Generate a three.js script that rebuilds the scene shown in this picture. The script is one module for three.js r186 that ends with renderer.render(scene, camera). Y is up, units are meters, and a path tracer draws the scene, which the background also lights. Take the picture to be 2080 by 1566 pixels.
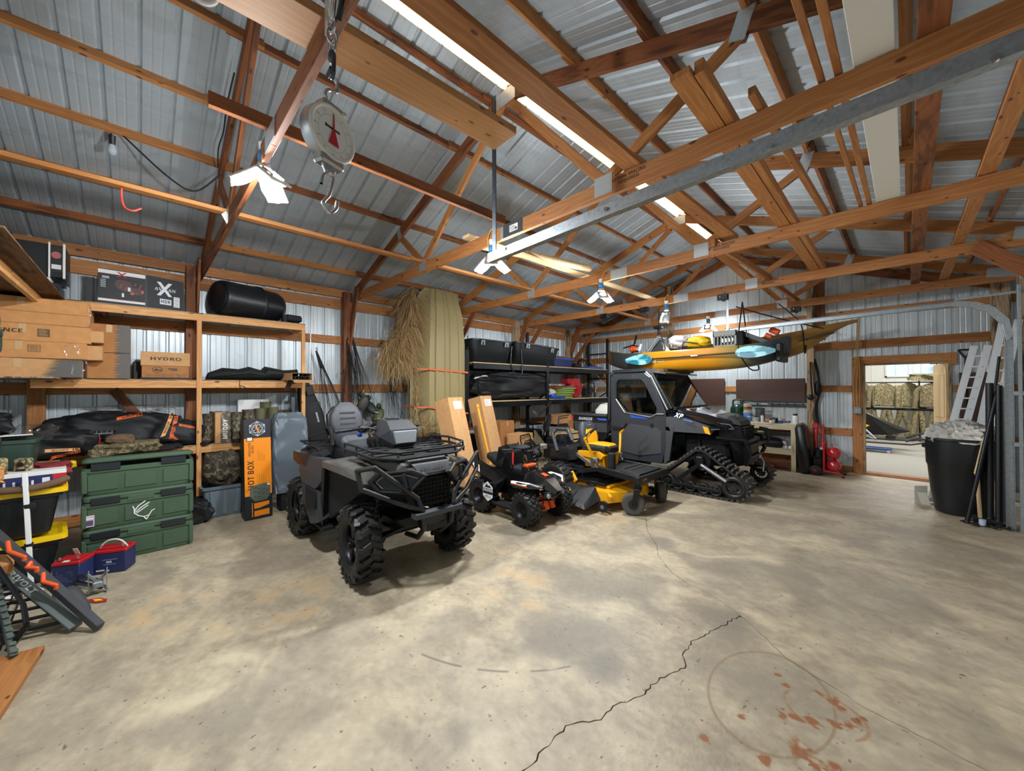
import * as THREE from 'three';
import { mergeGeometries, toCreasedNormals } from 'three/addons/utils/BufferGeometryUtils.js';
import { ConvexGeometry } from 'three/addons/geometries/ConvexGeometry.js';
import { RectAreaLightUniformsLib } from 'three/addons/lights/RectAreaLightUniformsLib.js';

// ---------------------------------------------------------------- camera, light, exposure
const scene = new THREE.Scene();
const camera = new THREE.PerspectiveCamera(90.29, 2080 / 1566, 0.05, 60);
camera.position.set(0, 1.7, 0);
camera.rotation.order = 'YXZ';
camera.rotation.set(THREE.MathUtils.degToRad(0.48), THREE.MathUtils.degToRad(45.9), THREE.MathUtils.degToRad(-0.2));
const renderer = new THREE.WebGLRenderer({ antialias: true });
renderer.toneMapping = THREE.LinearToneMapping;
renderer.toneMappingExposure = 1.0;
renderer.outputColorSpace = THREE.SRGBColorSpace;
renderer.shadowMap.enabled = true;
RectAreaLightUniformsLib.init();
scene.background = new THREE.Color(0.75, 0.85, 1.0);
const LAMP_CD = 19;              // candela of one shop lamp
const LAMP_COLOR = 0xf4faff;
const NEXT_ROOM = 60;             // area light in the room behind the doorway
const SHOP = [[-3.17, -0.66], [-3.17, -2.81], [-3.18, -4.98], [-3.14, -7.12], [-3.15, -9.32]];  // x, z of the five lamps

// ---------------------------------------------------------------- helpers
const V = (x, y, z) => new THREE.Vector3(x, y, z);
let seed = 7;
const rnd = () => { seed = (seed * 1664525 + 1013904223) >>> 0; return seed / 4294967296; };
const rr = (a, b) => a + (b - a) * rnd();
const used = new Map();
function numbered(n) { const k = used.get(n) || 0; used.set(n, k + 1); return k ? `${n}_${String(k).padStart(3, '0')}` : n; }
const D2R = Math.PI / 180;
function tag(o, label, category, group) { if (label) o.userData.label = label; if (category) o.userData.category = category; if (group) o.userData.group = group; return o; }
function thing(name, label, category, [x, y, z] = [0, 0, 0], turn = 0, group) {
  const o = new THREE.Group(); o.name = numbered(name); scene.add(o); o.position.set(x, y, z); o.rotation.y = turn * D2R;
  return tag(o, label, category, group);
}
function struct(name, label) { const o = new THREE.Group(); o.name = numbered(name); o.userData.kind = 'structure'; if (label) o.userData.label = label; scene.add(o); return o; }
function copyOf(root, [x, y, z], turn = 0, label, group) {
  const r = root.clone(); r.name = numbered(root.userData.base || root.name.replace(/_\d\d\d$/, '')); scene.add(r);
  r.position.set(x, y, z); r.rotation.y = turn * D2R; r.userData = { ...root.userData }; if (label) r.userData.label = label; if (group) r.userData.group = group; return r;
}
function clean(g) {
  let q = g.index ? g.toNonIndexed() : g;
  if (!q.attributes.normal) q.computeVertexNormals();
  if (!q.attributes.uv) q.setAttribute('uv', new THREE.BufferAttribute(new Float32Array(q.attributes.position.count * 2), 2));
  for (const k of Object.keys(q.attributes)) if (!['position', 'normal', 'uv'].includes(k)) q.deleteAttribute(k);
  q.morphAttributes = {}; return q;
}
const merge = gs => { gs = gs.flat(9).filter(Boolean); return gs.length === 1 ? clean(gs[0]) : mergeGeometries(gs.map(clean)); };
function part(name, gs, mat, parent, label) {
  const m = new THREE.Mesh(merge([gs]), mat); m.name = parent === scene || !parent ? numbered(name) : name; m.castShadow = m.receiveShadow = true;
  (parent || scene).add(m); if (label) m.userData.label = label; return m;
}
// a one-mesh thing at its base
function solo(name, gs, mat, label, category, group) { const m = part(name, gs, mat, scene); return tag(m, label, category, group); }
const mv = (g, x = 0, y = 0, z = 0, rx = 0, ry = 0, rz = 0, s = 1) => {
  const m = new THREE.Matrix4().compose(V(x, y, z), new THREE.Quaternion().setFromEuler(new THREE.Euler(rx * D2R, ry * D2R, rz * D2R)), Array.isArray(s) ? V(...s) : V(s, s, s));
  const q = clean(g.clone()); q.applyMatrix4(m); if (Array.isArray(s) && s[0] * s[1] * s[2] < 0) flip(q); return q;
};
function flip(g) { const a = g.attributes; for (const k of Object.keys(a)) { const b = a[k], n = b.itemSize; for (let i = 0; i < b.count; i += 3) for (let c = 0; c < n; c++) { const t = b.array[(i + 1) * n + c]; b.array[(i + 1) * n + c] = b.array[(i + 2) * n + c]; b.array[(i + 2) * n + c] = t; } } return g; }
const mirrorZ = gs => [gs].flat(9).map(g => mv(g, 0, 0, 0, 0, 0, 0, [1, 1, -1]));
const both = gs => { gs = [gs].flat(9); return [...gs, ...mirrorZ(gs)]; };
// box with chamfered edges, uv in metres with u along the longest side
function box(w, h, d, c = 0.002, off) {
  const X = w / 2, Y = h / 2, Z = d / 2; c = Math.min(c, X * .45, Y * .45, Z * .45);
  const P = [], N = [], U = [], ou = off === undefined ? rnd() * 7 : off, ov = off === undefined ? rnd() * 3 : off;
  const ax = w >= h && w >= d ? 0 : h >= d ? 1 : 2;
  const put = (pts, n) => {
    const e1 = [1, 2].map(i => [0, 1, 2].map(k => pts[i][k] - pts[0][k]));
    const cr = [e1[0][1] * e1[1][2] - e1[0][2] * e1[1][1], e1[0][2] * e1[1][0] - e1[0][0] * e1[1][2], e1[0][0] * e1[1][1] - e1[0][1] * e1[1][0]];
    if (cr[0] * n[0] + cr[1] * n[1] + cr[2] * n[2] < 0) pts = [...pts].reverse();
    const l = Math.hypot(...n); n = n.map(v => v / l);
    const a = n.map(Math.abs), m = a[0] >= a[1] && a[0] >= a[2] ? 0 : a[1] >= a[2] ? 1 : 2;
    let ua = ax, va = [0, 1, 2].find(k => k !== m && k !== ua);
    if (m === ax) { ua = [0, 1, 2].find(k => k !== m); va = [0, 1, 2].find(k => k !== m && k !== ua); }
    const tri = pts.length === 4 ? [0, 1, 2, 0, 2, 3] : [0, 1, 2];
    for (const i of tri) { P.push(...pts[i]); N.push(...n); U.push(pts[i][ua] + ou, pts[i][va] + ov); }
  };
  const S = [-1, 1], q = (x, y, z) => [x, y, z];
  for (const s of S) {
    put([q(s * X, -Y + c, -Z + c), q(s * X, Y - c, -Z + c), q(s * X, Y - c, Z - c), q(s * X, -Y + c, Z - c)], [s, 0, 0]);
    put([q(-X + c, s * Y, -Z + c), q(X - c, s * Y, -Z + c), q(X - c, s * Y, Z - c), q(-X + c, s * Y, Z - c)], [0, s, 0]);
    put([q(-X + c, -Y + c, s * Z), q(X - c, -Y + c, s * Z), q(X - c, Y - c, s * Z), q(-X + c, Y - c, s * Z)], [0, 0, s]);
  }
  if (c > 0) {
    for (const s of S) for (const t of S) {
      put([q(s * X, t * (Y - c), -Z + c), q(s * X, t * (Y - c), Z - c), q(s * (X - c), t * Y, Z - c), q(s * (X - c), t * Y, -Z + c)], [s, t, 0]);
      put([q(s * X, -Y + c, t * (Z - c)), q(s * X, Y - c, t * (Z - c)), q(s * (X - c), Y - c, t * Z), q(s * (X - c), -Y + c, t * Z)], [s, 0, t]);
      put([q(-X + c, s * Y, t * (Z - c)), q(X - c, s * Y, t * (Z - c)), q(X - c, s * (Y - c), t * Z), q(-X + c, s * (Y - c), t * Z)], [0, s, t]);
      for (const r of S) put([q(s * X, t * (Y - c), r * (Z - c)), q(s * (X - c), t * Y, r * (Z - c)), q(s * (X - c), t * (Y - c), r * Z)], [s, t, r]);
    }
  }
  const g = new THREE.BufferGeometry();
  g.setAttribute('position', new THREE.Float32BufferAttribute(P, 3)); g.setAttribute('normal', new THREE.Float32BufferAttribute(N, 3)); g.setAttribute('uv', new THREE.Float32BufferAttribute(U, 2));
  return g;
}
// b(x0,x1,y0,y1,z0,z1) box by extents
const b = (x0, x1, y0, y1, z0, z1, c) => mv(box(Math.abs(x1 - x0), Math.abs(y1 - y0), Math.abs(z1 - z0), c), (x0 + x1) / 2, (y0 + y1) / 2, (z0 + z1) / 2);
const basis = (p0, p1, up) => {
  const X = V(...p1).sub(V(...p0)); const L = X.length(); X.normalize();
  let U = V(...up); if (Math.abs(U.dot(X)) > .98) U = V(1, .03, 0); const Z = X.clone().cross(U).normalize(), Y = Z.clone().cross(X);
  const m = new THREE.Matrix4().makeBasis(X, Y, Z); m.setPosition((p0[0] + p1[0]) / 2, (p0[1] + p1[1]) / 2, (p0[2] + p1[2]) / 2); return [m, L];
};
// bar from p0 to p1, h along up, w across
function bar(p0, p1, h, w, up = [0, 1, 0], c = .003) { const [m, L] = basis(p0, p1, up); const g = box(L, h, w, c); g.applyMatrix4(m); return g; }
function rod(p0, p1, r, r1 = r, seg = 10) { const [m, L] = basis(p0, p1, [0, 1, 0.01]); const g = new THREE.CylinderGeometry(r1, r, L, seg, 1); g.rotateZ(-Math.PI / 2); g.applyMatrix4(m); return clean(g); }
function tube(pts, r, seg = 8, closed = false, n) { const c = new THREE.CatmullRomCurve3(pts.map(p => V(...p)), closed, 'catmullrom', .5); return clean(new THREE.TubeGeometry(c, n || pts.length * 5, r, seg, closed)); }
// bent tube with tight corners: rods plus balls
function pipe(pts, r, seg = 8) { const o = []; for (let i = 0; i + 1 < pts.length; i++) o.push(rod(pts[i], pts[i + 1], r, r, seg)); for (let i = 1; i + 1 < pts.length; i++) o.push(mv(new THREE.SphereGeometry(r * 1.01, seg, 6), ...pts[i])); return o; }
const cyl = (r0, r1, h, seg = 20) => clean(new THREE.CylinderGeometry(r1, r0, h, seg, 1));   // r0 bottom, r1 top, centred
const lathe = (pts, seg = 24) => clean(new THREE.LatheGeometry(pts.map(p => new THREE.Vector2(p[0], p[1])), seg));
const ball = (rx, ry, rz, ws = 16, hs = 10) => mv(new THREE.SphereGeometry(1, ws, hs), 0, 0, 0, 0, 0, 0, [rx, ry, rz]);
function hull(pts) { const g = new ConvexGeometry(pts.map(p => V(...p))); const q = clean(g); planarUV(q); return q; }
const hullZ = (pts) => hull([...pts, ...pts.map(p => [p[0], p[1], -p[2]])]);       // symmetric about z = 0
function planarUV(g) { const p = g.attributes.position, n = g.attributes.normal, u = new Float32Array(p.count * 2); for (let i = 0; i < p.count; i++) { const a = [0, 1, 2].map(k => Math.abs(n.array[i * 3 + k])), x = p.getX(i), y = p.getY(i), z = p.getZ(i); const m = a[0] >= a[1] && a[0] >= a[2] ? [z, y] : a[1] >= a[2] ? [x, z] : [x, y]; u[i * 2] = m[0]; u[i * 2 + 1] = m[1]; } g.setAttribute('uv', new THREE.BufferAttribute(u, 2)); return g; }
// extruded polygon in x,y, thickness d centred on z
function ext(poly, d, bev = 0, holes) { const s = new THREE.Shape(poly.map(p => new THREE.Vector2(p[0], p[1]))); for (const h of holes || []) s.holes.push(new THREE.Path(h.map(p => new THREE.Vector2(p[0], p[1])))); const g = new THREE.ExtrudeGeometry(s, { depth: Math.max(d - 2 * bev, 1e-4), bevelEnabled: bev > 0, bevelThickness: bev, bevelSize: bev, bevelOffset: -bev, bevelSegments: 2, curveSegments: 6 }); g.translate(0, 0, -(d - 2 * bev) / 2); return clean(g); }
const rrect = (w, h, r, n = 4) => { const o = []; for (const [sx, sy, a0] of [[1, 1, 0], [-1, 1, 90], [-1, -1, 180], [1, -1, 270]]) for (let i = 0; i <= n; i++) { const a = (a0 + 90 * i / n) * D2R; o.push([sx * (w / 2 - r) + Math.cos(a) * r, sy * (h / 2 - r) + Math.sin(a) * r]); } return o; };
// loft through rings of equal point count; rings closed; caps optional
function loft(rings, { cap = true, closed = true, crease = 35 } = {}) {
  const P = [], U = [], n = rings[0].length, m = closed ? n : n - 1;
  for (let i = 0; i + 1 < rings.length; i++) for (let j = 0; j < m; j++) {
    const a = rings[i][j], b2 = rings[i][(j + 1) % n], c = rings[i + 1][(j + 1) % n], d = rings[i + 1][j];
    for (const p of [a, b2, c, a, c, d]) { P.push(...p); }
    const u0 = i / 6, u1 = (i + 1) / 6, v0 = j / n, v1 = (j + 1) / n; U.push(u0, v0, u0, v1, u1, v1, u0, v0, u1, v1, u1, v0);
  }
  if (cap) for (const [r, s] of [[rings[0], -1], [rings[rings.length - 1], 1]]) { const c = [0, 1, 2].map(k => r.reduce((t, p) => t + p[k], 0) / n); for (let j = 0; j < m; j++) { const a = r[j], q = r[(j + 1) % n]; for (const p of s > 0 ? [c, a, q] : [c, q, a]) { P.push(...p); U.push(p[0], p[2]); } } }
  const g = new THREE.BufferGeometry(); g.setAttribute('position', new THREE.Float32BufferAttribute(P, 3)); g.setAttribute('uv', new THREE.Float32BufferAttribute(U, 2)); g.computeVertexNormals();
  return clean(toCreasedNormals(g, crease * D2R));
}
// ---- noise
function h2(x, y, s) { let n = (x * 374761393 + y * 668265263 + s * 1274126177) | 0; n = Math.imul(n ^ (n >>> 13), 1274126177); return ((n ^ (n >>> 16)) >>> 0) / 4294967296; }
function vn(x, y, px = 1e6, py = 1e6, s = 0) { const xi = Math.floor(x), yi = Math.floor(y); let fx = x - xi, fy = y - yi; fx = fx * fx * (3 - 2 * fx); fy = fy * fy * (3 - 2 * fy); const X0 = ((xi % px) + px) % px, X1 = (X0 + 1) % px, Y0 = ((yi % py) + py) % py, Y1 = (Y0 + 1) % py; const a = h2(X0, Y0, s), c = h2(X1, Y0, s), d = h2(X0, Y1, s), e = h2(X1, Y1, s); return a + (c - a) * fx + (d - a) * fy + (a - c - d + e) * fx * fy; }
function fbm(x, y, o = 4, px = 1e6, py = 1e6, s = 0) { let t = 0, a = .5, n = 0; for (let i = 0; i < o; i++) { t += a * vn(x, y, px, py, s + i * 17); n += a; x *= 2; y *= 2; px *= 2; py *= 2; a *= .5; } return t / n; }
const n3 = (x, y, z, s = 0) => (vn(x + z * .7, y + z * .31, 1e6, 1e6, s) + vn(y + 9.1, z + x * .37, 1e6, 1e6, s + 3) + vn(z - 4.3, x + y * .41, 1e6, 1e6, s + 5)) / 3;
// soft lump: a superellipsoid pushed about by noise (cloth sacks, bags, trash)
function lump(rx, ry, rz, { e = .7, amp = .12, f = 3, s = 1, ws = 40, hs = 24, flat = 0, crease = 60, folds = 0 } = {}) {
  const g = new THREE.SphereGeometry(1, ws, hs), p = g.attributes.position;
  const pw = (v) => Math.sign(v) * Math.pow(Math.abs(v), e);
  for (let i = 0; i < p.count; i++) {
    const x = p.getX(i), y = p.getY(i), z = p.getZ(i); let k = 1 + amp * (2 * n3(x * f + 5, y * f + 5, z * f + 5, s) - 1) * 1.6 + amp * .5 * (2 * n3(x * f * 2.7, y * f * 2.7, z * f * 2.7, s + 9) - 1);
    if (folds) { const w = n3(x * 2, y * 2, z * 2, s + 21) * 16 + (x + z) * 5; k += folds * Math.abs(Math.sin(w)); }
    let Y = pw(y) * ry * k; if (flat && Y < -ry * flat) Y = -ry * flat;
    p.setXYZ(i, pw(x) * rx * k, Y, pw(z) * rz * k);
  }
  const q = clean(g); q.deleteAttribute('normal'); q.computeVertexNormals(); return planarUV(clean(toCreasedNormals(q, crease * D2R)));
}
function merged(g) { return g; }
// ---------------------------------------------------------------- textures
function dtex(w, h, fn, srgb = true, rep) {
  const d = new Uint8Array(w * h * 4);
  for (let y = 0; y < h; y++) for (let x = 0; x < w; x++) { const c = fn(x, y), i = (y * w + x) * 4; if (typeof c === 'number') { d[i] = d[i + 1] = d[i + 2] = c; } else { d[i] = c[0]; d[i + 1] = c[1]; d[i + 2] = c[2]; } d[i + 3] = c[3] === undefined ? 255 : c[3]; }
  const t = new THREE.DataTexture(d, w, h, THREE.RGBAFormat); t.magFilter = t.minFilter = THREE.LinearFilter; t.wrapS = t.wrapT = THREE.RepeatWrapping; if (srgb) t.colorSpace = THREE.SRGBColorSpace; if (rep) t.repeat.set(...rep); t.needsUpdate = true; return t;
}
const mix3 = (a, c, t) => [a[0] + (c[0] - a[0]) * t, a[1] + (c[1] - a[1]) * t, a[2] + (c[2] - a[2]) * t];
const cl = (v, a = 0, c = 1) => Math.min(c, Math.max(a, v)), sm = (a, c, v) => { const t = cl((v - a) / (c - a)); return t * t * (3 - 2 * t); };
// lumber: 2.4 m along u, 0.3 m along v
function woodTex(lo, hi, dark, knots, s, grime = 0) {
  const kn = []; let q = s * 97 + 5; const r = () => { q = (q * 1664525 + 1013904223) >>> 0; return q / 4294967296; };
  for (let i = 0; i < knots; i++) kn.push([r(), r(), .5 + r()]);
  return dtex(1024, 128, (x, y) => {
    const u = x / 1024, v = y / 128; let bend = 0, k = 0;
    for (const [ku, kv, ks] of kn) { let du = Math.abs(u - ku), dv = v - kv; du = Math.min(du, 1 - du); dv -= Math.round(dv); const e = Math.hypot(du * 2.4 / .03, dv * .3 / .014) / ks; bend += .35 * Math.exp(-e * .35) * Math.sign(dv || 1); k = Math.max(k, 1 - sm(.45, .9, e)); }
    const ring = .5 + .5 * Math.sin((v * 7 + fbm(u * 5, v * 3, 3, 5, 3, s) * 3.5 + bend) * 6.283), fine = fbm(u * 16, v * 64, 3, 16, 64, s + 3), broad = fbm(u * 4, v * 2, 3, 4, 2, s + 5);
    let c = mix3(lo, hi, cl(.25 + .35 * ring * ring + .55 * fine + .6 * (broad - .5)));
    c = mix3(c, dark, k * .8); if (grime) c = mix3(c, dark, grime * sm(.5, .75, fbm(u * 8, v * 6, 4, 8, 6, s + 11))); return c;
  }, true, [1 / 2.4, 1 / .3]);
}
const T = {};
T.wood = [1, 2, 3].map(i => woodTex([176, 112, 58], [226, 170, 106], [92, 52, 26], 9, i));
T.woodD = [4, 5].map(i => woodTex([140, 84, 46], [188, 124, 72], [64, 36, 20], 7, i, .5));
T.pale = woodTex([206, 172, 122], [236, 208, 160], [150, 104, 62], 8, 6);
T.old = woodTex([126, 100, 76], [190, 164, 128], [58, 44, 34], 6, 7, .8);
T.cream = woodTex([176, 160, 128], [214, 202, 172], [110, 88, 62], 4, 8, .5);
// fine grain for bump
T.grain = dtex(256, 256, (x, y) => 255 * fbm(x / 8, y / 8, 4, 32, 32, 40), false, [4, 4]);
T.fab = dtex(256, 256, (x, y) => 90 + 60 * fbm(x / 16, y / 16, 4, 16, 16, 44) + 50 * (((x >> 1) + (y >> 1)) & 1) + 30 * h2(x, y, 3), false, [6, 6]);
T.smudge = dtex(512, 512, (x, y) => 255 * cl(.35 + .5 * fbm(x / 64, y / 64, 5, 8, 8, 51)), false, [1, 1]);
const camo = (cols, s, f = 20) => dtex(512, 512, (x, y) => { const a = fbm(x / 512 * f, y / 512 * f * .8, 3, f, f * .8, s), q = fbm(x / 512 * f * 1.5 + 3, y / 512 * f * 1.5, 3, f * 1.5, f * 1.5, s + 5), w = fbm(x / 512 * f * 3, y / 512 * f * 3, 2, f * 3, f * 3, s + 9); let c = cols[0]; if (a > .52) c = cols[1]; if (q > .56) c = cols[2]; if (w > .66 && a < .55) c = cols[3]; return c; }, true, [1.2, 1.2]);
T.camoDuck = camo([[124, 112, 78], [82, 76, 50], [172, 158, 118], [48, 42, 30]], 60, 40);
T.camoTan = camo([[150, 138, 102], [110, 98, 68], [84, 74, 50], [60, 52, 38]], 61, 40);
T.camoBoot = camo([[90, 80, 62], [128, 120, 92], [66, 54, 46], [40, 34, 28]], 62, 14);
T.card = dtex(512, 512, (x, y) => { const f = fbm(x / 32, y / 32, 5, 16, 16, 70), w = .5 + .5 * Math.sin(y / 512 * 6.283 * 90); return mix3([184, 134, 84], [212, 164, 112], cl(.2 + f * .7 + w * .06)); }, true, [1.5, 1.5]);
// inside face of the wall sheeting: dull galvanised primer with faint rolling marks and water stains
T.sheet = dtex(512, 1024, (x, y) => { const f = fbm(x / 32, y / 128, 5, 16, 8, 80), g = fbm(x / 8, y / 256, 3, 64, 4, 81), st = sm(.58, .72, fbm(x / 24, y / 100, 4, 21, 10, 84)); return mix3(mix3([186, 195, 199], [210, 219, 223], cl(.3 + .4 * f + .4 * g - .1)), [160, 160, 156], st * .2); }, true, [1 / 1.8, 1 / 3.6]);
T.galv = dtex(512, 512, (x, y) => { const a = fbm(x / 24, y / 24, 3, 21, 21, 90), q = vn(x / 14, y / 14, 36, 36, 91); return mix3([140, 148, 152], [186, 192, 196], cl(.6 * a + .45 * q)); }, true, [3, 3]);
// ---------------------------------------------------------------- materials
const M = {};
const std = (c, rough = .6, metal = 0, o = {}) => new THREE.MeshStandardMaterial({ color: c, roughness: rough, metalness: metal, ...o });
const phys = (c, rough, metal, o = {}) => new THREE.MeshPhysicalMaterial({ color: c, roughness: rough, metalness: metal, ...o });
M.wood = T.wood.flatMap((t, i) => [0xd6c6b4, 0xc6b4a2].map(c => std(c, .62, 0, { map: t, bumpMap: T.grain, bumpScale: .0006 })));
M.woodD = T.woodD.map(t => std(0xc8b8aa, .66, 0, { map: t, bumpMap: T.grain, bumpScale: .0006 }));
M.plank = std(0xd2b096, .65, 0, { map: T.pale }); M.shade = std(0x9a8470, .8, 0, { map: T.old }); M.pale = std(0xffffff, .6, 0, { map: T.pale }); M.old = std(0xffffff, .75, 0, { map: T.old, bumpMap: T.grain, bumpScale: .001 }); M.cream = std(0xffffff, .7, 0, { map: T.cream });  // shade: old boards darkened, shade put into the colour under the top shelf
M.shelf = T.wood.map(t => std(0xffffff, .6, 0, { map: t, bumpMap: T.grain, bumpScale: .0006 }));
let wi = 0; const W = () => M.wood[(wi++ * 5 + 1) % M.wood.length], WD = () => M.woodD[wi++ % 2];
M.sheet = std(0xffffff, .36, .25, { map: T.sheet, bumpMap: T.smudge, bumpScale: .0008 });
M.sheetRoof = std(0xdcdfe2, .42, .3, { map: T.sheet, bumpMap: T.smudge, bumpScale: .0004 });
M.galv = std(0xffffff, .38, .75, { map: T.galv }); M.galvMatt = std(0xe6eaea, .5, .5, { map: T.galv });
M.steel = std(0xc8ccd0, .22, 1); M.steelDark = std(0x50545a, .35, .9); M.ramp = std(0xe8ecee, .38, .25); M.alu = std(0xd8dcde, .35, .85); M.chromeDull = std(0xb4b6b8, .3, .9);
M.black = std(0x121315, .48); M.blackMatt = std(0x0f1012, .8, 0, { bumpMap: T.grain, bumpScale: .0008 }); M.blackGloss = phys(0x0d0e10, .22, 0, { clearcoat: .7, clearcoatRoughness: .08 }); M.blackMetal = std(0x15161a, .4, .4);
M.rubber = std(0x171717, .5, 0, { bumpMap: T.grain, bumpScale: .0012 }); M.rubberWorn = std(0x4c4a45, .85, 0, { bumpMap: T.grain, bumpScale: .0015 });
M.plBlack = std(0x17191b, .42, 0, { bumpMap: T.grain, bumpScale: .0006 }); M.plGrey = std(0x3a3c3f, .45, 0, { bumpMap: T.grain, bumpScale: .0005 }); M.titan = phys(0x62605a, .34, .25, { clearcoat: .35, clearcoatRoughness: .25 });
M.seat = std(0x3a3d42, .5, 0, { bumpMap: T.grain, bumpScale: .0012 }); M.seatDark = std(0x17191c, .5, 0, { bumpMap: T.grain, bumpScale: .0012 });
M.yellow = std(0xe8a512, .38); M.yellowBright = std(0xf0c40c, .42); M.orange = std(0xe2551c, .4); M.red = std(0xb01a22, .35); M.redGloss = phys(0xb31522, .25, 0, { clearcoat: .8 }); M.blue = std(0x1f4fb0, .45); M.navy = std(0x202b58, .5); M.white = std(0xe8e8e4, .5); M.offwhite = std(0xd6d3c8, .6); M.cyan = std(0x4cb9cc, .4);
M.card = std(0xffffff, .8, 0, { map: T.card }); M.cardD = std(0xdcc8b4, .82, 0, { map: T.card }); M.cardHot = std(0xfff0dc, .78, 0, { map: T.card });
M.greenTote = std(0x455c47, .55, 0, { bumpMap: T.grain, bumpScale: .0006 }); M.greenDark = std(0x2c4238, .55); M.greyTote = std(0x74818c, .5, 0, { bumpMap: T.grain, bumpScale: .0005 }); M.blackTote = std(0x12161a, .38, 0, { bumpMap: T.grain, bumpScale: .0005 });
M.sack = std(0x0b0c0f, .62, 0, { bumpMap: T.fab, bumpScale: .0008 }); M.sackGreen = std(0x14181a, .75, 0, { bumpMap: T.fab, bumpScale: .0008 }); M.fabBrown = std(0x6d553e, .9, 0, { bumpMap: T.fab, bumpScale: .002 }); M.fabDk = std(0x181515, .9, 0, { bumpMap: T.fab, bumpScale: .0015 });
M.camoDuck = std(0xffffff, .85, 0, { map: T.camoDuck }); M.camoTan = std(0xffffff, .85, 0, { map: T.camoTan }); M.camoBoot = std(0xffffff, .7, 0, { map: T.camoBoot }); M.olive = std(0x6a6444, .6); M.oliveBoot = std(0x626144, .6, 0, { bumpMap: T.grain, bumpScale: .001 });
M.boat = std(0x9c8d64, .33, 0, { bumpMap: T.smudge, bumpScale: .012 }); M.strap = std(0xd8683a, .7); M.straw = [0xa98a5c, 0x8c7048, 0xc8a873, 0x6e5638].map(c => std(c, .85)); M.rope = std(0xb89a62, .8); M.cordBlack = std(0x101113, .6);
M.wrap = phys(0x94a0ac, .15, .6, { clearcoat: 1, clearcoatRoughness: .08 });
M.clearFilm = phys(0xffffff, .12, 0, { transmission: 1, thickness: 0, ior: 1.45, bumpMap: T.smudge, bumpScale: .03 }); M.glass = phys(0xc4cccc, .03, 0, { transmission: 1, thickness: 0, ior: 1.5 }); M.lens = phys(0xdfe6ea, .08, 0, { transmission: .6, thickness: 0 });
M.brownBoard = std(0x4a322a, .6, 0, { bumpMap: T.smudge, bumpScale: .001 }); M.gun = std(0x2a2d30, .4, .5);
M.trash = phys(0xc8c6c0, .35, 0, { transmission: .15, thickness: 0 }); M.paper = std(0xdcdad2, .7); M.wall2 = std(0xe9e8df, .7);
M.ledWhite = std(0xffffff, .5, 0, { emissive: 0xfff4e6, emissiveIntensity: 18 }); M.ledBlue = std(0x2f86d0, .4);
// ---- prints: flat lettering, drawn on a canvas and set on a thin sticker
function canvasTex(w, h, draw) { const c = document.createElement('canvas'); c.width = w; c.height = h; const x = c.getContext('2d'); draw(x, w, h); const t = new THREE.CanvasTexture(c); t.colorSpace = THREE.SRGBColorSpace; t.magFilter = THREE.LinearFilter; return t; }
// text on transparent ground: lettering sheet w x h metres in the x,y plane, facing +z
function printMat(px, py, draw, o = {}) { return std(0xffffff, .55, 0, { map: canvasTex(px, py, draw), transparent: true, alphaTest: .4, ...o }); }
const plate = (w, h) => { const g = new THREE.PlaneGeometry(w, h); return clean(g); };
const txt = (s, font, col, opt = {}) => (x, w, h) => { x.clearRect(0, 0, w, h); if (opt.bg) { x.fillStyle = opt.bg; x.fillRect(0, 0, w, h); } x.fillStyle = col; x.font = font; x.textAlign = 'center'; x.textBaseline = 'middle'; const ls = s.split('\n'); ls.forEach((l, i) => { const m = x.measureText(l).width; x.save(); x.translate(w / 2, h * (i + .5) / ls.length); if (opt.skew) x.transform(1, 0, opt.skew, 1, 0, 0); const k = (opt.fill || .92) * w / m; x.scale(opt.keep ? Math.min(1, k) : k, 1); x.fillText(l, 0, 0); x.restore(); }); };
// one mesh per piece
const parts = (name, list, mat, t, label) => list.map(g => part(name, g, mat, t, label));
// a strip laid over a mesh: rays along dir from points o(s,t); returns a geometry with uv 0..1
function drape(mesh, dir, p0, p1, across, n = 14, lift = .004, m = 3) {
  mesh.updateWorldMatrix(true, true); const rc = new THREE.Raycaster(), d = V(...dir).normalize(), grid = []; let last = null;
  for (let i = 0; i <= n; i++) { const row = []; for (let j = 0; j <= m; j++) { const q = V(...p0).lerp(V(...p1), i / n).addScaledVector(V(...across), j / m - .5); rc.set(q, d); const h = rc.intersectObject(mesh, false)[0]; const pt = h ? h.point.clone().addScaledVector(d, -lift) : (last ? q.clone().addScaledVector(d, last) : q); if (h) last = h.distance; row.push(pt); } grid.push(row); }
  const P = [], U = []; const put = (i, j) => { const a = grid[i][j]; P.push(a.x, a.y, a.z); U.push(i / n, j / m); };
  for (let i = 0; i < n; i++) for (let j = 0; j < m; j++) { put(i, j); put(i + 1, j); put(i + 1, j + 1); put(i, j); put(i + 1, j + 1); put(i, j + 1); }
  const g = new THREE.BufferGeometry(); g.setAttribute('position', new THREE.Float32BufferAttribute(P, 3)); g.setAttribute('uv', new THREE.Float32BufferAttribute(U, 2)); g.computeVertexNormals(); const w = new THREE.Matrix4().copy(mesh.parent && mesh.parent !== scene ? mesh.parent.matrixWorld : new THREE.Matrix4()).invert(); g.applyMatrix4(w); return clean(g);
}
// print on the +x side (fx), +z side (fz)
const fx = (w, h, x, y, z) => mv(plate(w, h), x, y, z, 0, 90), fz = (w, h, x, y, z) => mv(plate(w, h), x, y, z);
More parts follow.
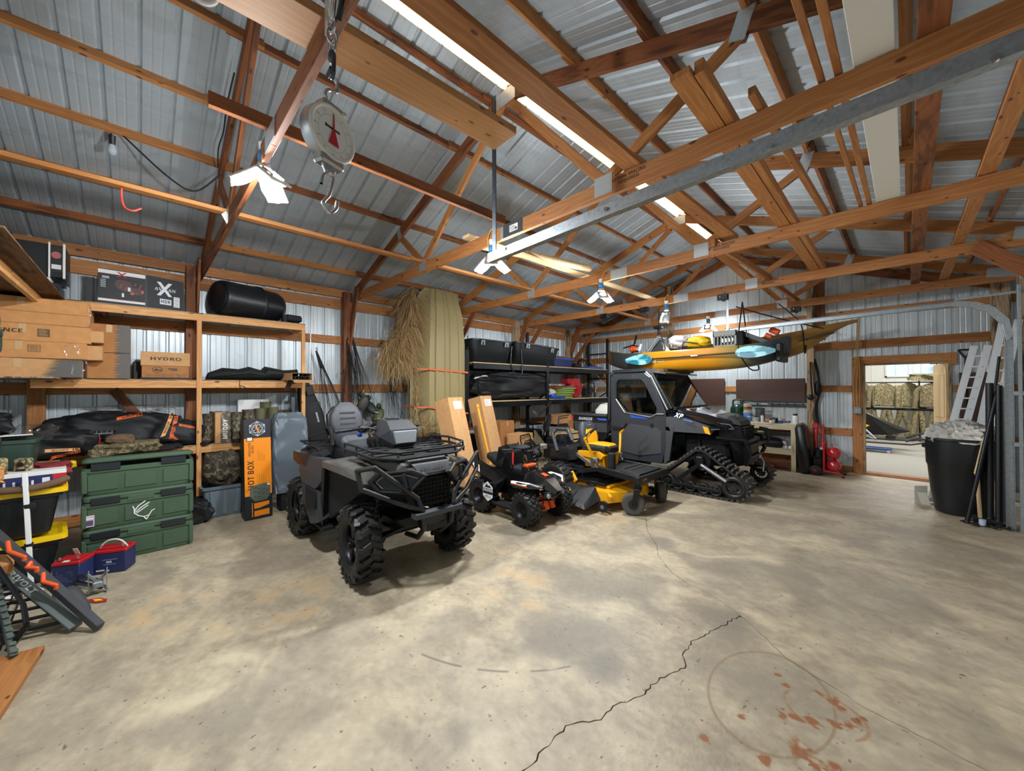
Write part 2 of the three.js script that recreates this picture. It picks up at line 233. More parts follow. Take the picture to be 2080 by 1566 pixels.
// carton by extents with tape seam; origin at its base centre
function carton(name, label, cat, [x0, x1, y0, y1, z0, z1], mat, turn = 0, group, o = {}) {
  const t = thing(name, label, cat, [(x0 + x1) / 2, y0, (z0 + z1) / 2], turn, group), w = x1 - x0, h = y1 - y0, d = z1 - z0;
  part('carton', mv(box(w, h, d, .004), 0, h / 2, 0), mat, t);
  if (o.tape !== false) part('tape', [b(-w / 2 - .0015, w / 2 + .0015, h - .001, h + .0012, -.025, .025, 0), b(w / 2, w / 2 + .0015, h - .09, h + .0012, -.025, .025, 0)], std(0xcba676, .3), t);
  part('flap_seam', [b(-w / 2 + .004, w / 2 - .004, h, h + .003, .002, d / 2 - .004, .001), b(-w / 2 + .004, w / 2 - .004, h, h + .003, -d / 2 + .004, -.002, .001)], mat, t);
  return t;
}
// rubber boot, toe towards +x
function boot(name, label, pos, turn, mat, h = .4, group) {
  const t = thing(name, label, 'boot', pos, turn, group); const el = (x, y, a, c) => { const o = []; for (let i = 0; i < 14; i++) { const k = i / 14 * 6.283; o.push([x + Math.cos(k) * a, y, Math.sin(k) * c]); } return o; };
  part('shaft', [loft([el(.03, .03, .12, .05), el(.02, .1, .1, .052), el(0, .16, .075, .055), el(-.01, .24, .072, .062), el(-.01, h - .02, .085, .075), el(-.01, h, .088, .078), el(-.01, h, .078, .068), el(-.01, h - .08, .07, .06)], { cap: false }), mv(ball(.1, .06, .052), .1, .06, 0)], mat, t); part('sole', [mv(ext(rrect(.33, .1, .045), .03), .05, .015, 0, 90)], M.blackMatt, t); return t;
}
// ---------------------------------------------------------------- the building
const XL = -7.15, XR = 1.27, ZF = -10.23, ZB = 1.56, RX = -2.94, HS = 4.21, SL = 0.35;
const roofY = x => 3.52 + SL * (HS - Math.abs(x - RX));        // underside of the roof sheets
// floor: three slabs parted by the crack and the open joint
const crackA = [[-3.2, -10.4], [-3.3, -8], [-3, -6.2], [-2.479, -4.886], [-2.158, -4.325], [-1.888, -3.993], [-1.768, -3.77], [-1.549, -3.544], [-1.354, -3.422], [-1.181, -3.39], [-1.027, -3.317], [-.888, -3.224], [-.671, -3.044], [-.537, -2.912], [-.432, -2.87], [-.293, -2.825], [-.167, -2.764], [-.092, -2.754], [.077, -2.731], [.188, -2.707], [1.4, -2.6]];
const crackB = [[-.888, -3.224], [-.962, -2.897], [-1.018, -2.69], [-1.02, -2.515], [-.959, -2.408], [-.987, -2.303], [-1.028, -2.194], [-1.031, -2.02], [-1.068, -1.924], [-1.111, -1.82], [-1.111, -1.702], [-1.2, -1.57], [-1.212, -1.487], [-1.211, -1.376], [-1.195, -1.306], [-1.206, -1.227], [-1.3, -.6], [-1.3, .6], [-1.35, 1.7]];
function jag(L, amp, s) { const o = [L[0]]; for (let i = 0; i + 1 < L.length; i++) { const a = L[i], c = L[i + 1], d = Math.hypot(c[0] - a[0], c[1] - a[1]), n = Math.max(1, Math.round(d / .03)); for (let k = 1; k <= n; k++) { const t = k / n, j = k < n ? (h2(i * 31 + k, s, 5) - .5) * 2 * amp : 0; o.push([a[0] + (c[0] - a[0]) * t - (c[1] - a[1]) / d * j, a[1] + (c[1] - a[1]) * t + (c[0] - a[0]) / d * j]); } } return o; }
function side(L, w, s) { return L.map((p, i) => { const a = L[Math.max(0, i - 1)], c = L[Math.min(L.length - 1, i + 1)], d = Math.hypot(c[0] - a[0], c[1] - a[1]) || 1, k = w * (.35 + 1.2 * h2(i, s, 77)); return [p[0] - (c[1] - a[1]) / d * k, p[1] + (c[0] - a[0]) / d * k]; }); }
const jA = jag(crackA, .006, 1), jB = jag(crackB, .011, 2), iJ = jA.findIndex(p => Math.hypot(p[0] + .888, p[1] + 3.224) < 1e-6);
const wA = .0026, wB = .0036;
const FX0 = -7.35, FZ1 = 1.7;
const slabPolys = [
  [...side(jA, wA, 1).slice(0, iJ + 1), ...side(jB, wB, 2).slice(1), [FX0, FZ1], [FX0, -10.4]],
  [...side(jA, wA, 3).slice(iJ + 1), [1.4, FZ1], ...side(jB, -wB, 4).slice(1).reverse()],
  [...side(jA, -wA, 5), [1.4, -10.4]],
];
const blobs = [[-1.9, -2.8, .5, .75], [-.94, -3.75, .55, .8], [-1.66, -1.96, .3, .8], [-1.27, -2.05, .14, 1], [-.93, -3.0, .22, .9], [-2.45, -.65, .4, .5], [-2.4, -1.6, .2, .5], [-1.56, -1.13, .1, .6], [-.43, -4.2, .75, .6], [0, -6, .8, .5], [-1.95, -4.12, .2, .8], [-3.05, -3.2, .3, .5], [-1.5, -5.6, .6, .4], [.4, -1.6, .6, .4], [-3.2, .3, .4, .4], [-2.2, -3.6, .25, .5]];
const tans = [[-2.66, -2.7, .45], [-3.9, -.15, .4], [-2.2, -2.2, .4], [-3.3, -.9, .5], [-2.9, -4.5, .5]];
const rusts = [[-.30, -2.7, .035], [-.26, -2.68, .03], [-.36, -2.72, .025], [-.2, -2.63, .03], [-.22, -2.57, .03], [-.27, -2.53, .03], [-.35, -2.48, .035], [-.42, -2.44, .035], [-.46, -2.41, .025], [-.18, -2.68, .02], [-.35, -2.22, .05], [-.31, -2.19, .045], [-.38, -2.27, .03], [-.25, -2.24, .03], [-.55, -2.72, .02], [-.5, -2.66, .018], [-.98, -1.78, .03], [-.47, -2.06, .03], [-.6, -2.25, .02], [-.12, -2.1, .05], [-.7, -2.0, .02]];
T.floor = dtex(2048, 2048, (px, py) => {
  const x = FX0 + px / 2048 * 8.75, z = -10.4 + py / 2048 * 12.1;
  const wx = fbm(x * 1.3 + 40, z * 1.3 + 40, 3, 1e6, 1e6, 1) - .5, wz = fbm(x * 1.3 + 90, z * 1.3 + 20, 3, 1e6, 1e6, 2) - .5;
  const f1 = fbm((x + wx * .8) * 1.1 + 50, (z + wz * .8) * 1.7 + 50, 5, 1e6, 1e6, 3), f2 = fbm((x + wx * .3) * 5 + 50, (z + wz * .3) * 6.5 + 50, 5, 1e6, 1e6, 9), f3 = fbm(x * 24 + 500, z * 30 + 500, 4, 1e6, 1e6, 15), f4 = h2(px, py, 4);
  let c = mix3([150, 137, 116], [198, 184, 156], cl(.45 + .9 * (f1 - .5) + 1.1 * (f2 - .5) + .7 * (f3 - .5) + .06 * (f4 - .5)));
  c = mix3(c, [136, 128, 114], .4 * sm(.5, .72, fbm((x + wx) * 2.2 + 9, (z + wz) * 3 + 9, 5, 1e6, 1e6, 21)));
  let g = 0, w = 0; for (const q of blobs) { const d = Math.hypot(x - q[0] + wx * q[2] * 2, z - q[1] + wz * q[2] * 2) / q[2]; g = Math.max(g, q[3] * (1 - sm(.2, 1.35, d + .9 * (f2 - .5)))); } for (const q of tans) { const d = Math.hypot(x - q[0] + wx * .5, z - q[1] + wz * .5) / q[2]; w = Math.max(w, 1 - sm(.3, 1.2, d)); }
  c = mix3(c, [112, 106, 96], g * (.55 + .5 * (f2 - .3))); c = mix3(c, [196, 158, 112], w * .5 * sm(.48, .62, f2));
  if (x > -1.2 && z > -3 && z < -1.8) { let r = 0; for (const q of rusts) { const d = Math.hypot(x - q[0] + wx * .05, z - q[1] + wz * .05) / q[2]; r = Math.max(r, 1 - sm(.5, 1.1, d + 2.4 * (f3 - .5))); } const e = Math.abs(Math.hypot((x + .32) / .17, (z + 2.58) / .15) - 1); r = Math.max(r, .5 * (1 - sm(.02, .08, e)) * sm(.4, .55, f3)); c = mix3(c, [140, 84, 50], r * .85); const e2 = Math.abs(Math.hypot((x + .55) / .28, (z + 2.5) / .42) - 1); c = mix3(c, [128, 104, 74], .5 * (1 - sm(.01, .035, e2))); }
  const e3 = Math.abs(Math.hypot(x + 2.55, z + 2.5) - 1.25); if (z > -1.9 && x > -2.3) c = mix3(c, [96, 88, 78], .6 * (1 - sm(.004, .012, e3)) * sm(.42, .5, fbm(x * 7, z * 7, 2, 1e6, 1e6, 33)));
  const sp = fbm(x * 40 + 9, z * 40 + 9, 2, 1e6, 1e6, 36); if (sp > .89) c = mix3(c, [96, 70, 48], .7);
  return c;
});
T.floorBump = dtex(512, 512, (x, y) => 255 * cl(.5 * fbm(x / 64, y / 64, 4, 8, 8, 101) + .5 * fbm(x / 6, y / 6, 3, 85, 85, 105)), false, [6, 8]);
M.floor = std(0xffffff, .52, 0, { map: T.floor, bumpMap: T.floorBump, bumpScale: .004 }); M.under = std(0x2a2622, .95);
const floor = struct('floor');
const slabGeo = poly => { const g = ext(poly, .08); g.rotateX(Math.PI / 2); g.translate(0, -.04, 0); const p = g.attributes.position, u = g.attributes.uv; for (let i = 0; i < p.count; i++) u.setXY(i, (p.getX(i) - FX0) / 8.75, (p.getZ(i) + 10.4) / 12.1); return g; };
for (const p of slabPolys) part('concrete_slab', slabGeo(p), M.floor, floor);
part('ground_fill', b(FX0, 1.4, -.2, -.082, -10.4, FZ1, 0), M.under, floor);

// sheets: rib every 0.2286 m, two low ribs between; x across, ribs stand away from the room (-z)
const prof = [[0, 0], [.018, 0], [.032, .019], [.05, .019], [.064, 0], [.108, 0], [.114, .002], [.122, .002], [.128, 0], [.172, 0], [.178, .002], [.186, .002], [.192, 0]];
const sheetLine = w => { const o = []; for (let k = 0; k * .2286 < w - 1e-3; k++) for (const [x, d] of prof) if (k * .2286 + x < w) o.push([k * .2286 + x, d]); o.push([w, 0]); return o; };
function sheetGeo(L, at) { const P = [], N = L.length, rows = at(0, 0).length; for (let r = 0; r + 1 < rows; r++) for (let i = 0; i + 1 < N; i++) { const A = at(...L[i]), B = at(...L[i + 1]); for (const q of [A[r], B[r], B[r + 1], A[r], B[r + 1], A[r + 1]]) P.push(...q); } const g = new THREE.BufferGeometry(); g.setAttribute('position', new THREE.Float32BufferAttribute(P, 3)); g.computeVertexNormals(); return planarUV(clean(g)); }
const PW = .9144;
const wallL = struct('wall_left'), wallG = struct('wall_far'), wallR = struct('wall_right'), wallN = struct('wall_near'), ceil = struct('ceiling');
for (let z = ZB + .04; z > ZF - .1; z -= PW) part('wall_panel', sheetGeo(sheetLine(PW), (s, d) => [[XL - .042 - d, 0, z - s], [XL - .042 - d, roofY(XL) + .02, z - s]]), M.sheet, wallL);
for (let x = XL - .05, k = 0; x < XR; x += PW, k++) { const w = Math.min(PW, XR + .05 - x); const door = x + w > -.6 && x < .52;
  const col = (x0, x1, y0) => part('wall_panel', sheetGeo(sheetLine(x1 - x0), (s, d) => [[x0 + s, y0, ZF - .042 - d], [x0 + s, roofY(Math.min(x0 + s, XR)), ZF - .042 - d]]), M.sheet, wallG);
  if (!door) col(x, x + w, 0); else { const a = Math.max(x, -.6), c = Math.min(x + w, .52); if (a > x) col(x, a, 0); col(a, c, 2.2); if (x + w > c) col(c, x + w, 0); } }
for (let x = XL - .05; x < XR; x += PW) { const x0 = x, w = Math.min(PW, XR + .05 - x); part('wall_panel', sheetGeo(sheetLine(w), (s, d) => [[x0 + s, 0, ZB + .042 + d], [x0 + s, roofY(Math.min(x0 + s, XR)), ZB + .042 + d]]), M.sheet, wallN); }
for (const [z0, n] of [[ZB, 4], [-7.55, 3]]) for (let k = 0; k < n; k++) part('wall_panel', sheetGeo(sheetLine(PW), (s, d) => [[XR + .042 + d, 0, z0 - k * PW - s], [XR + .042 + d, roofY(XR) + .02, z0 - k * PW - s]]), M.sheet, wallR);
part('wall_panel', sheetGeo(sheetLine(5.65), (s, d) => [[XR + .042 + d, 3.0, -1.9 - s], [XR + .042 + d, roofY(XR) + .02, -1.9 - s]]), M.sheet, wallR);
part('outer_wall', b(-7.42, -7.28, -.2, 3.6, -10.6, 1.8, 0), M.white, wallL);
part('outer_wall', ext([[-7.4, -.2], [-.62, -.2], [-.62, 2.2], [.54, 2.2], [.54, -.2], [1.5, -.2], [1.5, 3.55], [RX, 5.2], [-7.4, 3.55]], .1).translate(0, 0, ZF - .12), M.wall2, wallG);
part('outer_wall', ext([[-7.4, -.2], [1.5, -.2], [1.5, 3.55], [RX, 5.2], [-7.4, 3.55]], .1).translate(0, 0, ZB + .14), M.white, wallN);
part('outer_wall', b(1.42, 1.54, -.2, 3.6, -10.6, 1.8, 0), M.white, wallR);
// roof sheets, both slopes
const ca = Math.cos(Math.atan(SL)), sa = Math.sin(Math.atan(SL));
for (const s of [-1, 1]) for (let z = ZB + .1, k = 0; z > ZF - .2; z -= PW, k++)
  part('roof_panel', sheetGeo(sheetLine(PW), (t, d) => [.1, 1.5, 3, 4.55].map(r => [RX + s * r + s * d * sa, 3.52 + SL * (HS - r) + d * ca, z - t])), M.sheetRoof, ceil);
part('outer_roof', [ext([[RX - 4.7, 3.44], [RX - .05, 5.08], [RX - .05, 5.18], [RX - 4.7, 3.55]], 12.6).translate(0, 0, -4.4), ext([[RX + 4.7, 3.44], [RX + .05, 5.08], [RX + .05, 5.18], [RX + 4.7, 3.55]], 12.6).translate(0, 0, -4.4)], M.white, ceil);
// translucent ridge strip, lit by the day behind it
T.ridge = dtex(512, 64, (x, y) => { const f = fbm(x / 4, y / 4, 3, 128, 16, 120); return mix3([255, 214, 160], [255, 248, 232], cl(.35 + f)); }, true, [3, 1]);
M.ridge = std(0xfff2dc, .7, 0, { map: T.ridge, emissive: 0xffe6c8, emissiveMap: T.ridge, emissiveIntensity: 1.9 });
part('ridge_skylight', ext([[-.14, 4.965], [0, 5.012], [.14, 4.965], [.14, 4.985], [0, 5.032], [-.14, 4.985]], 12).translate(RX, 0, -4.4), M.ridge, ceil);
// purlins on edge, one board per bay
const TZ = [1.54, -.62, -2.78, -4.95, -7.12, -9.3];
for (const s of [-1, 1]) for (const r of [s < 0 ? .24 : .2, .87, 1.58, 2.25, 2.95, 3.62]) { const x = RX + s * r, y = roofY(x) - .045; for (let i = -1; i < TZ.length; i++) { const z0 = i < 0 ? ZB + .03 : TZ[i] + .02, z1 = i + 1 < TZ.length ? TZ[i + 1] - .02 : ZF - .03; if (i < 0) continue; const g = mv(box(.038, .089, z0 - z1 + .22, .003), 0, 0, 0, 0, 0, -s * 19.3); part('purlin', mv(g, x + (i % 2) * .02 * s, y, (z0 + z1) / 2), rnd() < .4 ? W() : WD(), ceil); } }
for (const [x, ss] of [[XL + .02, -1], [XR - .02, 1]]) for (let i = 0; i + 1 < TZ.length; i++) part('eave_board', b(x - .02, x + .02, 3.36, 3.5, TZ[i + 1], TZ[i]), W(), ceil);

M.brace = printMat(512, 144, (x, w, h) => { x.clearRect(0, 0, w, h); x.fillStyle = '#2a1a10'; x.textAlign = 'center'; x.font = 'bold 62px sans-serif'; x.fillText('LATERAL BRACING', w / 2, 64, w - 20); x.fillText('REQUIRED', w / 2, 128, w * .6); });
// trusses
T.plate = dtex(128, 128, (x, y) => (x % 16 < 5 && y % 22 < 15 ? 90 : 215) - 20 * fbm(x / 16, y / 16, 3, 8, 8, 8), false, [14, 14]);
M.gusset = std(0xc4ccd0, .42, .7, { bumpMap: T.plate, bumpScale: .002, roughnessMap: T.plate });
const chordTop = x => 3.43 + SL * (HS - Math.abs(x - RX));
TZ.forEach((z, i) => {
  const t = struct('roof_truss');
  const bm = i % 2 ? W : () => M.wood[4];
  part('bottom_chord', bar([XL + .02, 3.355, z], [-2.85, 3.355, z], .14, .038), i === 1 ? M.woodD[0] : M.wood[1], t);
  part('bottom_chord', bar([-2.85, 3.355, z], [XR - .02, 3.355, z], .14, .038), i === 1 ? M.woodD[1] : M.wood[3], t);
  for (const s of [-1, 1]) part('top_chord', bar([RX + s * (HS + .12), chordTop(RX + HS) - .075 - .12 * SL, z], [RX + s * .01, chordTop(RX) - .075, z], .14, .038), i < 3 ? M.woodD[(i + (s > 0)) % 2] : W(), t);
  const L = -4.6, R = -1.75, q = -5.25, p = -.72;
  for (const [x0, x1] of [[L, q], [L, RX - .02], [R, RX + .02], [R, p]]) part('web', bar([x0, 3.42, z], [x1, chordTop(x1) - .13, z], .089, .036), i < 2 ? WD() : W(), t);
  const gp = (x, y, w, h, r = 0) => part('gusset_plate', [.021, -.021].map(d => mv(box(w, h, .002, 0), x, y, z + d, 0, 0, r)), M.gusset, t);
  gp(-2.88, 3.355, .26, .13); gp(L, 3.39, .17, .15); gp(R, 3.39, .17, .16); gp(RX, chordTop(RX) - .12, .3, .16); gp(q, chordTop(q) - .09, .1, .18, 20); gp(p, chordTop(p) - .09, .1, .2, -20); gp(XL + .25, 3.42, .34, .14, 8); gp(XR - .25, 3.42, .34, .14, -8);
  if (i === 2 || i === 3 || i === 4) { const w = .3; const pr = part('lettering', mv(plate(w, .085), -1.52, 3.375, z + .0205), i === 2 ? M.brace : (M.brace), t, 'black stencilled words LATERAL BRACING'); }
  // knee boards at the left posts
  part('knee_board', bar([XL + .06, 2.5, z + .045], [XL + .42, 3.5, z + .045], .16, .03, [1, 0, 0]), WD(), t);
  if (i > 2) part('knee_brace', bar([XL + .05, 2.35, z - .04], [XL + .95, 3.38, z - .04], .12, .036), WD(), t);
  if (i === 4) part('knee_board', bar([XR - .06, 2.75, z + .045], [XR - .7, 3.36, z + .045], .16, .03), WD(), t);
});
// posts, girts
for (const z of TZ) { part('post', b(XL, XL + .135, 0, 3.45, z + .03, z + .165), i5(z), wallL); if (z < -7 || z > 0) part('post', b(XR - .14, XR, 0, 3.45, z + .03, z + .165), M.old, wallR); }
function i5(z) { return z < -3 ? M.old : WD(); }
for (const [y0, y1] of [[3.15, 3.33], [2.52, 2.66], [1.645, 1.79], [.75, .89], [.02, .16]]) for (let i = 0; i + 1 < TZ.length; i++) part('girt', b(XL - .038, XL, y0, y1, TZ[i + 1] + .08, TZ[i] + .08), W(), wallL);
for (const [y0, y1] of [[3.15, 3.33], [2.52, 2.66], [1.645, 1.79], [.75, .89], [.02, .16]]) part('girt', b(XL - .038, XL, y0, y1, ZF, TZ[5] + .08), W(), wallL);
for (const [y0, y1, x0, x1] of [[3.1, 3.25, XL, -4.4], [3.1, 3.25, -4.4, -1.42], [3.1, 3.25, -1.42, XR], [2.475, 2.635, XL, -4.4], [2.475, 2.635, -4.4, -1.42], [2.475, 2.635, -1.42, XR], [1.61, 1.74, XL, -1.42], [1.61, 1.74, -1.42, -.78], [1.61, 1.74, .56, XR], [.73, .876, XL, -1.42], [.73, .876, -1.42, -.78], [.73, .876, .56, XR], [.02, .16, XL, -1.42], [.02, .12, -1.42, -.78]]) part('girt', b(x0, x1, y0, y1, ZF - .038, ZF), W(), wallG);
for (const x of [-4.45, -1.48]) part('post', b(x, x + .12, 0, roofY(x) - .05, ZF, ZF + .13), M.old, wallG);
part('post', b(-1.33, -1.2, 2.7, roofY(-1.3), ZF, ZF + .05), M.woodD[0], wallG);
part('post', b(.97, 1.17, 0, roofY(1.1) - .1, ZF, ZF + .14), M.old, wallG); part('post', b(XL, XL + .14, 0, 3.45, ZF, ZF + .14), M.old, wallG);
for (const s of [-1, 1]) part('gable_rafter', bar([RX + s * 4.1, chordTop(RX + 4.1) - .09, ZF + .03], [RX, chordTop(RX) - .09, ZF + .03], .17, .04), M.woodD[0], wallG);
part('gable_brace', bar([XL + .1, 2.6, ZF + .05], [XL + 1.0, 1.7, ZF + .05], .14, .036), W(), wallG);
part('gable_brace', bar([XL + .06, 2.6, ZF + .3], [XL + .06, 1.7, ZF + 1.1], .14, .036), W(), wallL);
// doorway to the next room
const dt = struct('door_1');
part('door_trim', b(-.772, -.624, 0, 2.3, ZF - .03, ZF + .02), M.wood[0], dt); part('door_trim', b(-.77, .54, 2.165, 2.31, ZF - .03, ZF + .025), M.wood[2], dt); part('door_trim', b(.5, .6, 2.1, 2.31, ZF - .03, ZF + .022), M.wood[4], dt);
part('door_jamb', [b(-.624, -.588, 0, 2.165, ZF - .2, ZF + .01), b(.5, .535, 0, 2.165, ZF - .2, ZF), b(-.6, .52, 2.135, 2.165, ZF - .2, ZF)], M.old, dt);
part('threshold', [b(-.6, .52, 0, .035, ZF - .22, ZF + .02), b(-.6, .52, 0, .02, ZF + .02, ZF + .08)], M.wood[1], dt);
const slab = new THREE.Group(); const dl = part('door_leaf', [b(-.022, .022, .05, 2.13, -.88, 0), ...[.2, 1.15].flatMap(y => [b(-.03, -.02, y, y + .8, -.78, -.1)])], M.pale, dt, 'pale pine door leaf standing open');
dl.position.set(.492, 0, ZF - .03); dl.rotation.y = 8 * D2R; part('hinge', b(.0, .026, 1.85, 1.95, -.02, .01), M.galv, dl);
// lateral braces and loose timber over the bottom chords
const lat = (n, l, g, m) => { const o = part(n, g, m, scene, l); o.userData.kind = 'structure'; };
lat('lateral_brace', 'long brace board running over the left side of the trusses', [-1, -3, -5, -7].map((_, i) => bar([-4.65 + (i % 2) * .03, 3.445, TZ[i + 1] + (i ? .2 : 2.1)], [-4.65 + (i % 2) * .03, 3.445, TZ[i + 2] - .2], .038, .089)), M.wood[0]);
lat('lateral_brace', 'pale brace board running over the trusses right of the ridge', [bar([-1.49, 3.445, -.5], [-1.48, 3.445, -2.86], .04, .14), bar([-1.5, 3.485, -2.7], [-1.44, 3.485, -5.05], .04, .14), bar([-1.6, 3.44, -4.9], [-1.5, 3.44, -7.2], .089, .038), bar([-1.55, 3.44, -7.0], [-1.5, 3.44, -10.2], .089, .038)], M.wood[1]);
lat('lateral_brace', 'dark brace board between the first two trusses', bar([-3.06, 3.54, -.3], [-3.06, 3.54, -2.86], .09, .04), M.woodD[0]);
lat('lateral_brace', 'narrow brace board above the far right trusses', [bar([-.63, 3.46, -2.6], [-.55, 3.46, -5.35], .06, .04)], M.wood[3]);
M.brace && 0;
// ---------------------------------------------------------------- shop lamps: blue base, hub, hinged LED wings and a light of the same size below
const lampLabels = ['blazing LED shop light on the nearest truss, beside the hanging scale', 'blazing LED shop light under the second truss, beside the perforated steel hanger', 'blazing LED shop light under the third truss, midway along the row', 'LED shop light under the fourth truss, with only one wing facing the camera', 'LED shop light farthest away, above the yellow kayak'];
SHOP.forEach(([x, z], i) => {
  const t = thing('shop_light', lampLabels[i], 'ceiling light', [x, i ? 3.34 : 3.45, z + .035], [20, 75, 75, 150, 40][i], 'LED shop lights along the trusses');
  part('lamp_holder', [cyl(.03, .035, .05), mv(cyl(.022, .022, .03), 0, -.03)].map(g => mv(g, 0, -.03)), M.white, t);
  part('lamp_base', mv(lathe([[0, .03], [.034, .03], [.038, .01], [.038, -.02], [.03, -.04], [0, -.04]]), 0, -.1), M.ledBlue, t);
  part('hub', mv(lathe([[0, .02], [.04, .02], [.05, -.02], [.03, -.03], [0, -.03]]), 0, -.165), M.alu, t);
  const dark = i === 3; if (!dark) part('added_hub_glow', mv(ball(.055, .03, .055), 0, -.2), M.ledWhite, t);  // extra glowing bulge added at the hub to fill out the glare
  for (let k = 0; k < 3; k++) { const a = k * 120, w = new THREE.Group(); const on = !dark || k === 0;
    const wing = part('led_wing', [mv(box(.2, .018, .15, .004), .15, 0, 0, 0, 0, 0), ...[-.04, -.02, 0, .02, .04].map(zz => mv(box(.15, .012, .004, 0), .125, .014, zz))], M.alu, t);
    wing.position.set(0, -.175, 0); wing.rotation.set(0, a * D2R, -(dark ? (k ? 80 : 60) : 38) * D2R, 'YXZ');
    part('led_face', mv(ball(.1, .026, .078), .15, -.012, 0), on ? M.ledWhite : M.lens, wing); }  // face swollen into a blob, its shape imitates the lamp glare
  const l = new THREE.PointLight(LAMP_COLOR, LAMP_CD * [1.15, 1.1, 1, .5, .6][i], 0, 2); l.position.set(0, -.3, 0); l.castShadow = true; l.shadow.radius = 4; l.shadow.mapSize.set(1024, 1024); t.add(l); l.name = 'lamp_light';
});
// ---------------------------------------------------------------- the room behind the doorway
const nr = struct('wall_next_room');
const NZ = -18.7;
part('floor_slab', b(-4.5, 5.5, -.1, 0, NZ - .2, ZF - .2, 0), std(0xa09c92, .5, 0, { bumpMap: T.floorBump, bumpScale: .003 }), nr);
part('back_wall', b(-4.5, 5.5, 0, 4, NZ - .2, NZ, 0), M.wall2, nr); part('side_wall', [b(-4.6, -4.4, 0, 4, NZ, ZF - .3, 0), b(5.4, 5.6, 0, 4, NZ, ZF - .3, 0)], M.wall2, nr); part('room_ceiling', b(-4.6, 5.6, 4, 4.2, NZ - .2, ZF - .18, 0), M.wall2, nr);
part('near_wall', [b(-4.5, -.64, 0, 4, ZF - .3, ZF - .18, 0), b(.545, 5.5, 0, 4, ZF - .3, ZF - .18, 0), b(-.64, .545, 2.2, 4, ZF - .3, ZF - .18, 0)], M.wall2, nr);
for (let x = -4.2; x < 3; x += .3) part('wall_batten', b(x, x + .02, 0, 4, NZ, NZ + .012, .002), M.wall2, nr);
const nw = struct('window_1'); part('window_frame', [b(-.55, .9, 2.05, 2.1, NZ, NZ + .05), b(-.55, .9, 2.75, 2.8, NZ, NZ + .05), b(-.55, -.5, 2.05, 2.8, NZ, NZ + .05), b(.12, .16, 2.05, 2.8, NZ, NZ + .05), b(.85, .9, 2.05, 2.8, NZ, NZ + .05)], M.white, nw);
part('pane', b(-.5, .85, 2.1, 2.75, NZ + .005, NZ + .012, 0), std(0xbfd4e8, .2, 0, { emissive: 0xbcd4f0, emissiveIntensity: .7 }), nw);
for (const [x, z] of [[-.8, -13], [.6, -16.2]]) { const t = thing('ceiling_panel_light', x < 0 ? 'white ceiling panel light just inside the next room, hidden above the doorway' : 'white ceiling panel light deep in the next room, hidden above the doorway', 'ceiling light', [x, 3.97, z]); part('light_panel', b(-.6, .6, -.03, .02, -.3, .3), std(0xffffff, .5, 0, { emissive: 0xffffff, emissiveIntensity: 5 }), t); const l = new THREE.RectAreaLight(0xffffff, NEXT_ROOM, 1.2, .6); l.position.set(0, -.04, 0); l.rotation.x = -Math.PI / 2; t.add(l); l.name = 'panel_light'; }
// ---------------------------------------------------------------- wheels (axis along z, centred)
function tireGeo(R, W2, rim, { n = 18, lug = .022, rows = 'chevron', lw = .045 } = {}) {
  const w = W2 / 2, r1 = R - lug;
  const prof2 = [[rim, -w * .78], [rim + .012, -w * .86], [rim + (r1 - rim) * .45, -w], [rim + (r1 - rim) * .8, -w * .97], [r1 - .006, -w * .84], [r1, -w * .6], [r1 + .002, 0], [r1, w * .6], [r1 - .006, w * .84], [rim + (r1 - rim) * .8, w * .97], [rim + (r1 - rim) * .45, w], [rim + .012, w * .86], [rim, w * .78]];
  const g = [mv(lathe(prof2, 40), 0, 0, 0, 90)];
  for (let i = 0; i < n; i++) for (const s of [-1, 1]) {
    const a = (i + (s > 0 ? .5 : 0)) / n * 360;
    const put = q => g.push(mv(q, 0, 0, 0, 0, 0, a));
    if (rows === 'chevron') {
      put(mv(box(lw, lug * 1.6, w * .72, .004), 0, R - lug * .8, s * w * .34, 0, s * 24, 0));
      put(mv(box(lw * .85, lug * 1.6, w * .5, .004), lw * .5, R - lug * 1.0, s * w * .78, s * 22, s * -14, 0));
      put(mv(box(lw * .7, .055, .016, .004), lw * .8, R - .055, s * (w * .985), s * -8, 0, 6));
    } else if (rows === 'knob') {
      put(mv(box(lw, lug * 1.7, w * .42, .004), 0, R - lug * .8, s * w * .3, 0, s * 18, 0));
      put(mv(box(lw * .9, lug * 1.8, w * .36, .004), lw * .7, R - lug * 1.1, s * w * .78, s * 25, s * -10, 0));
    } else put(mv(box(lw * .55, lug * 1.4, w * .9, .003), 0, R - lug * .7, s * w * .47, 0, s * 12, 0));
  }
  return g;
}
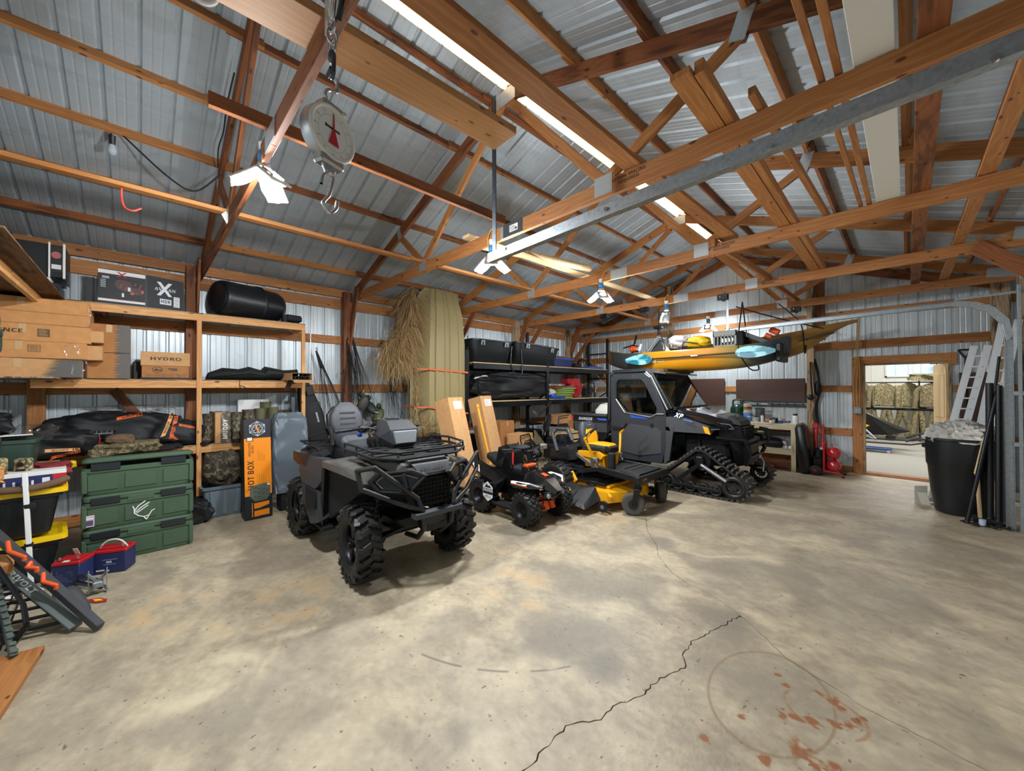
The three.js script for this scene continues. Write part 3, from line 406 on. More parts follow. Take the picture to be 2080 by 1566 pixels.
function rimGeo(r, W2, spokes = 5, out = 1) {
  const w = W2 / 2, g = [mv(lathe([[r * .92, -w * .8], [r + .004, -w * .8], [r + .006, -w * .7], [r * .93, -w * .55], [r * .9, 0], [r * .93, w * .6], [r + .006, w * .72], [r + .004, w * .8], [r * .92, w * .8], [r * .86, w * .5], [r * .84, 0], [r * .92, -w * .8]], 36), 0, 0, 0, 90)];
  const z = out * w * .42;
  g.push(mv(cyl(r * .26, r * .24, .05, 20), 0, 0, z, 90)); g.push(mv(cyl(r * .14, r * .12, .03, 14), 0, 0, z + out * .035, 90)); g.push(mv(cyl(r * .88, r * .88, .008, 24), 0, 0, -out * w * .15, 90));
  for (let i = 0; i < spokes; i++) { for (const d of [-7, 7]) g.push(mv(mv(hull([[-.012, r * .2, -.012], [.012, r * .2, -.012], [-.02, r * .9, -.014], [.02, r * .9, -.014], [-.008, r * .2, .014], [.008, r * .2, .014], [-.012, r * .9, .008], [.012, r * .9, .008]]), 0, 0, z), 0, 0, 0, 0, 0, i * 360 / spokes + d)); g.push(mv(mv(cyl(.007, .007, .012, 6), 0, r * .17, z + out * .028, 90), 0, 0, 0, 0, 0, i * 360 / spokes + 36)); }
  return g;
}
function wheel(t, [x, y, z], geoT, geoR, mt, mr, turn = 0, roll = 0) { const w = part('wheel', geoT, mt, t); w.position.set(x, y, z); w.rotation.set(0, turn * D2R, roll * D2R, 'YXZ'); part('rim', geoR, mr, w); return w; }
const spring = (p0, p1, r, turns, th) => { const [m, L] = basis(p0, p1, [0, 1, .02]); const pts = []; for (let i = 0; i <= turns * 10; i++) { const a = i / 10 * 6.283; pts.push([-L / 2 + L * i / (turns * 10), Math.cos(a) * r, Math.sin(a) * r]); } const g = tube(pts, th, 5, false, turns * 12); g.applyMatrix4(m); return g; };

// ---------------------------------------------------------------- grey quad bike, nose towards +x
{
  const t = thing('quad_bike', 'large grey four-wheeled quad bike with passenger backrest, nearest vehicle on the floor', 'quad bike', [-4.15, 0, -1.9]);
  const tf = merge([tireGeo(.335, .22, .19, { n: 18, lug: .03 })]), tr = merge([tireGeo(.335, .27, .18, { n: 18, lug: .03 })]), rf = s => merge([rimGeo(.19, .22, 5, s)]);
  for (const s of [1, -1]) { wheel(t, [.73, .335, s * .49], tf, rf(s), M.rubber, M.blackMetal, -4, s * 11); wheel(t, [-.84, .335, s * .48], tr, rf(s), M.rubber, M.blackMetal, 0, s * 23); }
  part('frame', [b(-.75, .85, .36, .5, -.2, .2, .02), b(-.5, .5, .45, .8, -.24, .24, .03), ...[.73, -.84].map(x => rod([x, .34, -.42], [x, .34, .42], .025)), ...[1, -1].flatMap(s => [bar([.55, .42, s * .14], [.72, .3, s * .42], .03, .03), bar([.9, .42, s * .14], [.75, .3, s * .42], .03, .03), bar([.6, .55, s * .16], [.74, .42, s * .4], .025, .025), rod([.7, .34, s * .4], [.66, .86, s * .22], .022), rod([-.8, .34, s * .38], [-.65, .85, s * .22], .022)])], M.blackMetal, t);
  parts('shock_spring', [1, -1].map(s => spring([.69, .45, s * .36], [.66, .82, s * .23], .034, 7, .007)), M.steelDark, t);
  for (const s of [1, -1]) {
    const fl = [[.08, .985, .6], [.1, 1.0, .3], [.55, 1.03, .3], [.62, 1.0, .6], [.95, .99, .52], [1.06, .96, .36], [.12, .93, .61], [.6, .94, .615], [.98, .9, .55], [.1, .9, .35], [1.0, .88, .4]].map(p => [p[0], p[1], p[2] * s]);
    part('front_fender', hull(fl), M.titan, t); part('fender_flare', [hull([[.08, .97, .6], [.16, .9, .6], [-.02, .3, .56], [-.09, .34, .56], [.08, .95, .52], [.13, .9, .52], [-.04, .3, .5], [-.09, .34, .5]].map(p => [p[0], p[1], p[2] * s]))], M.plBlack, t);
    part('fender_liner', hull([[.1, .94, .56], [.2, .94, .3], [-.02, .36, .5], [.05, .4, .26], [1.0, .93, .3], [1.0, .9, .5], [.1, .97, .4], [.7, .99, .4]].map(p => [p[0], p[1], p[2] * s])), M.blackMatt, t);
    part('rear_fender', hull([[-.6, .96, .52], [-.6, .84, .56], [-1.15, .94, .54], [-1.18, .86, .5], [-.5, .96, .3], [-1.15, .97, .3], [-.7, .8, .56], [-1.1, .84, .55]].map(p => [p[0], p[1], p[2] * s])), M.plBlack, t);
    part('side_panel', [hull([[-.82, .93, .52], [-.08, .96, .5], [.02, .8, .56], [-.12, .67, .6], [-.55, .67, .61], [-.76, .78, .58], [-.7, .9, .3], [0, .9, .3], [-.05, .7, .3]].map(p => [p[0], p[1], p[2] * s])), hull([[-.55, .66, .61], [-.06, .66, .59], [.02, .36, .61], [-.2, .3, .62], [-.52, .5, .61], [-.5, .64, .36], [0, .45, .36], [-.2, .34, .36]].map(p => [p[0], p[1], p[2] * s]))], M.plGrey, t);
    part('storage_hatch', hull([[-.4, .65, .615], [-.1, .64, .6], [-.04, .48, .63], [-.32, .42, .635], [-.4, .62, .5], [-.12, .5, .5]].map(p => [p[0], p[1], p[2] * s])), M.plBlack, t);
    part('footwell', [b(-.4, .02, .26, .3, s * .24, s * .58, .01), ...[0, 1, 2, 3, 4].map(i => b(-.36 + i * .08, -.33 + i * .08, .3, .315, s * .28, s * .56, .003))], M.blackMatt, t);
    // headlight: six-sided black bezel, bright edge strip and lens
    const hx = [[.3, .06], [.16, .115], [-.13, .1], [-.2, .03], [-.12, -.07], [.14, -.1]], hi = hx.map(p => [p[0] * .8 + .01, p[1] * .72]);
    const H = new THREE.Group(); const bez = part('headlight', mv(ext(hx, .06, .012, [hi]), 0, 0, 0, 0, 0, 0, [s, 1, 1]), M.black, t); bez.position.set(1.09, .895, s * .36); bez.rotation.set(-8 * D2R, (90 - s * 32) * D2R, 0, 'YXZ');
    part('lens', mv(ext(hi, .02, .004), 0, 0, -.02, 0, 0, 0, [s, 1, 1]), std(0x34383c, .12, .3), bez); part('light_strip', mv([0, 1, 2, 3].map(i => bar([hi[i][0] * .86, hi[i][1] * .8, .0], [hi[i + 1][0] * .86, hi[i + 1][1] * .8, .0], .014, .008, [0, 0, 1])).reduce((a, c) => merge([a, c])), 0, 0, 0, 0, 0, 0, [s, 1, 1]), std(0xa59a80, .25, .2), bez);
  }
  part('hood', hullZ([[.28, 1.09, .3], [.55, 1.11, .31], [1.0, 1.05, .27], [1.14, 1.0, .22], [1.17, .93, .2], [.28, 1.0, .34], [1.05, .92, .3], [.6, 1.0, .36]]), M.titan, t);
  const pl = part('name_plate', hullZ([[1.0, 1.085, .2], [1.14, 1.03, .19], [1.19, .96, .15], [1.0, 1.05, .2], [1.14, .94, .14]]), M.plGrey, t);
  const lt = part('lettering', plate(.3, .05), printMat(384, 64, txt('POLARIS', 'bold 54px sans-serif', '#0b0b0c')), pl, 'dark raised lettering on the nose'); lt.position.set(1.171, 1.0, 0); lt.rotation.set(0, 90 * D2R, 0); lt.rotateX(-36 * D2R); lt.position.x += .004;
  part('grille', [hullZ([[1.12, .9, .24], [1.16, .66, .17], [1.02, .9, .24], [1.05, .62, .17]]), ...[0, 1, 2, 3, 4, 5].map(i => mv(box(.01, .008, .36, .002), 1.175 - i * .001, .69 + i * .035, 0)), ...[-4, -3, -2, -1, 0, 1, 2, 3, 4].map(i => b(1.16, 1.178, .68, .88, i * .04 - .004, i * .04 + .004, .002))], M.blackMatt, t);
  part('bumper', [...[1, -1].flatMap(s => pipe([[1.25, .66, .16], [1.22, .76, .19], [1.19, .86, .3], [1.13, 1.06, .53], [1.0, 1.03, .62], [1.04, .88, .6], [1.2, .74, .34], [1.25, .66, .16]].map(p => [p[0], p[1], p[2] * s]), .021)), ...[1, -1].flatMap(s => [...pipe([[1.25, .66, s * .16], [1.24, .5, s * .14], [1.1, .38, s * .12], [.9, .36, s * .12]], .022), bar([1.17, .98, s * .3], [1.2, .86, s * .28], .03, .03)]), hullZ([[1.2, .64, .14], [1.22, .46, .11], [1.16, .64, .14], [1.15, .44, .11]])], M.plBlack, t);
  part('bumper_plate', hullZ([[1.235, .655, .26], [1.285, .64, .24], [1.235, .615, .26], [1.285, .6, .24]]), M.steelDark, t, 'bright metal cross plate'); 
  part('winch', [mv(cyl(.05, .05, .2), 1.12, .5, 0, 90), b(1.15, 1.22, .45, .52, -.1, .1, .01)], M.blackMetal, t);
  const rr2 = [[.36, 1.12, .48], [.7, 1.13, .5], [.98, 1.11, .48], [1.1, 1.09, .3], [1.1, 1.09, -.3], [.98, 1.11, -.48], [.7, 1.13, -.5], [.36, 1.12, -.48]];
  part('front_rack', [...pipe(rr2, .013), ...pipe(rr2.map(p => [p[0] * .98, p[1] + .055, p[2]]), .012), ...rr2.map(p => rod([p[0], p[1] - .04, p[2]], [p[0] * .98, p[1] + .055, p[2]], .01)), ...[.5, .65, .8, .95].map(x => rod([x, 1.115, -.46], [x, 1.115, .46], .009)), b(.34, 1.02, 1.075, 1.095, -.42, .42, .01), ...[.14, -.14].map(z => b(.4, .98, 1.09, 1.115, z - .06, z + .06, .01))], M.blackMatt, t);
  const pod = part('handlebar_pod', hullZ([[.2, 1.24, .12], [.26, 1.39, .09], [.5, 1.38, .12], [.64, 1.3, .15], [.66, 1.16, .13], [.6, 1.1, .1], [.24, 1.12, .1], [.45, 1.22, .175]]), M.plGrey, t);
  part('pod_lens', hullZ([[.61, 1.29, .13], [.675, 1.28, .12], [.68, 1.17, .1], [.62, 1.14, .1]]), M.lens, pod); part('pod_vent', b(.34, .42, 1.385, 1.395, -.06, .06, .003), M.blackMatt, pod);
  part('handlebar', [...pipe([[.3, 1.2, 0], [.3, 1.27, .12], [.26, 1.3, .2], [.1, 1.27, .44]], .014), ...pipe([[.3, 1.2, 0], [.3, 1.27, -.12], [.26, 1.3, -.2], [.1, 1.27, -.44]], .014), ...[1, -1].flatMap(s => [rod([.17, 1.285, s * .33], [.08, 1.265, s * .47], .019), b(.16, .24, 1.25, 1.32, s * .2, s * .28, .015), rod([.24, 1.3, s * .26], [.2, 1.28, s * .46], .007), ...pipe([[.26, 1.29, s * .18], [.36, 1.25, s * .24], [.4, 1.1, s * .2]], .012)]), b(.0, .3, 1.08, 1.18, -.12, .12, .04)], M.plBlack, t); part('throttle_cap', b(.1, .16, 1.2, 1.24, .22, .26, .01), M.blue, t, 'small blue cap');
  const sl = (x, y, w, h) => rrect(w, h, Math.min(w, h) * .42, 4).map(p => [x, y + p[1], p[0]]);
  part('seat', [loft([sl(.24, 1.0, .2, .16), sl(.12, 1.0, .27, .2), sl(-.1, .96, .34, .22), sl(-.36, .93, .4, .22), sl(-.46, .97, .4, .26)]), loft([sl(-.44, .98, .36, .2), sl(-.5, 1.05, .42, .2), sl(-.7, 1.08, .44, .18), sl(-.88, 1.08, .4, .18)])], M.seat, t);
  const br = [[.14, 0, .34], [.26, .06, .42], [.3, .2, .46], [.26, .38, .42], [.16, .47, .28], [.08, .5, .14]];
  const bk = part('backrest', mv(loft([[0, .24, .07], [.08, .32, .1], [.2, .42, .11], [.32, .4, .1], [.42, .3, .09], [.48, .16, .05]].map(([y, w, d]) => rrect(d, w, d * .45, 4).map(p => [p[0], y, p[1]]))), 0, 0, 0, 0, 0, 12), M.seat, t); bk.position.set(-.82, 1.06, 0);
  part('backrest_rib', [.13, .2, .27, .34].map(y => mv(box(.012, .022, .2 - .1 * Math.abs(y - .24), .005), .052 - y * .21, y, 0, 0, 0, 12)), M.seatDark, bk); part('backrest_shell', mv(loft([[0, .26, .05], [.1, .44, .07], [.34, .44, .07], [.44, .28, .05]].map(([y, w, d]) => rrect(d, w, d * .45, 4).map(p => [p[0] - .06, y, p[1]]))), 0, 0, 0, 0, 0, 12), M.plBlack, bk);
  parts('armrest', [1, -1].map(s => tube([[-.82, 1.15, s * .22], [-.7, 1.24, s * .3], [-.52, 1.22, s * .31], [-.5, 1.05, s * .3]], .022)), M.blackMatt, t);
  const rk = [[-.5, 1.0, .44], [-.5, 1.05, .48], [-1.12, 1.06, .46], [-1.2, 1.04, .3], [-1.2, 1.04, -.3], [-1.12, 1.06, -.46], [-.5, 1.05, -.48], [-.5, 1.0, -.44]];
  part('rear_rack', [...pipe(rk, .012), ...[-.7, -.85, -1.0].map(x => rod([x, 1.04, -.46], [x, 1.04, .46], .009)), bar([-.55, 1.03, .47], [-1.1, .98, .4], .03, .02)], M.blackMatt, t);
  part('cargo_bag', mv(lump(.3, .1, .42, { e: .6, amp: .1, s: 4 }), -.95, .9, .06), M.fabDk, t); part('seat_base', hullZ([[-.5, 1.0, .24], [.2, .98, .16], [-.9, 1.02, .22], [-.5, .8, .3], [.3, .8, .26], [-.9, .85, .3]]), M.seatDark, t);
}
// ---------------------------------------------------------------- small black kids' quad
{
  const t = thing('kids_quad', "small black kids' quad with white and orange graphics between the grey quad and the mower", 'quad bike', [-3.72, 0, -3.74]);
  const tf = merge([tireGeo(.21, .19, .1, { n: 16, lug: .016, rows: 'knob', lw: .04 })]), tr = merge([tireGeo(.235, .22, .1, { n: 16, lug: .018, rows: 'knob', lw: .045 })]);
  for (const s of [1, -1]) { wheel(t, [.42, .21, s * .31], tf, merge([mv(lathe([[.0, .02], [.05, .03], [.085, .0], [.1, .04], [.106, .07], [.1, .075], [.08, .02], [.04, .05], [0, .05]], 28), 0, 0, 0, s * 90)]), M.rubber, M.blackMetal, -3, s * 9); wheel(t, [-.42, .235, s * .29], tr, merge([mv(lathe([[.0, .02], [.05, .03], [.085, .0], [.1, .05], [.106, .09], [.1, .095], [.08, .02], [.04, .05], [0, .05]], 28), 0, 0, 0, s * 90)]), M.rubber, M.blackMetal); }
  part('frame', [b(-.4, .3, .24, .42, -.1, .1, .02), rod([-.42, .235, -.25], [-.42, .235, .25], .02), b(-.12, .12, .2, .42, -.12, .12, .03), ...[1, -1].map(s => rod([.4, .26, s * .2], [.3, .52, s * .12], .014))], M.blackMetal, t);
  parts('suspension_arm', [1, -1].map(s => [bar([.3, .26, s * .06], [.42, .2, s * .24], .022, .022), bar([.5, .26, s * .06], [.43, .2, s * .24], .022, .022), bar([.48, .36, s * .06], [.44, .28, s * .22], .018, .018), hull([[.46, .16, s * .02], [.56, .18, s * .02], [.5, .34, s * .02], [.46, .16, s * .1], [.56, .18, s * .1], [.5, .34, s * .08]])]), M.orange, t, 'bright orange front suspension arms'); parts('spring', [1, -1].map(s => spring([.42, .3, s * .19], [.34, .48, s * .12], .022, 6, .005)), M.steelDark, t);
  parts('footboard', [1, -1].map(s => hull([[-.2, .16, s * .12], [.22, .16, s * .12], [-.2, .17, s * .34], [.22, .17, s * .34], [-.24, .2, s * .32], [-.2, .13, s * .3], [.2, .13, s * .3]])), M.blackMatt, t);
  for (const s of [1, -1]) { const f = (L) => L.map(p => [p[0], p[1], p[2] * s]);
    part('front_fender', [hull(f([[.22, .52, .12], [.2, .5, .36], [.34, .54, .38], [.5, .53, .34], [.6, .47, .22], [.26, .46, .38], [.5, .48, .36], [.55, .5, .1]]))], M.blackGloss, t);
    part('white_flash', hull(f([[.2, .53, .36], [.25, .545, .375], [.5, .545, .32], [.6, .49, .2], [.24, .515, .39], [.46, .51, .37]])), M.white, t, 'white flash edged orange'); part('orange_edge', hull(f([[.22, .51, .387], [.48, .505, .368], [.6, .475, .22], [.22, .5, .387], [.48, .495, .368], [.6, .465, .22], [.4, .5, .3]])), M.orange, t);
    part('rear_fender', hull(f([[-.1, .5, .14], [-.66, .66, .15], [-.7, .62, .3], [-.42, .53, .36], [-.14, .46, .34], [-.6, .58, .32], [-.2, .22, .33], [-.1, .26, .33], [-.34, .44, .36], [-.1, .42, .34]])), M.blackGloss, t); part('rear_flash', hull(f([[-.42, .57, .365], [-.7, .65, .29], [-.5, .63, .3], [-.4, .55, .37], [-.55, .58, .34]])), std(0xe4c9c0, .4), t); }
  const ds = part('round_sticker', mv(plate(.25, .29), -.2, .33, .4), printMat(256, 300, (x, w, h) => { x.clearRect(0, 0, w, h); x.fillStyle = '#e8eaea'; x.beginPath(); for (let i = 0; i < 6; i++) x.lineTo(w / 2 + 118 * Math.cos(i * 1.047 + .52), h / 2 + 138 * Math.sin(i * 1.047 + .52)); x.fill(); x.fillStyle = '#17181a'; x.fillRect(28, 112, w - 56, 76); x.beginPath(); x.moveTo(60, 100); x.lineTo(110, 44); x.lineTo(140, 80); x.lineTo(160, 56); x.lineTo(200, 100); x.fill(); x.fillStyle = '#fff'; x.font = 'bold 44px sans-serif'; x.textAlign = 'center'; x.fillText('EVOLUTION', w / 2, 152, w - 60); x.fillStyle = '#17181a'; x.fillText('MILLS', w / 2, 236, 120); }), t, 'white six-sided mountain sticker'); 
  part('badge', mv(plate(.14, .14), -.47, .42, .37), printMat(128, 128, (x, w, h) => { x.clearRect(0, 0, w, h); x.fillStyle = '#15161a'; x.beginPath(); x.arc(64, 64, 62, 0, 7); x.fill(); x.fillStyle = '#e4e4e4'; x.fillRect(20, 52, 88, 8); x.fillRect(14, 66, 100, 18); x.fillRect(36, 28, 56, 12); }), t);
  part('hood', hullZ([[.2, .58, .1], [.3, .62, .09], [.55, .56, .09], [.72, .44, .05], [.7, .4, .08], [.5, .47, .16], [.24, .5, .16]]), M.blackGloss, t); part('hood_mark', [hullZ([[.42, .608, .03], [.5, .588, .035], [.44, .596, .03], [.5, .576, .035]])], M.orange, t, 'orange mark on the hood');
  parts('nose_lamp', [1, -1].map(s => mv(ball(.02, .035, .035), .64, .38, s * .13)), M.lens, t); part('front_guard', [...pipe([[.52, .3, .1], [.68, .34, .1], [.72, .42, .0], [.68, .34, -.1], [.52, .3, -.1]], .013), hullZ([[.66, .42, .14], [.6, .34, .16], [.5, .42, .16], [.58, .36, .1]])], M.blackMatt, t);
  part('seat', loft([[.1, .6, .14, .1], [.02, .6, .2, .12], [-.2, .61, .24, .13], [-.42, .68, .26, .14], [-.56, .72, .22, .1]].map(([x, y, w, h]) => rrect(w, h, Math.min(w, h) * .4, 4).map(p => [x, y + p[1], p[0]]))), M.seatDark, t);
  part('body', [hullZ([[.2, .56, .12], [-.5, .6, .14], [.2, .36, .14], [-.4, .4, .14]]), hullZ([[-.02, .6, .12], [-.06, .88, .1], [-.14, .93, .09], [-.3, .88, .11], [-.34, .66, .13], [-.2, .62, .15], [-.12, .78, .15]])], M.blackGloss, t); part('red_stripe', hull([[-.02, .86, .08], [-.0, .7, .12], [.02, .66, .13], [-.04, .88, .1], [.0, .7, .14]]), M.red, t);
  part('handlebar', [...pipe([[.18, .66, 0], [.16, .8, .08], [.14, .88, .12], [.06, .9, .36]], .011), ...pipe([[.18, .66, 0], [.16, .8, -.08], [.14, .88, -.12], [.06, .9, -.36]], .011), ...[1, -1].flatMap(s => [rod([.09, .9, s * .24], [.05, .9, s * .37], .016), rod([.16, .88, s * .2], [.12, .88, s * .36], .005)]), b(.1, .22, .82, .88, -.06, .06, .01)], M.blackMetal, t); part('handlebar_pad', mv(ball(.1, .04, .12), .06, .9, 0), M.sackGreen, t); part('bar_clamp', [b(.16, .24, .66, .7, -.09, .09, .01)], M.orange, t); part('grey_foam_grip', b(.03, .13, .84, .91, -.44, -.34, .01), std(0x77756c, .9), t);
}
// ---------------------------------------------------------------- yellow zero-turn mower, nose towards +x
{
  const t = thing('riding_mower', 'yellow and black zero-turn riding mower parked beside the dark utility vehicle', 'lawn mower', [-3.3, 0, -5.18]);
  const tr = merge([tireGeo(.285, .3, .14, { n: 22, lug: .016, rows: 'turf', lw: .06 })]);
  for (const s of [1, -1]) wheel(t, [-.5, .285, s * .5], tr, merge([mv(lathe([[0, .03], [.06, .04], [.1, 0], [.135, .08], [.142, .13], [.13, .13], [.1, .02], [0, .06]], 28), 0, 0, 0, s * 90)]), M.rubber, M.blackMetal);
  const ct = merge([mv(lathe([[.06, -.055], [.12, -.062], [.145, -.05], [.15, -.03], [.15, .03], [.145, .05], [.12, .062], [.06, .055]], 32), 0, 0, 0, 90)]);
  for (const [z, turn] of [[.42, 24], [-.4, -52]]) { const w = part('caster_wheel', ct, M.rubberWorn, t); w.position.set(.72, .15, z); w.rotation.y = turn * D2R; part('hub', mv(cyl(.06, .06, .13), 0, 0, 0, 90), M.black, w);
    const f = part('caster_fork', [...[1, -1].map(s => hull([[-.02, 0, s * .08], [.03, 0, s * .08], [.1, .2, s * .08], [.02, .2, s * .08], [-.02, 0, s * .092], [.03, 0, s * .092], [.1, .2, s * .092], [.02, .2, s * .092]])), b(.01, .11, .19, .215, -.095, .095, .006), mv(cyl(.04, .04, .16), .06, .28, 0), mv(cyl(.018, .018, .2, 8), 0, 0, 0, 90)], M.blackMetal, t); f.position.set(.72, .15, z); f.rotation.y = turn * D2R; }
  part('frame', [...[1, -1].flatMap(s => [bar([-.85, .4, s * .3], [-.2, .44, s * .34], .07, .05), bar([-.2, .44, s * .34], [.15, .52, s * .36], .06, .05), bar([.15, .52, s * .36], [.82, .48, s * .42], .08, .05)]), bar([.8, .47, -.46], [.8, .47, .46], .09, .05), b(-.9, -.2, .3, .5, -.28, .28, .02)], M.plBlack, t);
  part('front_print', mv(plate(.12, .05), .828, .47, .3, 0, 90), printMat(128, 56, txt('Z1 54', 'bold 46px sans-serif', '#c9a95a')), t, 'small printed model mark');
  part('foot_plate', [hullZ([[.1, .52, .33], [.78, .5, .4], [.1, .5, .33], [.78, .48, .4]]), hullZ([[.42, .57, .2], [.76, .53, .3], [.42, .52, .25], [.76, .505, .34]]), ...[0, 1, 2].map(i => bar([.5 + i * .09, .565 - i * .015, -.24], [.5 + i * .09, .565 - i * .015, .24], .01, .02))], M.blackMatt, t);
  parts('side_bar', [1, -1].map(s => bar([-.3, .68, s * .3], [.12, .52, s * .36], .05, .03)), M.chromeDull, t);
  part('front_cover', [hullZ([[.1, .72, .24], [.14, .66, .22], [.14, .5, .17], [-.2, .74, .26], [-.2, .5, .2]]), hullZ([[-.3, .73, .27], [.06, .75, .26], [.15, .69, .24], [-.3, .66, .27], [.11, .64, .25]])], M.yellow, t, 'yellow cover under the seat'); part('cover_print', mv(plate(.26, .11), .146, .59, 0, 0, 90), printMat(256, 110, (x, w, h) => { x.clearRect(0, 0, w, h); x.fillStyle = '#a8730a'; x.font = 'bold 92px sans-serif'; x.textAlign = 'center'; x.textBaseline = 'middle'; x.fillText('ULTIMA', w / 2, h / 2, w * .95); }), t, 'raised lettering'); part('round_badge', mv(cyl(.022, .022, .008), .146, .68, 0, 0, 0, 90), M.blackMetal, t);
  const ss = (x, y, w, h) => rrect(w, h, Math.min(w, h) * .4, 4).map(p => [x, y + p[1], p[0]]);
  const st = part('seat', loft([ss(.18, .76, .28, .07), ss(.14, .78, .4, .1), ss(-.08, .78, .46, .12), ss(-.26, .78, .42, .11)]), M.seatDark, t); part('seat_insert', [loft([ss(.16, .805, .24, .05), ss(.1, .818, .32, .05), ss(-.08, .825, .34, .05), ss(-.2, .822, .28, .05)])], M.yellow, st, 'yellow seat panel');
  const bp = (y, w, d) => rrect(d, w, d * .42, 4).map(p => [p[0], y, p[1]]);
  const sb = part('seat_back', mv(loft([bp(0, .38, .1), bp(.1, .46, .13), bp(.24, .46, .13), bp(.36, .38, .11), bp(.42, .26, .07)]), 0, 0, 0, 0, 0, 14), M.seat, t); sb.position.set(-.24, .79, 0); sb.scale.set(1, .92, .9); part('back_insert', mv(loft([bp(.04, .26, .06), bp(.12, .34, .06), bp(.22, .34, .06), bp(.28, .26, .05)].map(r => r.map(p => [p[0] + .045, p[1], p[2]]))), 0, 0, 0, 0, 0, 14), M.yellow, sb, 'yellow backrest panel'); part('back_print', mv(plate(.12, .03), -.04, .36, 0, 0, 90, 0), printMat(128, 32, txt('CUB CADET', 'bold 26px sans-serif', '#c8ccd0')), sb).position.x = .02;
  for (const s of [1, -1]) { part('steering_lever', pipe([[.06, .64, s * .36], [.04, .78, s * .42], [.0, .96, s * .5], [.08, 1.05, s * .48]], .02), M.yellow, t, 'yellow steering lever'); part('lever_grip', rod([.02, 1.0, s * .5], [.16, 1.14, s * .44], .021), M.black, t); part('lever_joint', [b(.0, .12, .59, .68, s * .31, s * .37, .01), mv(cyl(.035, .035, .03), .06, .64, s * .39, 90), bar([.02, .65, s * .34], [.14, .56, s * .33], .03, .02)], M.chromeDull, t);
    part('side_pod', hull([[-.7, .75, s * .28], [-.3, .8, s * .28], [-.28, .6, s * .3], [-.72, .62, s * .44], [-.36, .72, s * .44], [-.7, .74, s * .44], [-.34, .6, s * .42]]), M.plBlack, t); }
  part('roll_bar', [...pipe([[-.55, .72, .46], [-.66, .98, .44], [-.62, 1.06, .4], [-.4, 1.06, .38], [-.3, .9, .4]], .03), ...pipe([[-.55, .72, -.46], [-.66, .98, -.44], [-.62, 1.06, -.4], [-.4, 1.06, -.38]], .03), ...pipe([[-.95, .62, .46], [-1.1, .68, .4], [-1.1, .72, -.4]], .035)], M.plGrey, t);
  part('engine', [b(-1.05, -.5, .5, .78, -.26, .26, .04), mv(cyl(.15, .13, .14, 20), -.78, .84, 0), ...[0, 1, 2, 3, 4].map(i => b(-1.0 + i * .05, -.98 + i * .05, .78, .86, -.2, .2, .004))], M.blackMetal, t);
  part('deck', [hullZ([[-.5, .27, .6], [.42, .27, .58], [.56, .25, .3], [-.5, .14, .62], [.44, .13, .6], [.58, .13, .32]]), b(-.3, .35, .27, .31, -.4, .4, .02)], M.yellow, t, 'yellow cutting deck'); part('deck_top', [...[.32, 0, -.32].map(z => mv(cyl(.14, .12, .06), .05, .32, z)), b(-.4, .3, .3, .34, -.45, .45, .02)], M.blackMetal, t);
  part('discharge_chute', [hull([[-.32, .31, .6], [.22, .31, .56], [.3, .2, .62], [-.3, .18, .98], [.3, .09, .94], [-.4, .2, .95], [-.34, .28, .6], [.26, .14, .9], [.34, .16, .62]]), ...[0, 1, 2].map(i => bar([.02 + i * .09, .305 - i * .03, .6], [.05 + i * .09, .16 - i * .03, .97], .012, .012))], M.plBlack, t); const wt = part('warning_label', mv(plate(.13, .1), -.12, .262, .79, 0, 0, 0), printMat(128, 96, (x, w, h) => { x.clearRect(0, 0, w, h); x.fillStyle = '#e9b80e'; x.beginPath(); x.moveTo(64, 2); x.lineTo(126, 44); x.lineTo(100, 92); x.lineTo(20, 92); x.lineTo(2, 44); x.fill(); x.fillStyle = '#c49408'; x.fillRect(44, 38, 40, 8); x.fillRect(36, 56, 56, 6); }), t, 'yellow warning label'); wt.geometry.translate(.12, -.262, -.79); wt.position.set(-.1, .262, .79); wt.rotation.set(-70 * D2R, 0, 0);
  for (const [x, z] of [[.42, .68], [.5, -.55]]) { const w = part('deck_wheel', mv(cyl(.075, .075, .05, 20), 0, 0, 0, 90), M.black, t); w.position.set(x, .1, z); part('hub', mv(cyl(.028, .028, .06, 12), 0, 0, 0, 90), M.chromeDull, w); }
  parts('lift_arm', [bar([-.3, .42, .44], [-.2, .3, .46], .08, .04), bar([.42, .36, -.4], [.62, .3, -.5], .05, .06), bar([.5, .22, .62], [.36, .26, .5], .04, .04)], M.yellow, t); part('park_lever', [rod([-.02, .5, -.02], [.14, .66, -.1], .01), mv(cyl(.035, .03, .1), .25, .6, .2), b(.2, .3, .5, .75, .14, .22, .02)], M.blackMatt, t);
}
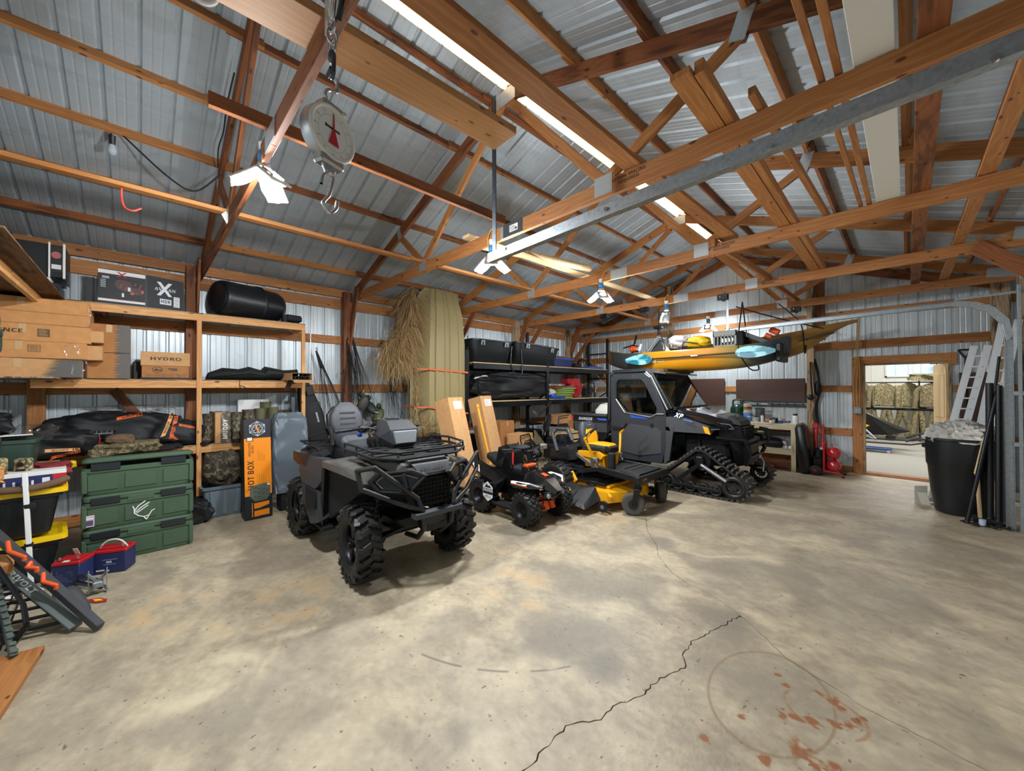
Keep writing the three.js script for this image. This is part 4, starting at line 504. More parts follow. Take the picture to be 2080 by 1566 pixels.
// ---------------------------------------------------------------- dark utility vehicle on tracks, nose towards +x
{
  const t = thing('utility_vehicle', 'dark blue-grey two-seat utility vehicle with enclosed cab and rubber snow tracks', 'utility vehicle', [-3.2, 0, -7.1]);
  const mDoor = phys(0x34383d, .32, .2, { clearcoat: .3 }), mDark = phys(0x0f131d, .22, .2, { clearcoat: .8, clearcoatRoughness: .06 });
  for (const s of [1, -1]) { const f = L => L.map(p => [p[0], p[1], p[2] * s]); const Z = .76;
    // door with window opening, set in a bright bent frame
    const dp = [[-.66, 1.26], [-.7, .86], [-.6, .42], [.28, .42], [.33, .62], [.36, 1.2], [-.3, 1.26], [-.42, 1.42]];
    const outer = [[-.67, .42], [.3, .42], [.36, .7], [.37, 1.3], [.24, 1.6], [.1, 1.9], [.0, 1.97], [-.62, 1.97], [-.68, 1.9]];
    const hole = [[-.56, 1.5], [-.36, 1.28], [.2, 1.24], [.22, 1.36], [.0, 1.8], [-.06, 1.86], [-.5, 1.86], [-.56, 1.8]];
    const door = part('door', mv(ext(outer, .06, .012, [hole]), 0, 0, s * (Z - .02)), mDoor, t, 'smooth grey cab door'); part('window', mv(ext(hole, .006), 0, 0, s * (Z - .03)), M.glass, door); part('window_seal', pipe([...hole, hole[0]].map(p => [p[0], p[1], s * (Z + .008)]), .011, 6), M.black, door);
    part('door_panel', [hull(f([[-.55, 1.14, Z + .005], [-.3, 1.2, Z + .005], [.28, 1.16, Z + .005], [.3, .6, Z + .02], [-.1, .52, Z + .03], [-.5, .56, Z + .015], [-.5, 1.1, Z - .03], [.25, .6, Z - .03]]))], M.plGrey, door); part('door_handle', [b(-.64, -.44, .94, 1.0, s * (Z + .005), s * (Z + .03), .01), b(.1, .15, 1.03, 1.1, s * (Z + .01), s * (Z + .03), .005)], M.black, door); part('sash_trim', pipe([[-.56, 1.5, s * (Z + .02)], [-.38, 1.26, s * (Z + .02)], [.1, 1.2, s * (Z + .02)], [.22, 1.26, s * (Z + .02)], [.34, 1.26, s * (Z + .02)]], .013), M.chromeDull, door, 'bright bent sill line'); part('blue_flash', hull(f([[-.3, 1.23, Z + .012], [.0, 1.2, Z + .012], [.06, 1.165, Z + .012], [-.26, 1.175, Z + .012], [-.3, 1.22, Z], [.05, 1.17, Z]])), M.blue, door, 'blue paint flash');
    part('cab_pillar', [...pipe([[-.72, 1.1, s * Z], [-.7, 1.94, s * Z], [-.62, 2.0, s * (Z - .03)], [.0, 2.01, s * (Z - .05)], [.12, 1.95, s * (Z - .04)], [.46, 1.36, s * (Z - .02)]], .034)], M.black, t); part('door_frame_strip', pipe([[.02, 1.98, s * (Z + .0)], [.12, 1.9, s * Z], [.4, 1.34, s * Z]], .022), M.chromeDull, t);
    // bed side
    part('bed_side', [hull(f([[-1.58, 1.2, Z - .02], [-.78, 1.2, Z - .02], [-.78, .86, Z - .02], [-1.52, .86, Z - .02], [-1.58, 1.2, Z - .07], [-.78, 1.2, Z - .07], [-.78, .86, Z - .07], [-1.52, .86, Z - .07]])), bar([-1.6, 1.19, s * Z], [-.76, 1.19, s * Z], .05, .05)], M.plGrey, t); const lt = part('bed_stripe', mv(plate(.78, .13), 0, 0), printMat(780, 130, (x, w, h) => { x.fillStyle = '#0c0e12'; x.fillRect(0, 0, w, h); x.fillStyle = '#cfd3d6'; x.font = 'italic bold 82px sans-serif'; x.textBaseline = 'middle'; x.fillText('RANGER', 130, h * .56, 340); x.fillRect(60, 6, 720, 6); x.fillStyle = '#2a62c8'; x.beginPath(); x.moveTo(560, 50); x.lineTo(776, 50); x.lineTo(776, 84); x.lineTo(600, 84); x.fill(); }), t, 'black stripe with silver lettering and a blue flash'); lt.position.set(-1.17, 1.11, s * (Z - .012)); if (s < 0) lt.rotation.y = Math.PI;
    part('tail_lamp', mv(ball(.03, .045, .03), -1.58, 1.13, s * (Z - .02)), std(0xd01838, .25, 0), t);
    part('fender', [hull(f([[.36, 1.22, Z], [.62, 1.24, Z - .02], [1.02, 1.1, Z - .06], [1.06, .98, Z - .06], [.44, .98, Z], [.36, 1.0, Z], [.5, 1.2, .4], [1.1, 1.1, .4], [.5, 1.0, .4]])), hull(f([[.36, 1.05, Z], [.5, 1.05, Z], [.42, .5, Z], [.33, .42, Z], [.36, 1.0, Z - .1], [.46, 1.0, Z - .1], [.4, .45, Z - .1], [.34, .42, Z - .1]]))], M.plGrey, t); part('hood_side', hull(f([[.38, 1.36, .6], [.4, 1.24, Z + .005], [.66, 1.27, Z - .02], [1.12, 1.13, Z - .08], [1.2, 1.06, .6], [.9, 1.24, .56], [1.16, 1.16, .5], [.6, 1.3, .66]])), mDark, t); part('reflector', hull(f([[.94, 1.1, Z - .03], [1.02, 1.08, Z - .035], [1.06, .97, Z - .035], [.98, .99, Z - .03], [.95, 1.08, Z - .07], [1.03, .98, Z - .07]])), std(0xe8a80c, .35), t, 'amber marker');
    const xp = part('lettering', plate(.34, .12), printMat(340, 120, (x, w, h) => { x.clearRect(0, 0, w, h); x.fillStyle = '#e8eaec'; x.font = 'italic bold 110px sans-serif'; x.textBaseline = 'middle'; x.fillText('XP', 20, h * .5, 300); x.fillStyle = '#2a5ac0'; x.fillRect(180, 96, 150, 16); }), t, 'white letters'); xp.position.set(.66, 1.235, s * (Z + .006)); xp.rotation.set(-18 * D2R * s, s < 0 ? Math.PI : 0, 0); xp.rotateZ(-12 * D2R);
    part('headlight', [hull(f([[.98, 1.16, .66], [1.24, 1.12, .5], [1.28, 1.07, .44], [1.22, 1.04, .56], [1.02, 1.06, .68], [1.0, 1.1, .5]]))], std(0x1c2228, .12, .3), t); part('headlight_trim', pipe([[.98, 1.17, s * .67], [1.26, 1.125, s * .49], [1.3, 1.06, s * .44], [1.05, 1.05, s * .69]], .008), M.chromeDull, t);
    // front track: belt, lugs, wheels
    const path = []; const wheels = [[.42, .16, .15], [1.42, .2, .2], [.92, .56, .16]]; // rear idler, front idler, top sprocket
    const P = [[.3, .1], [.34, .03], [.5, 0], [1.3, 0], [1.5, .05], [1.6, .16], [1.6, .27], [1.53, .36], [1.42, .41], [1.06, .68], [.96, .725], [.86, .715], [.78, .65], [.3, .26], [.26, .18]].map(p => [p[0] - .02, p[1]]);
    const off = P.map((p, i) => { const a = P[(i + P.length - 1) % P.length], c = P[(i + 1) % P.length], d = Math.hypot(c[0] - a[0], c[1] - a[1]); return [p[0] - (c[1] - a[1]) / d * .035, p[1] + (c[0] - a[0]) / d * .035]; });
    const zc = s * .62; const tk = part('track_belt', mv(ext(P, .32, 0, [off]), 0, .012, zc), M.rubber, t); const lugs = []; let acc = 0; for (let i = 0; i < P.length; i++) { const a = P[i], c = P[(i + 1) % P.length], d = Math.hypot(c[0] - a[0], c[1] - a[1]); while (acc < d) { const q = acc / d, an = Math.atan2(c[1] - a[1], c[0] - a[0]) / D2R; const low = a[1] + (c[1] - a[1]) * q; for (const zz of [-.1, .1]) lugs.push(mv(box(.03, .03, .13, .005), a[0] + (c[0] - a[0]) * q + Math.sin(an * D2R) * .012, Math.max(.012, low + .012 - Math.cos(an * D2R) * .012), zc + zz, 0, zz > 0 ? 10 : -10, an)); acc += .075; } acc -= d; }
    part('track_lug', lugs, M.rubberWorn, t, 'dusty moulded track lugs');
    const wg = (r, w) => [mv(lathe([[r * .62, -w / 2], [r, -w / 2], [r, w / 2], [r * .62, w / 2], [r * .62, -w / 2]], 26), 0, 0, 0, 90), mv(cyl(r * .25, r * .25, w * 1.1), 0, 0, 0, 90), ...[0, 1, 2, 3, 4].map(i => mv(box(r * .9, r * .16, w * .6, .004), 0, 0, 0, 0, 0, i * 36))];
    for (const [x, y, r] of [[1.39, .215, .165], [.4, .17, .115]]) { const w = part('idler_wheel', wg(r, .07), M.black, t); w.position.set(x, y, s * .75); } for (const x of [.56, .76, .96, 1.14]) { const w = part('road_wheel', wg(.085, .06), M.black, t); w.position.set(x, .125, s * .75); }
    part('track_arm', [bar([.9, .5, s * .76], [1.38, .22, s * .77], .06, .03), bar([.9, .5, s * .76], [.5, .15, s * .77], .06, .03), b(.84, .96, .44, .62, s * .6, s * .78, .02), bar([.5, .14, s * .78], [1.2, .13, s * .78], .04, .02), mv(cyl(.13, .13, .2), .92, .56, s * .6, 90)], M.blackMetal, t); part('track_damper', rod([.94, .5, s * .8], [1.3, .3, s * .8], .03), M.chromeDull, t);
    // rear track, mostly hidden
    const rp = P.map(p => [-p[0] - .35, p[1]]).reverse(); part('rear_track_belt', mv(ext(rp, .32, .0), 0, .012, s * .6), M.rubber, t);
    if (s < 0) part('orange_guard', [hull([[1.2, .5, s * .5], [1.36, .47, s * .5], [1.36, .42, s * .5], [1.2, .42, s * .5], [1.2, .5, s * .56], [1.36, .45, s * .56]]), hull([[1.5, .38, s * .76], [1.58, .36, s * .76], [1.54, .32, s * .76], [1.5, .38, s * .8], [1.58, .33, s * .8]])], M.orange, t); }
  part('roof', [hullZ([[-.68, 2.04, .68], [-.7, 1.98, .74], [.06, 2.04, .68], [.24, 1.97, .7], [.2, 2.01, .66], [-.6, 2.06, .5], [.0, 2.06, .5]]), hullZ([[.05, 2.02, .7], [.34, 1.96, .7], [.05, 1.98, .72], [.34, 1.94, .7]])], mDoor, t); part('light_bar', [b(.26, .34, 1.99, 2.04, -.55, .6, .012)], M.black, t);
  const ws = part('windshield', hullZ([[.13, 1.93, .66], [.5, 1.37, .7], [.135, 1.935, .66], [.506, 1.375, .7]]), M.glass, t); part('windshield_frame', [bar([.12, 1.95, -.7], [.12, 1.95, .7], .05, .05), bar([.5, 1.36, -.72], [.5, 1.36, .72], .05, .05)], M.black, t); part('visor_strip', bar([.16, 1.89, -.66], [.16, 1.89, .66], .09, .03), M.blackMatt, t);
  part('hood', hullZ([[.48, 1.37, .62], [.52, 1.35, .66], [.95, 1.27, .5], [1.22, 1.18, .4], [1.28, 1.1, .42], [.9, 1.15, .62], [.5, 1.2, .7]]), mDark, t); part('hood_cap', [hullZ([[1.0, 1.27, .3], [1.2, 1.25, .28], [1.34, 1.16, .27], [1.36, 1.1, .28], [1.1, 1.16, .33]]), b(.62, .7, 1.34, 1.35, .3, .4, .003), b(.62, .7, 1.34, 1.35, -.4, -.3, .003)], M.black, t); part('badge', mv(ball(.02, .006, .016), 1.24, 1.235, .0), M.steel, t);
  part('grille', [hullZ([[1.24, 1.1, .44], [1.36, 1.08, .3], [1.4, .86, .28], [1.3, .82, .4], [1.1, 1.05, .5], [1.1, .8, .44]]), ...[0, 1, 2, 3, 4].map(i => b(1.37, 1.4 + i * .004, .88 + i * .045, .9 + i * .045, -.26, .26, .004)), ...[-3, -2, -1, 0, 1, 2, 3].map(i => b(1.38, 1.415, .86, 1.08, i * .075 - .006, i * .075 + .006, .003))], M.blackMatt, t);
  part('bumper', [hullZ([[1.34, .9, .4], [1.48, .86, .3], [1.46, .5, .26], [1.3, .45, .3], [1.25, .85, .48]]), ...[1, -1].flatMap(s => pipe([[1.1, .92, s * .62], [1.46, .9, s * .48], [1.52, .7, s * .42], [1.44, .5, s * .36]], .03)), ...pipe([[1.5, .72, -.46], [1.56, .84, -.5], [1.54, 1.0, -.48], [1.44, 1.02, -.44]], .03), rod([1.52, .8, -.44], [1.52, .8, .44], .028), rod([1.5, .62, -.4], [1.5, .62, .4], .022)], M.blackMetal, t); part('winch_hook', [b(1.5, 1.54, .56, .62, -.16, -.08, .008), ...pipe([[1.54, .58, -.12], [1.58, .5, -.1], [1.57, .36, -.08]], .012)], M.chromeDull, t); part('decal', mv(plate(.05, .05), 1.53, .75, .0, 0, 90), printMat(64, 64, (x) => { x.clearRect(0, 0, 64, 64); x.fillStyle = '#e8c020'; x.beginPath(); x.moveTo(32, 4); x.lineTo(60, 58); x.lineTo(4, 58); x.fill(); }), t);
  part('chassis', [b(-1.4, 1.2, .42, .58, -.34, .34, .04), b(-.68, .34, .42, .5, -.7, .7, .02), ...[1, -1].flatMap(s => [bar([.9, .5, s * .3], [.92, .55, s * .56], .05, .05), rod([.8, .55, s * .45], [.72, 1.0, s * .3], .03), bar([-1.2, .5, s * .3], [-1.2, .55, s * .56], .06, .06)]), b(.5, 1.2, .55, .95, -.34, .34, .05)], M.blackMatt, t);
  part('bed', [b(-1.58, -.76, .84, .9, -.7, .7, .01), b(-1.6, -1.55, .86, 1.2, -.7, .7, .01), b(-.8, -.74, .86, 1.22, -.72, .72, .01)], M.black, t);
  part('seat', [b(-.6, -.1, .8, .95, -.62, .62, .05), mv(box(.14, .6, 1.24, .05), -.62, 1.2, 0, 0, 0, 8)], M.seatDark, t); part('steering_wheel', [mv(new THREE.TorusGeometry(.17, .016, 8, 28), .16, 1.28, -.34, 0, 90, 0), rod([.16, 1.28, -.34], [.4, 1.12, -.34], .02)].map(g => g), M.black, t); part('dashboard', hullZ([[.26, 1.3, .66], [.48, 1.34, .68], [.46, .9, .66], [.3, 1.0, .66]]), M.black, t); part('rear_window', b(-.7, -.69, 1.3, 1.9, -.64, .64, .002), M.glass, t); part('rear_panel', [b(-.73, -.69, .9, 1.3, -.74, .74, .01), b(-.73, -.69, 1.88, 2.0, -.72, .72, .01)], M.black, t);
}
// ---------------------------------------------------------------- shelves along the left and near walls
{
  const t = thing('storage_shelf', 'three-level lumber shelf unit built along the left wall and round the near corner', 'shelf', [-6.85, 0, -.5]); const o = [-6.85, 0, -.5]; const B = (x0, x1, y0, y1, z0, z1) => b(x0 - o[0], x1 - o[0], y0, y1, z0 - o[2], z1 - o[2]);
  const F = -6.55;
  for (const [y0, y1, z0] of [[2.62, 2.71, -1.85], [1.725, 1.82, -1.85], [.86, .955, -1.85]]) {
    part('front_board', B(F - .038, F, y0, y1, z0, .85), M.shelf[0], t); if (y0 > 2) part('front_board', B(F, -3.9, y0, y1, .77, .808), M.shelf[1], t); part('end_board', B(-7.14, F - .04, y0, y1, -1.85, -1.81), M.shelf[2], t);
    for (const z of [-.58, .3]) part('cross_board', B(-7.14, F - .04, y0, y1, z, z + .04), M.woodD[0], t);
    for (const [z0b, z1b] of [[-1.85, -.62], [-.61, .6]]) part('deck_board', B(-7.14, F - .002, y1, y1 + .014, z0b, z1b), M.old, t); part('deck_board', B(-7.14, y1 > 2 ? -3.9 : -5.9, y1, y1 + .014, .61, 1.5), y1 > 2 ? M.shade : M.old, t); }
  for (const [z, y1] of [[-.586, 2.62], [-1.848, 2.62]]) part('upright', B(F - .03, F + .012, 0, y1, z, z + .052), M.shelf[z < -1 ? 0 : 2], t); part('upright', B(-7.1, -7.06, .95, 2.62, .8, .94), M.wood[5], t); part('upright', B(-7.1, -7.06, .95, 2.62, -.62, -.52), M.old, t); part('diagonal_brace', bar([-.28, 1.7, .75], [-.28, 1.1, .35], .1, .036), M.woodD[0], t);
}
// --- top shelf
{
  const bx = thing('printed_box', 'black box with a white-edged picture end in the near corner of the top shelf', 'box', [-6.85, 2.9, 1.02]); part('base_box', b(-.23, .24, -.174, .0, -.36, .4, .004), M.black, bx); part('carton', b(-.24, .25, .06, .42, -.39, .4, .004), M.black, bx); part('box_end', [b(-.25, .26, .05, .43, -.4, -.388, .003)], M.black, bx); part('edge_strip', [b(.255, .275, .05, .44, -.41, -.39, .003), b(.255, .275, .05, .44, -.3, -.285, .003), b(-.25, .26, 0, .05, -.3, .3, .004)], M.white, bx); part('picture', fx(.09, .3, .262, .26, -.345), printMat(64, 200, (x, w, h) => { x.fillStyle = '#23191a'; x.fillRect(0, 0, w, h); x.fillStyle = '#a8625a'; x.beginPath(); x.arc(30, 70, 26, 0, 7); x.fill(); x.fillStyle = '#ddd'; x.fillRect(6, 140, 50, 34); }), bx); 
  solo('folded_cloth', mv(lump(.4, .22, .3, { s: 31, amp: .18, flat: .8 }), -6.2, 2.9, 1.2), std(0x414a3c, .9, 0, { bumpMap: T.fab, bumpScale: .002 }), 'dull green cloth heaped on the near end of the top shelf', 'cloth');
  const t = thing('printed_box', 'black picture box with a big white X on the top shelf', 'box', [-6.72, 2.726, -.05]); t.rotation.y = 0;
  part('carton', [hull([[.14, 0, .42], [.0, 0, -.38], [.12, 0, 0], [-.12, 0, .4], [-.14, 0, -.36], [.14, .41, .41], [.0, .41, -.36], [.12, .41, 0], [-.12, .41, .4], [-.14, .41, -.36]])], M.black, t);
  const pic = part('picture_panel', mv(plate(.4, .39), 0, 0), printMat(512, 500, (x, w, h) => { x.fillStyle = '#0c0c0e'; x.fillRect(0, 0, w, h); x.fillStyle = '#d8d8d6'; x.fillRect(0, 0, w, 56); x.fillRect(0, 440, w, 34); x.fillStyle = '#8a1a20'; x.fillRect(0, 58, w, 6); x.fillRect(0, 430, w, 6); x.save(); x.translate(250, 44); x.fillStyle = '#a01820'; for (const k of [-1, 1]) { x.beginPath(); x.moveTo(k * 60, -34); x.lineTo(k * 30, -30); x.lineTo(-k * 60, 44); x.lineTo(-k * 26, 40); x.fill(); } x.restore(); x.fillStyle = '#9aa0a2'; x.fillRect(40, 96, 76, 36); for (let i = 0; i < 5; i++) x.fillRect(24, 150 + i * 26, 56, 14); x.fillStyle = '#4a2c26'; x.beginPath(); x.ellipse(270, 210, 100, 80, .4, 0, 7); x.fill(); x.beginPath(); x.ellipse(420, 280, 76, 54, .3, 0, 7); x.fill(); x.fillStyle = '#7c5248'; for (let i = 0; i < 26; i++) x.fillRect(190 + (i * 53) % 270, 150 + (i * 37) % 170, 22, 7); x.fillStyle = '#cfd2d0'; x.fillRect(316, 230, 30, 60); x.fillRect(250, 330, 26, 60); x.fillStyle = '#b84840'; x.fillRect(346, 300, 40, 40); x.fillRect(466, 250, 30, 50); }), t, 'panel with bird picture'); pic.position.set(.1385, .205, .21); pic.rotation.y = 92.6 * D2R;
  const hx = part('logo_panel', plate(.36, .39), printMat(460, 500, (x, w, h) => { x.fillStyle = '#0d0e10'; x.fillRect(0, 0, w, h); x.fillStyle = '#d4d8dc'; x.save(); x.translate(210, 170); for (const k of [-1, 1]) { x.beginPath(); x.moveTo(k * 100, -110); x.lineTo(k * 50, -110); x.lineTo(-k * 100, 110); x.lineTo(-k * 50, 110); x.fill(); } x.restore(); x.font = 'bold 68px serif'; x.textAlign = 'center'; x.fillText('AV', 130, 200); x.fillText('AN', 306, 200); x.fillRect(150, 330, 150, 90); x.fillStyle = '#0d0e10'; x.font = 'bold 74px sans-serif'; x.fillText('HDR', 225, 398, 130); x.fillStyle = '#e4e4e0'; x.fillRect(330, 270, 80, 170); x.fillStyle = '#333'; for (let i = 0; i < 8; i++) x.fillRect(340, 282 + i * 20, 60, 6); }), t, 'panel with a big white X'); hx.position.set(.0635, .205, -.185); hx.rotation.y = (90 + 17.6) * D2R;
  const d = thing('barrel', 'black plastic drum lying on its side on the top shelf', 'barrel', [-6.78, 2.726, -1.16], 22); part('drum', mv(lathe([[0, -.43], [.2, -.43], [.235, -.41], [.245, -.36], [.25, .06], [.262, .075], [.262, .11], [.245, .125], [.236, .36], [.2, .43], [0, .43]].map(p => [p[0], -p[1]]), 40), 0, .255, 0, 90), M.blackTote, d); part('drum_rim', mv(lathe([[.19, .4], [.215, .44], [.2, .44], [.17, .42]], 40), 0, .255, 0, 90), M.black, d); part('band', mv(lathe([[.25, -.02], [.268, -.015], [.268, .015], [.25, .02]], 40), 0, .255, -.09, 90), M.black, d); part('worn_mark', drape(d.children[0], [-1, -.35, 0], [-6.2, 3.3, -.98], [-6.2, 3.3, -1.04], [.03, .0, 0], 4), std(0xb8c0c4, .7), d, 'small scuffed white mark');
  solo('strap_bag', [mv(box(.2, .1, .24, .02), -6.72, 2.8, -1.7, 0, 12, 6), mv(box(.04, .12, .06, .01), -6.6, 2.775, -1.58)], M.sackGreen, 'small grey webbing pouch at the end of the top shelf', 'pouch');
}
// --- middle shelf
{
  const c1 = carton('cardboard_box', 'large plain brown cardboard box, topmost of the stack on the middle shelf', 'cardboard box', [-6.95, -6.3, 2.392, 2.66, .41, 1.35], M.cardHot, 0, 'cardboard boxes on the middle shelf'); part('ridge_line', b(.325, .329, .12, .128, -.46, .46, .001), M.cardD, c1); part('film', [mv(lump(.02, .13, .015, { s: 3, amp: .3 }), .325, .13, -.47)], M.clearFilm, c1);
  const c2 = carton('long_box', 'long brown box with upright dark lettering, second from the top of the stack', 'cardboard box', [-6.9, -6.3, 2.212, 2.388, .4, 1.35], M.cardHot, 1, 'cardboard boxes on the middle shelf'); part('lettering', fx(.42, .07, .302, .1, .2), printMat(512, 84, txt('CONFIDENCE', 'bold 66px sans-serif', '#3a2a1c', { fill: .98 })), c2, 'dark printed lettering'); part('printed_square', fx(.09, .09, .302, .09, -.14), printMat(96, 96, (x) => { x.clearRect(0, 0, 96, 96); x.fillStyle = '#57442f'; x.fillRect(4, 4, 88, 88); x.fillStyle = '#b98a55'; for (let i = 0; i < 6; i++) x.fillRect(12, 12 + i * 13, 50 + (i * 17) % 24, 5); }), c2); part('end_flap', mv(box(.56, .13, .1, .004), -.01, .085, -.52), M.card, c2); 
  const c3 = carton('long_box', 'long brown box with upside-down lettering, third in the stack on the middle shelf', 'cardboard box', [-6.9, -6.29, 2.035, 2.208, .42, 1.35], M.cardHot, -1, 'cardboard boxes on the middle shelf'); part('lettering', fx(.3, .07, .307, .1, .27), printMat(300, 76, (x, w, h) => { x.clearRect(0, 0, w, h); x.save(); x.translate(w / 2, h / 2); x.rotate(Math.PI); x.fillStyle = '#33261a'; x.font = 'bold 68px sans-serif'; x.textAlign = 'center'; x.textBaseline = 'middle'; x.fillText('XODOO', 0, 0, 280); x.restore(); }), c3, 'upside-down dark lettering'); part('printed_square', fx(.09, .08, .307, .1, -.1), printMat(96, 96, (x) => { x.clearRect(0, 0, 96, 96); x.strokeStyle = '#6a543a'; x.lineWidth = 5; x.strokeRect(6, 6, 84, 84); x.fillStyle = '#6a543a'; for (let i = 0; i < 5; i++) x.fillRect(16, 18 + i * 14, 62, 6); }), c3); part('end_flap', [mv(box(.5, .16, .12, .004), 0, .08, -.52)], M.card, c3); part('tape_film', mv(lump(.01, .09, .05, { s: 5, amp: .3 }), .31, .09, -.36), M.clearFilm, c3);
  const tree = (w, h, dir) => printMat(400, 400, (x, W2, H2) => { x.clearRect(0, 0, W2, H2); x.fillStyle = '#5f5b56'; x.beginPath(); x.moveTo(400, 0); x.lineTo(400, 400); x.lineTo(dir ? 120 : 200, 400); for (let i = 0; i <= 40; i++) { const y = 400 - i * 10; x.lineTo((dir ? 120 + i * 2 : 200) + (i % 2 ? 70 : -20) * (.4 + h2(i, 5, 9)), y); } x.fill(); });
  const c4 = carton('camo_box', 'low cardboard box with grey torn-edge print, lowest of the stack on the middle shelf', 'cardboard box', [-6.9, -6.3, 1.838, 2.03, .47, 1.35], M.card, 2, 'cardboard boxes on the middle shelf'); part('tree_print', fx(.4, .185, .302, .094, -.24), tree(1, 1, 1), c4, 'grey torn-edge print'); part('film', mv(lump(.012, .1, .06, { s: 7, amp: .3 }), .305, .1, -.42), M.clearFilm, c4);
  const c5 = carton('camo_box', 'tall cardboard box with grey torn-edge print standing beside the stack', 'cardboard box', [-6.98, -6.52, 1.836, 2.47, .09, .44], M.cardD, 0, 'cardboard boxes on the middle shelf'); part('tree_print', fx(.25, .63, .232, .318, -.05), tree(1, 1, 0), c5, 'grey torn-edge print'); part('seam', b(.231, .235, .3, .306, -.17, .17, .001), M.blackMatt, c5);
  const c6 = thing('lettered_box', 'small brown lettered box with a lid, alone on the middle shelf by the upright', 'cardboard box', [-6.76, 1.836, -.235], 0, 'cardboard boxes on the middle shelf'); part('carton', b(-.15, .155, .02, .2, -.225, .225, .004), M.cardD, c6); part('lid', b(-.16, .165, .17, .345, -.235, .235, .004), M.card, c6); part('lettering', fx(.32, .06, .167, .26, 0), printMat(512, 96, txt('HYDRO', 'bold 90px sans-serif', '#2c2018', { fill: .96 })), c6, 'dark lettering'); part('printed_marks', fx(.42, .14, .157, .1, 0), printMat(420, 140, (x, w, h) => { x.clearRect(0, 0, w, h); x.strokeStyle = x.fillStyle = '#3a2c20'; x.lineWidth = 6; x.beginPath(); x.ellipse(130, 50, 46, 34, 0, 0, 7); x.stroke(); x.beginPath(); x.moveTo(92, 62); x.lineTo(120, 30); x.lineTo(140, 54); x.lineTo(158, 40); x.lineTo(170, 66); x.fill(); x.fillRect(230, 30, 90, 14); x.fillRect(260, 52, 60, 10); for (let i = 0; i < 40; i++) x.fillRect((i * 67) % 410, 96 + (i * 29) % 40, 26, 3); }), c6); part('tray', b(-.16, .17, 0, .02, -.24, .24, .004), M.black, c6);
  solo('tool_case', b(-7.0, -6.82, 1.836, 2.06, -.04, .07, .01), M.black, 'small black case behind the small lettered box', 'case');
  const bag = solo('black_bag', mv(loft([[.9, .02, .03], [.86, .08, .1], [.6, .14, .2], [.3, .13, .24], [.1, .16, .22], [-.15, .12, .22], [-.22, .17, .24], [-.4, .15, .24], [-.62, .13, .2], [-.85, .14, .16], [-.92, .15, .1], [-.95, .06, .03]].map(([z, h, w], k) => { const o = []; for (let i = 0; i < 20; i++) { const a = i / 20 * 6.283, q = 1 + .25 * (n3(i * .9, k * 1.3, 2, 5) - .5); o.push([Math.cos(a) * w * q, h * .62 + Math.sin(a) * h * .6 * q, z * .62]); } return o; }), { crease: 25 }), -6.72, 1.838, -1.2), M.sackGreen, 'long crumpled black bag lying on the right end of the middle shelf', 'bag');
  const sl = thing('zip_pull', 'small dark cord loop hanging from the crumpled black bag', 'cord', [-6.5, 1.74, -1.0]); part('cord', pipe([[0, .1, 0], [.02, .02, .01], [.03, -.05, -.02], [.03, 0, -.05], [.02, .02, .01]], .005), M.cordBlack, sl);
  const tb = thing('tube_carton', 'open carton of three black tubes at the right end of the middle shelf', 'cardboard box', [-6.38, 1.838, -1.7], 6); part('carton', [b(-.3, .16, 0, .004, -.14, .14, .001), b(-.3, .16, .1, .104, -.14, .14, .001), b(-.3, .16, 0, .1, .136, .14, .001), b(-.3, .16, 0, .1, -.14, -.136, .001), mv(box(.1, .003, .28, .001), .2, -.02, 0, 0, 0, -22)], M.card, tb); for (const z of [-.07, -.005, .07]) part('tube', mv(lathe([[.02, -.2], [.03, -.2], [.03, .2], [.02, .2], [.02, -.2]], 20), -.04, .034, z, 0, 0, 90), M.black, tb); part('side_flap', mv(box(.2, .003, .16, .001), .12, -.08, .17, 70, 0, 0), M.black, tb);
}
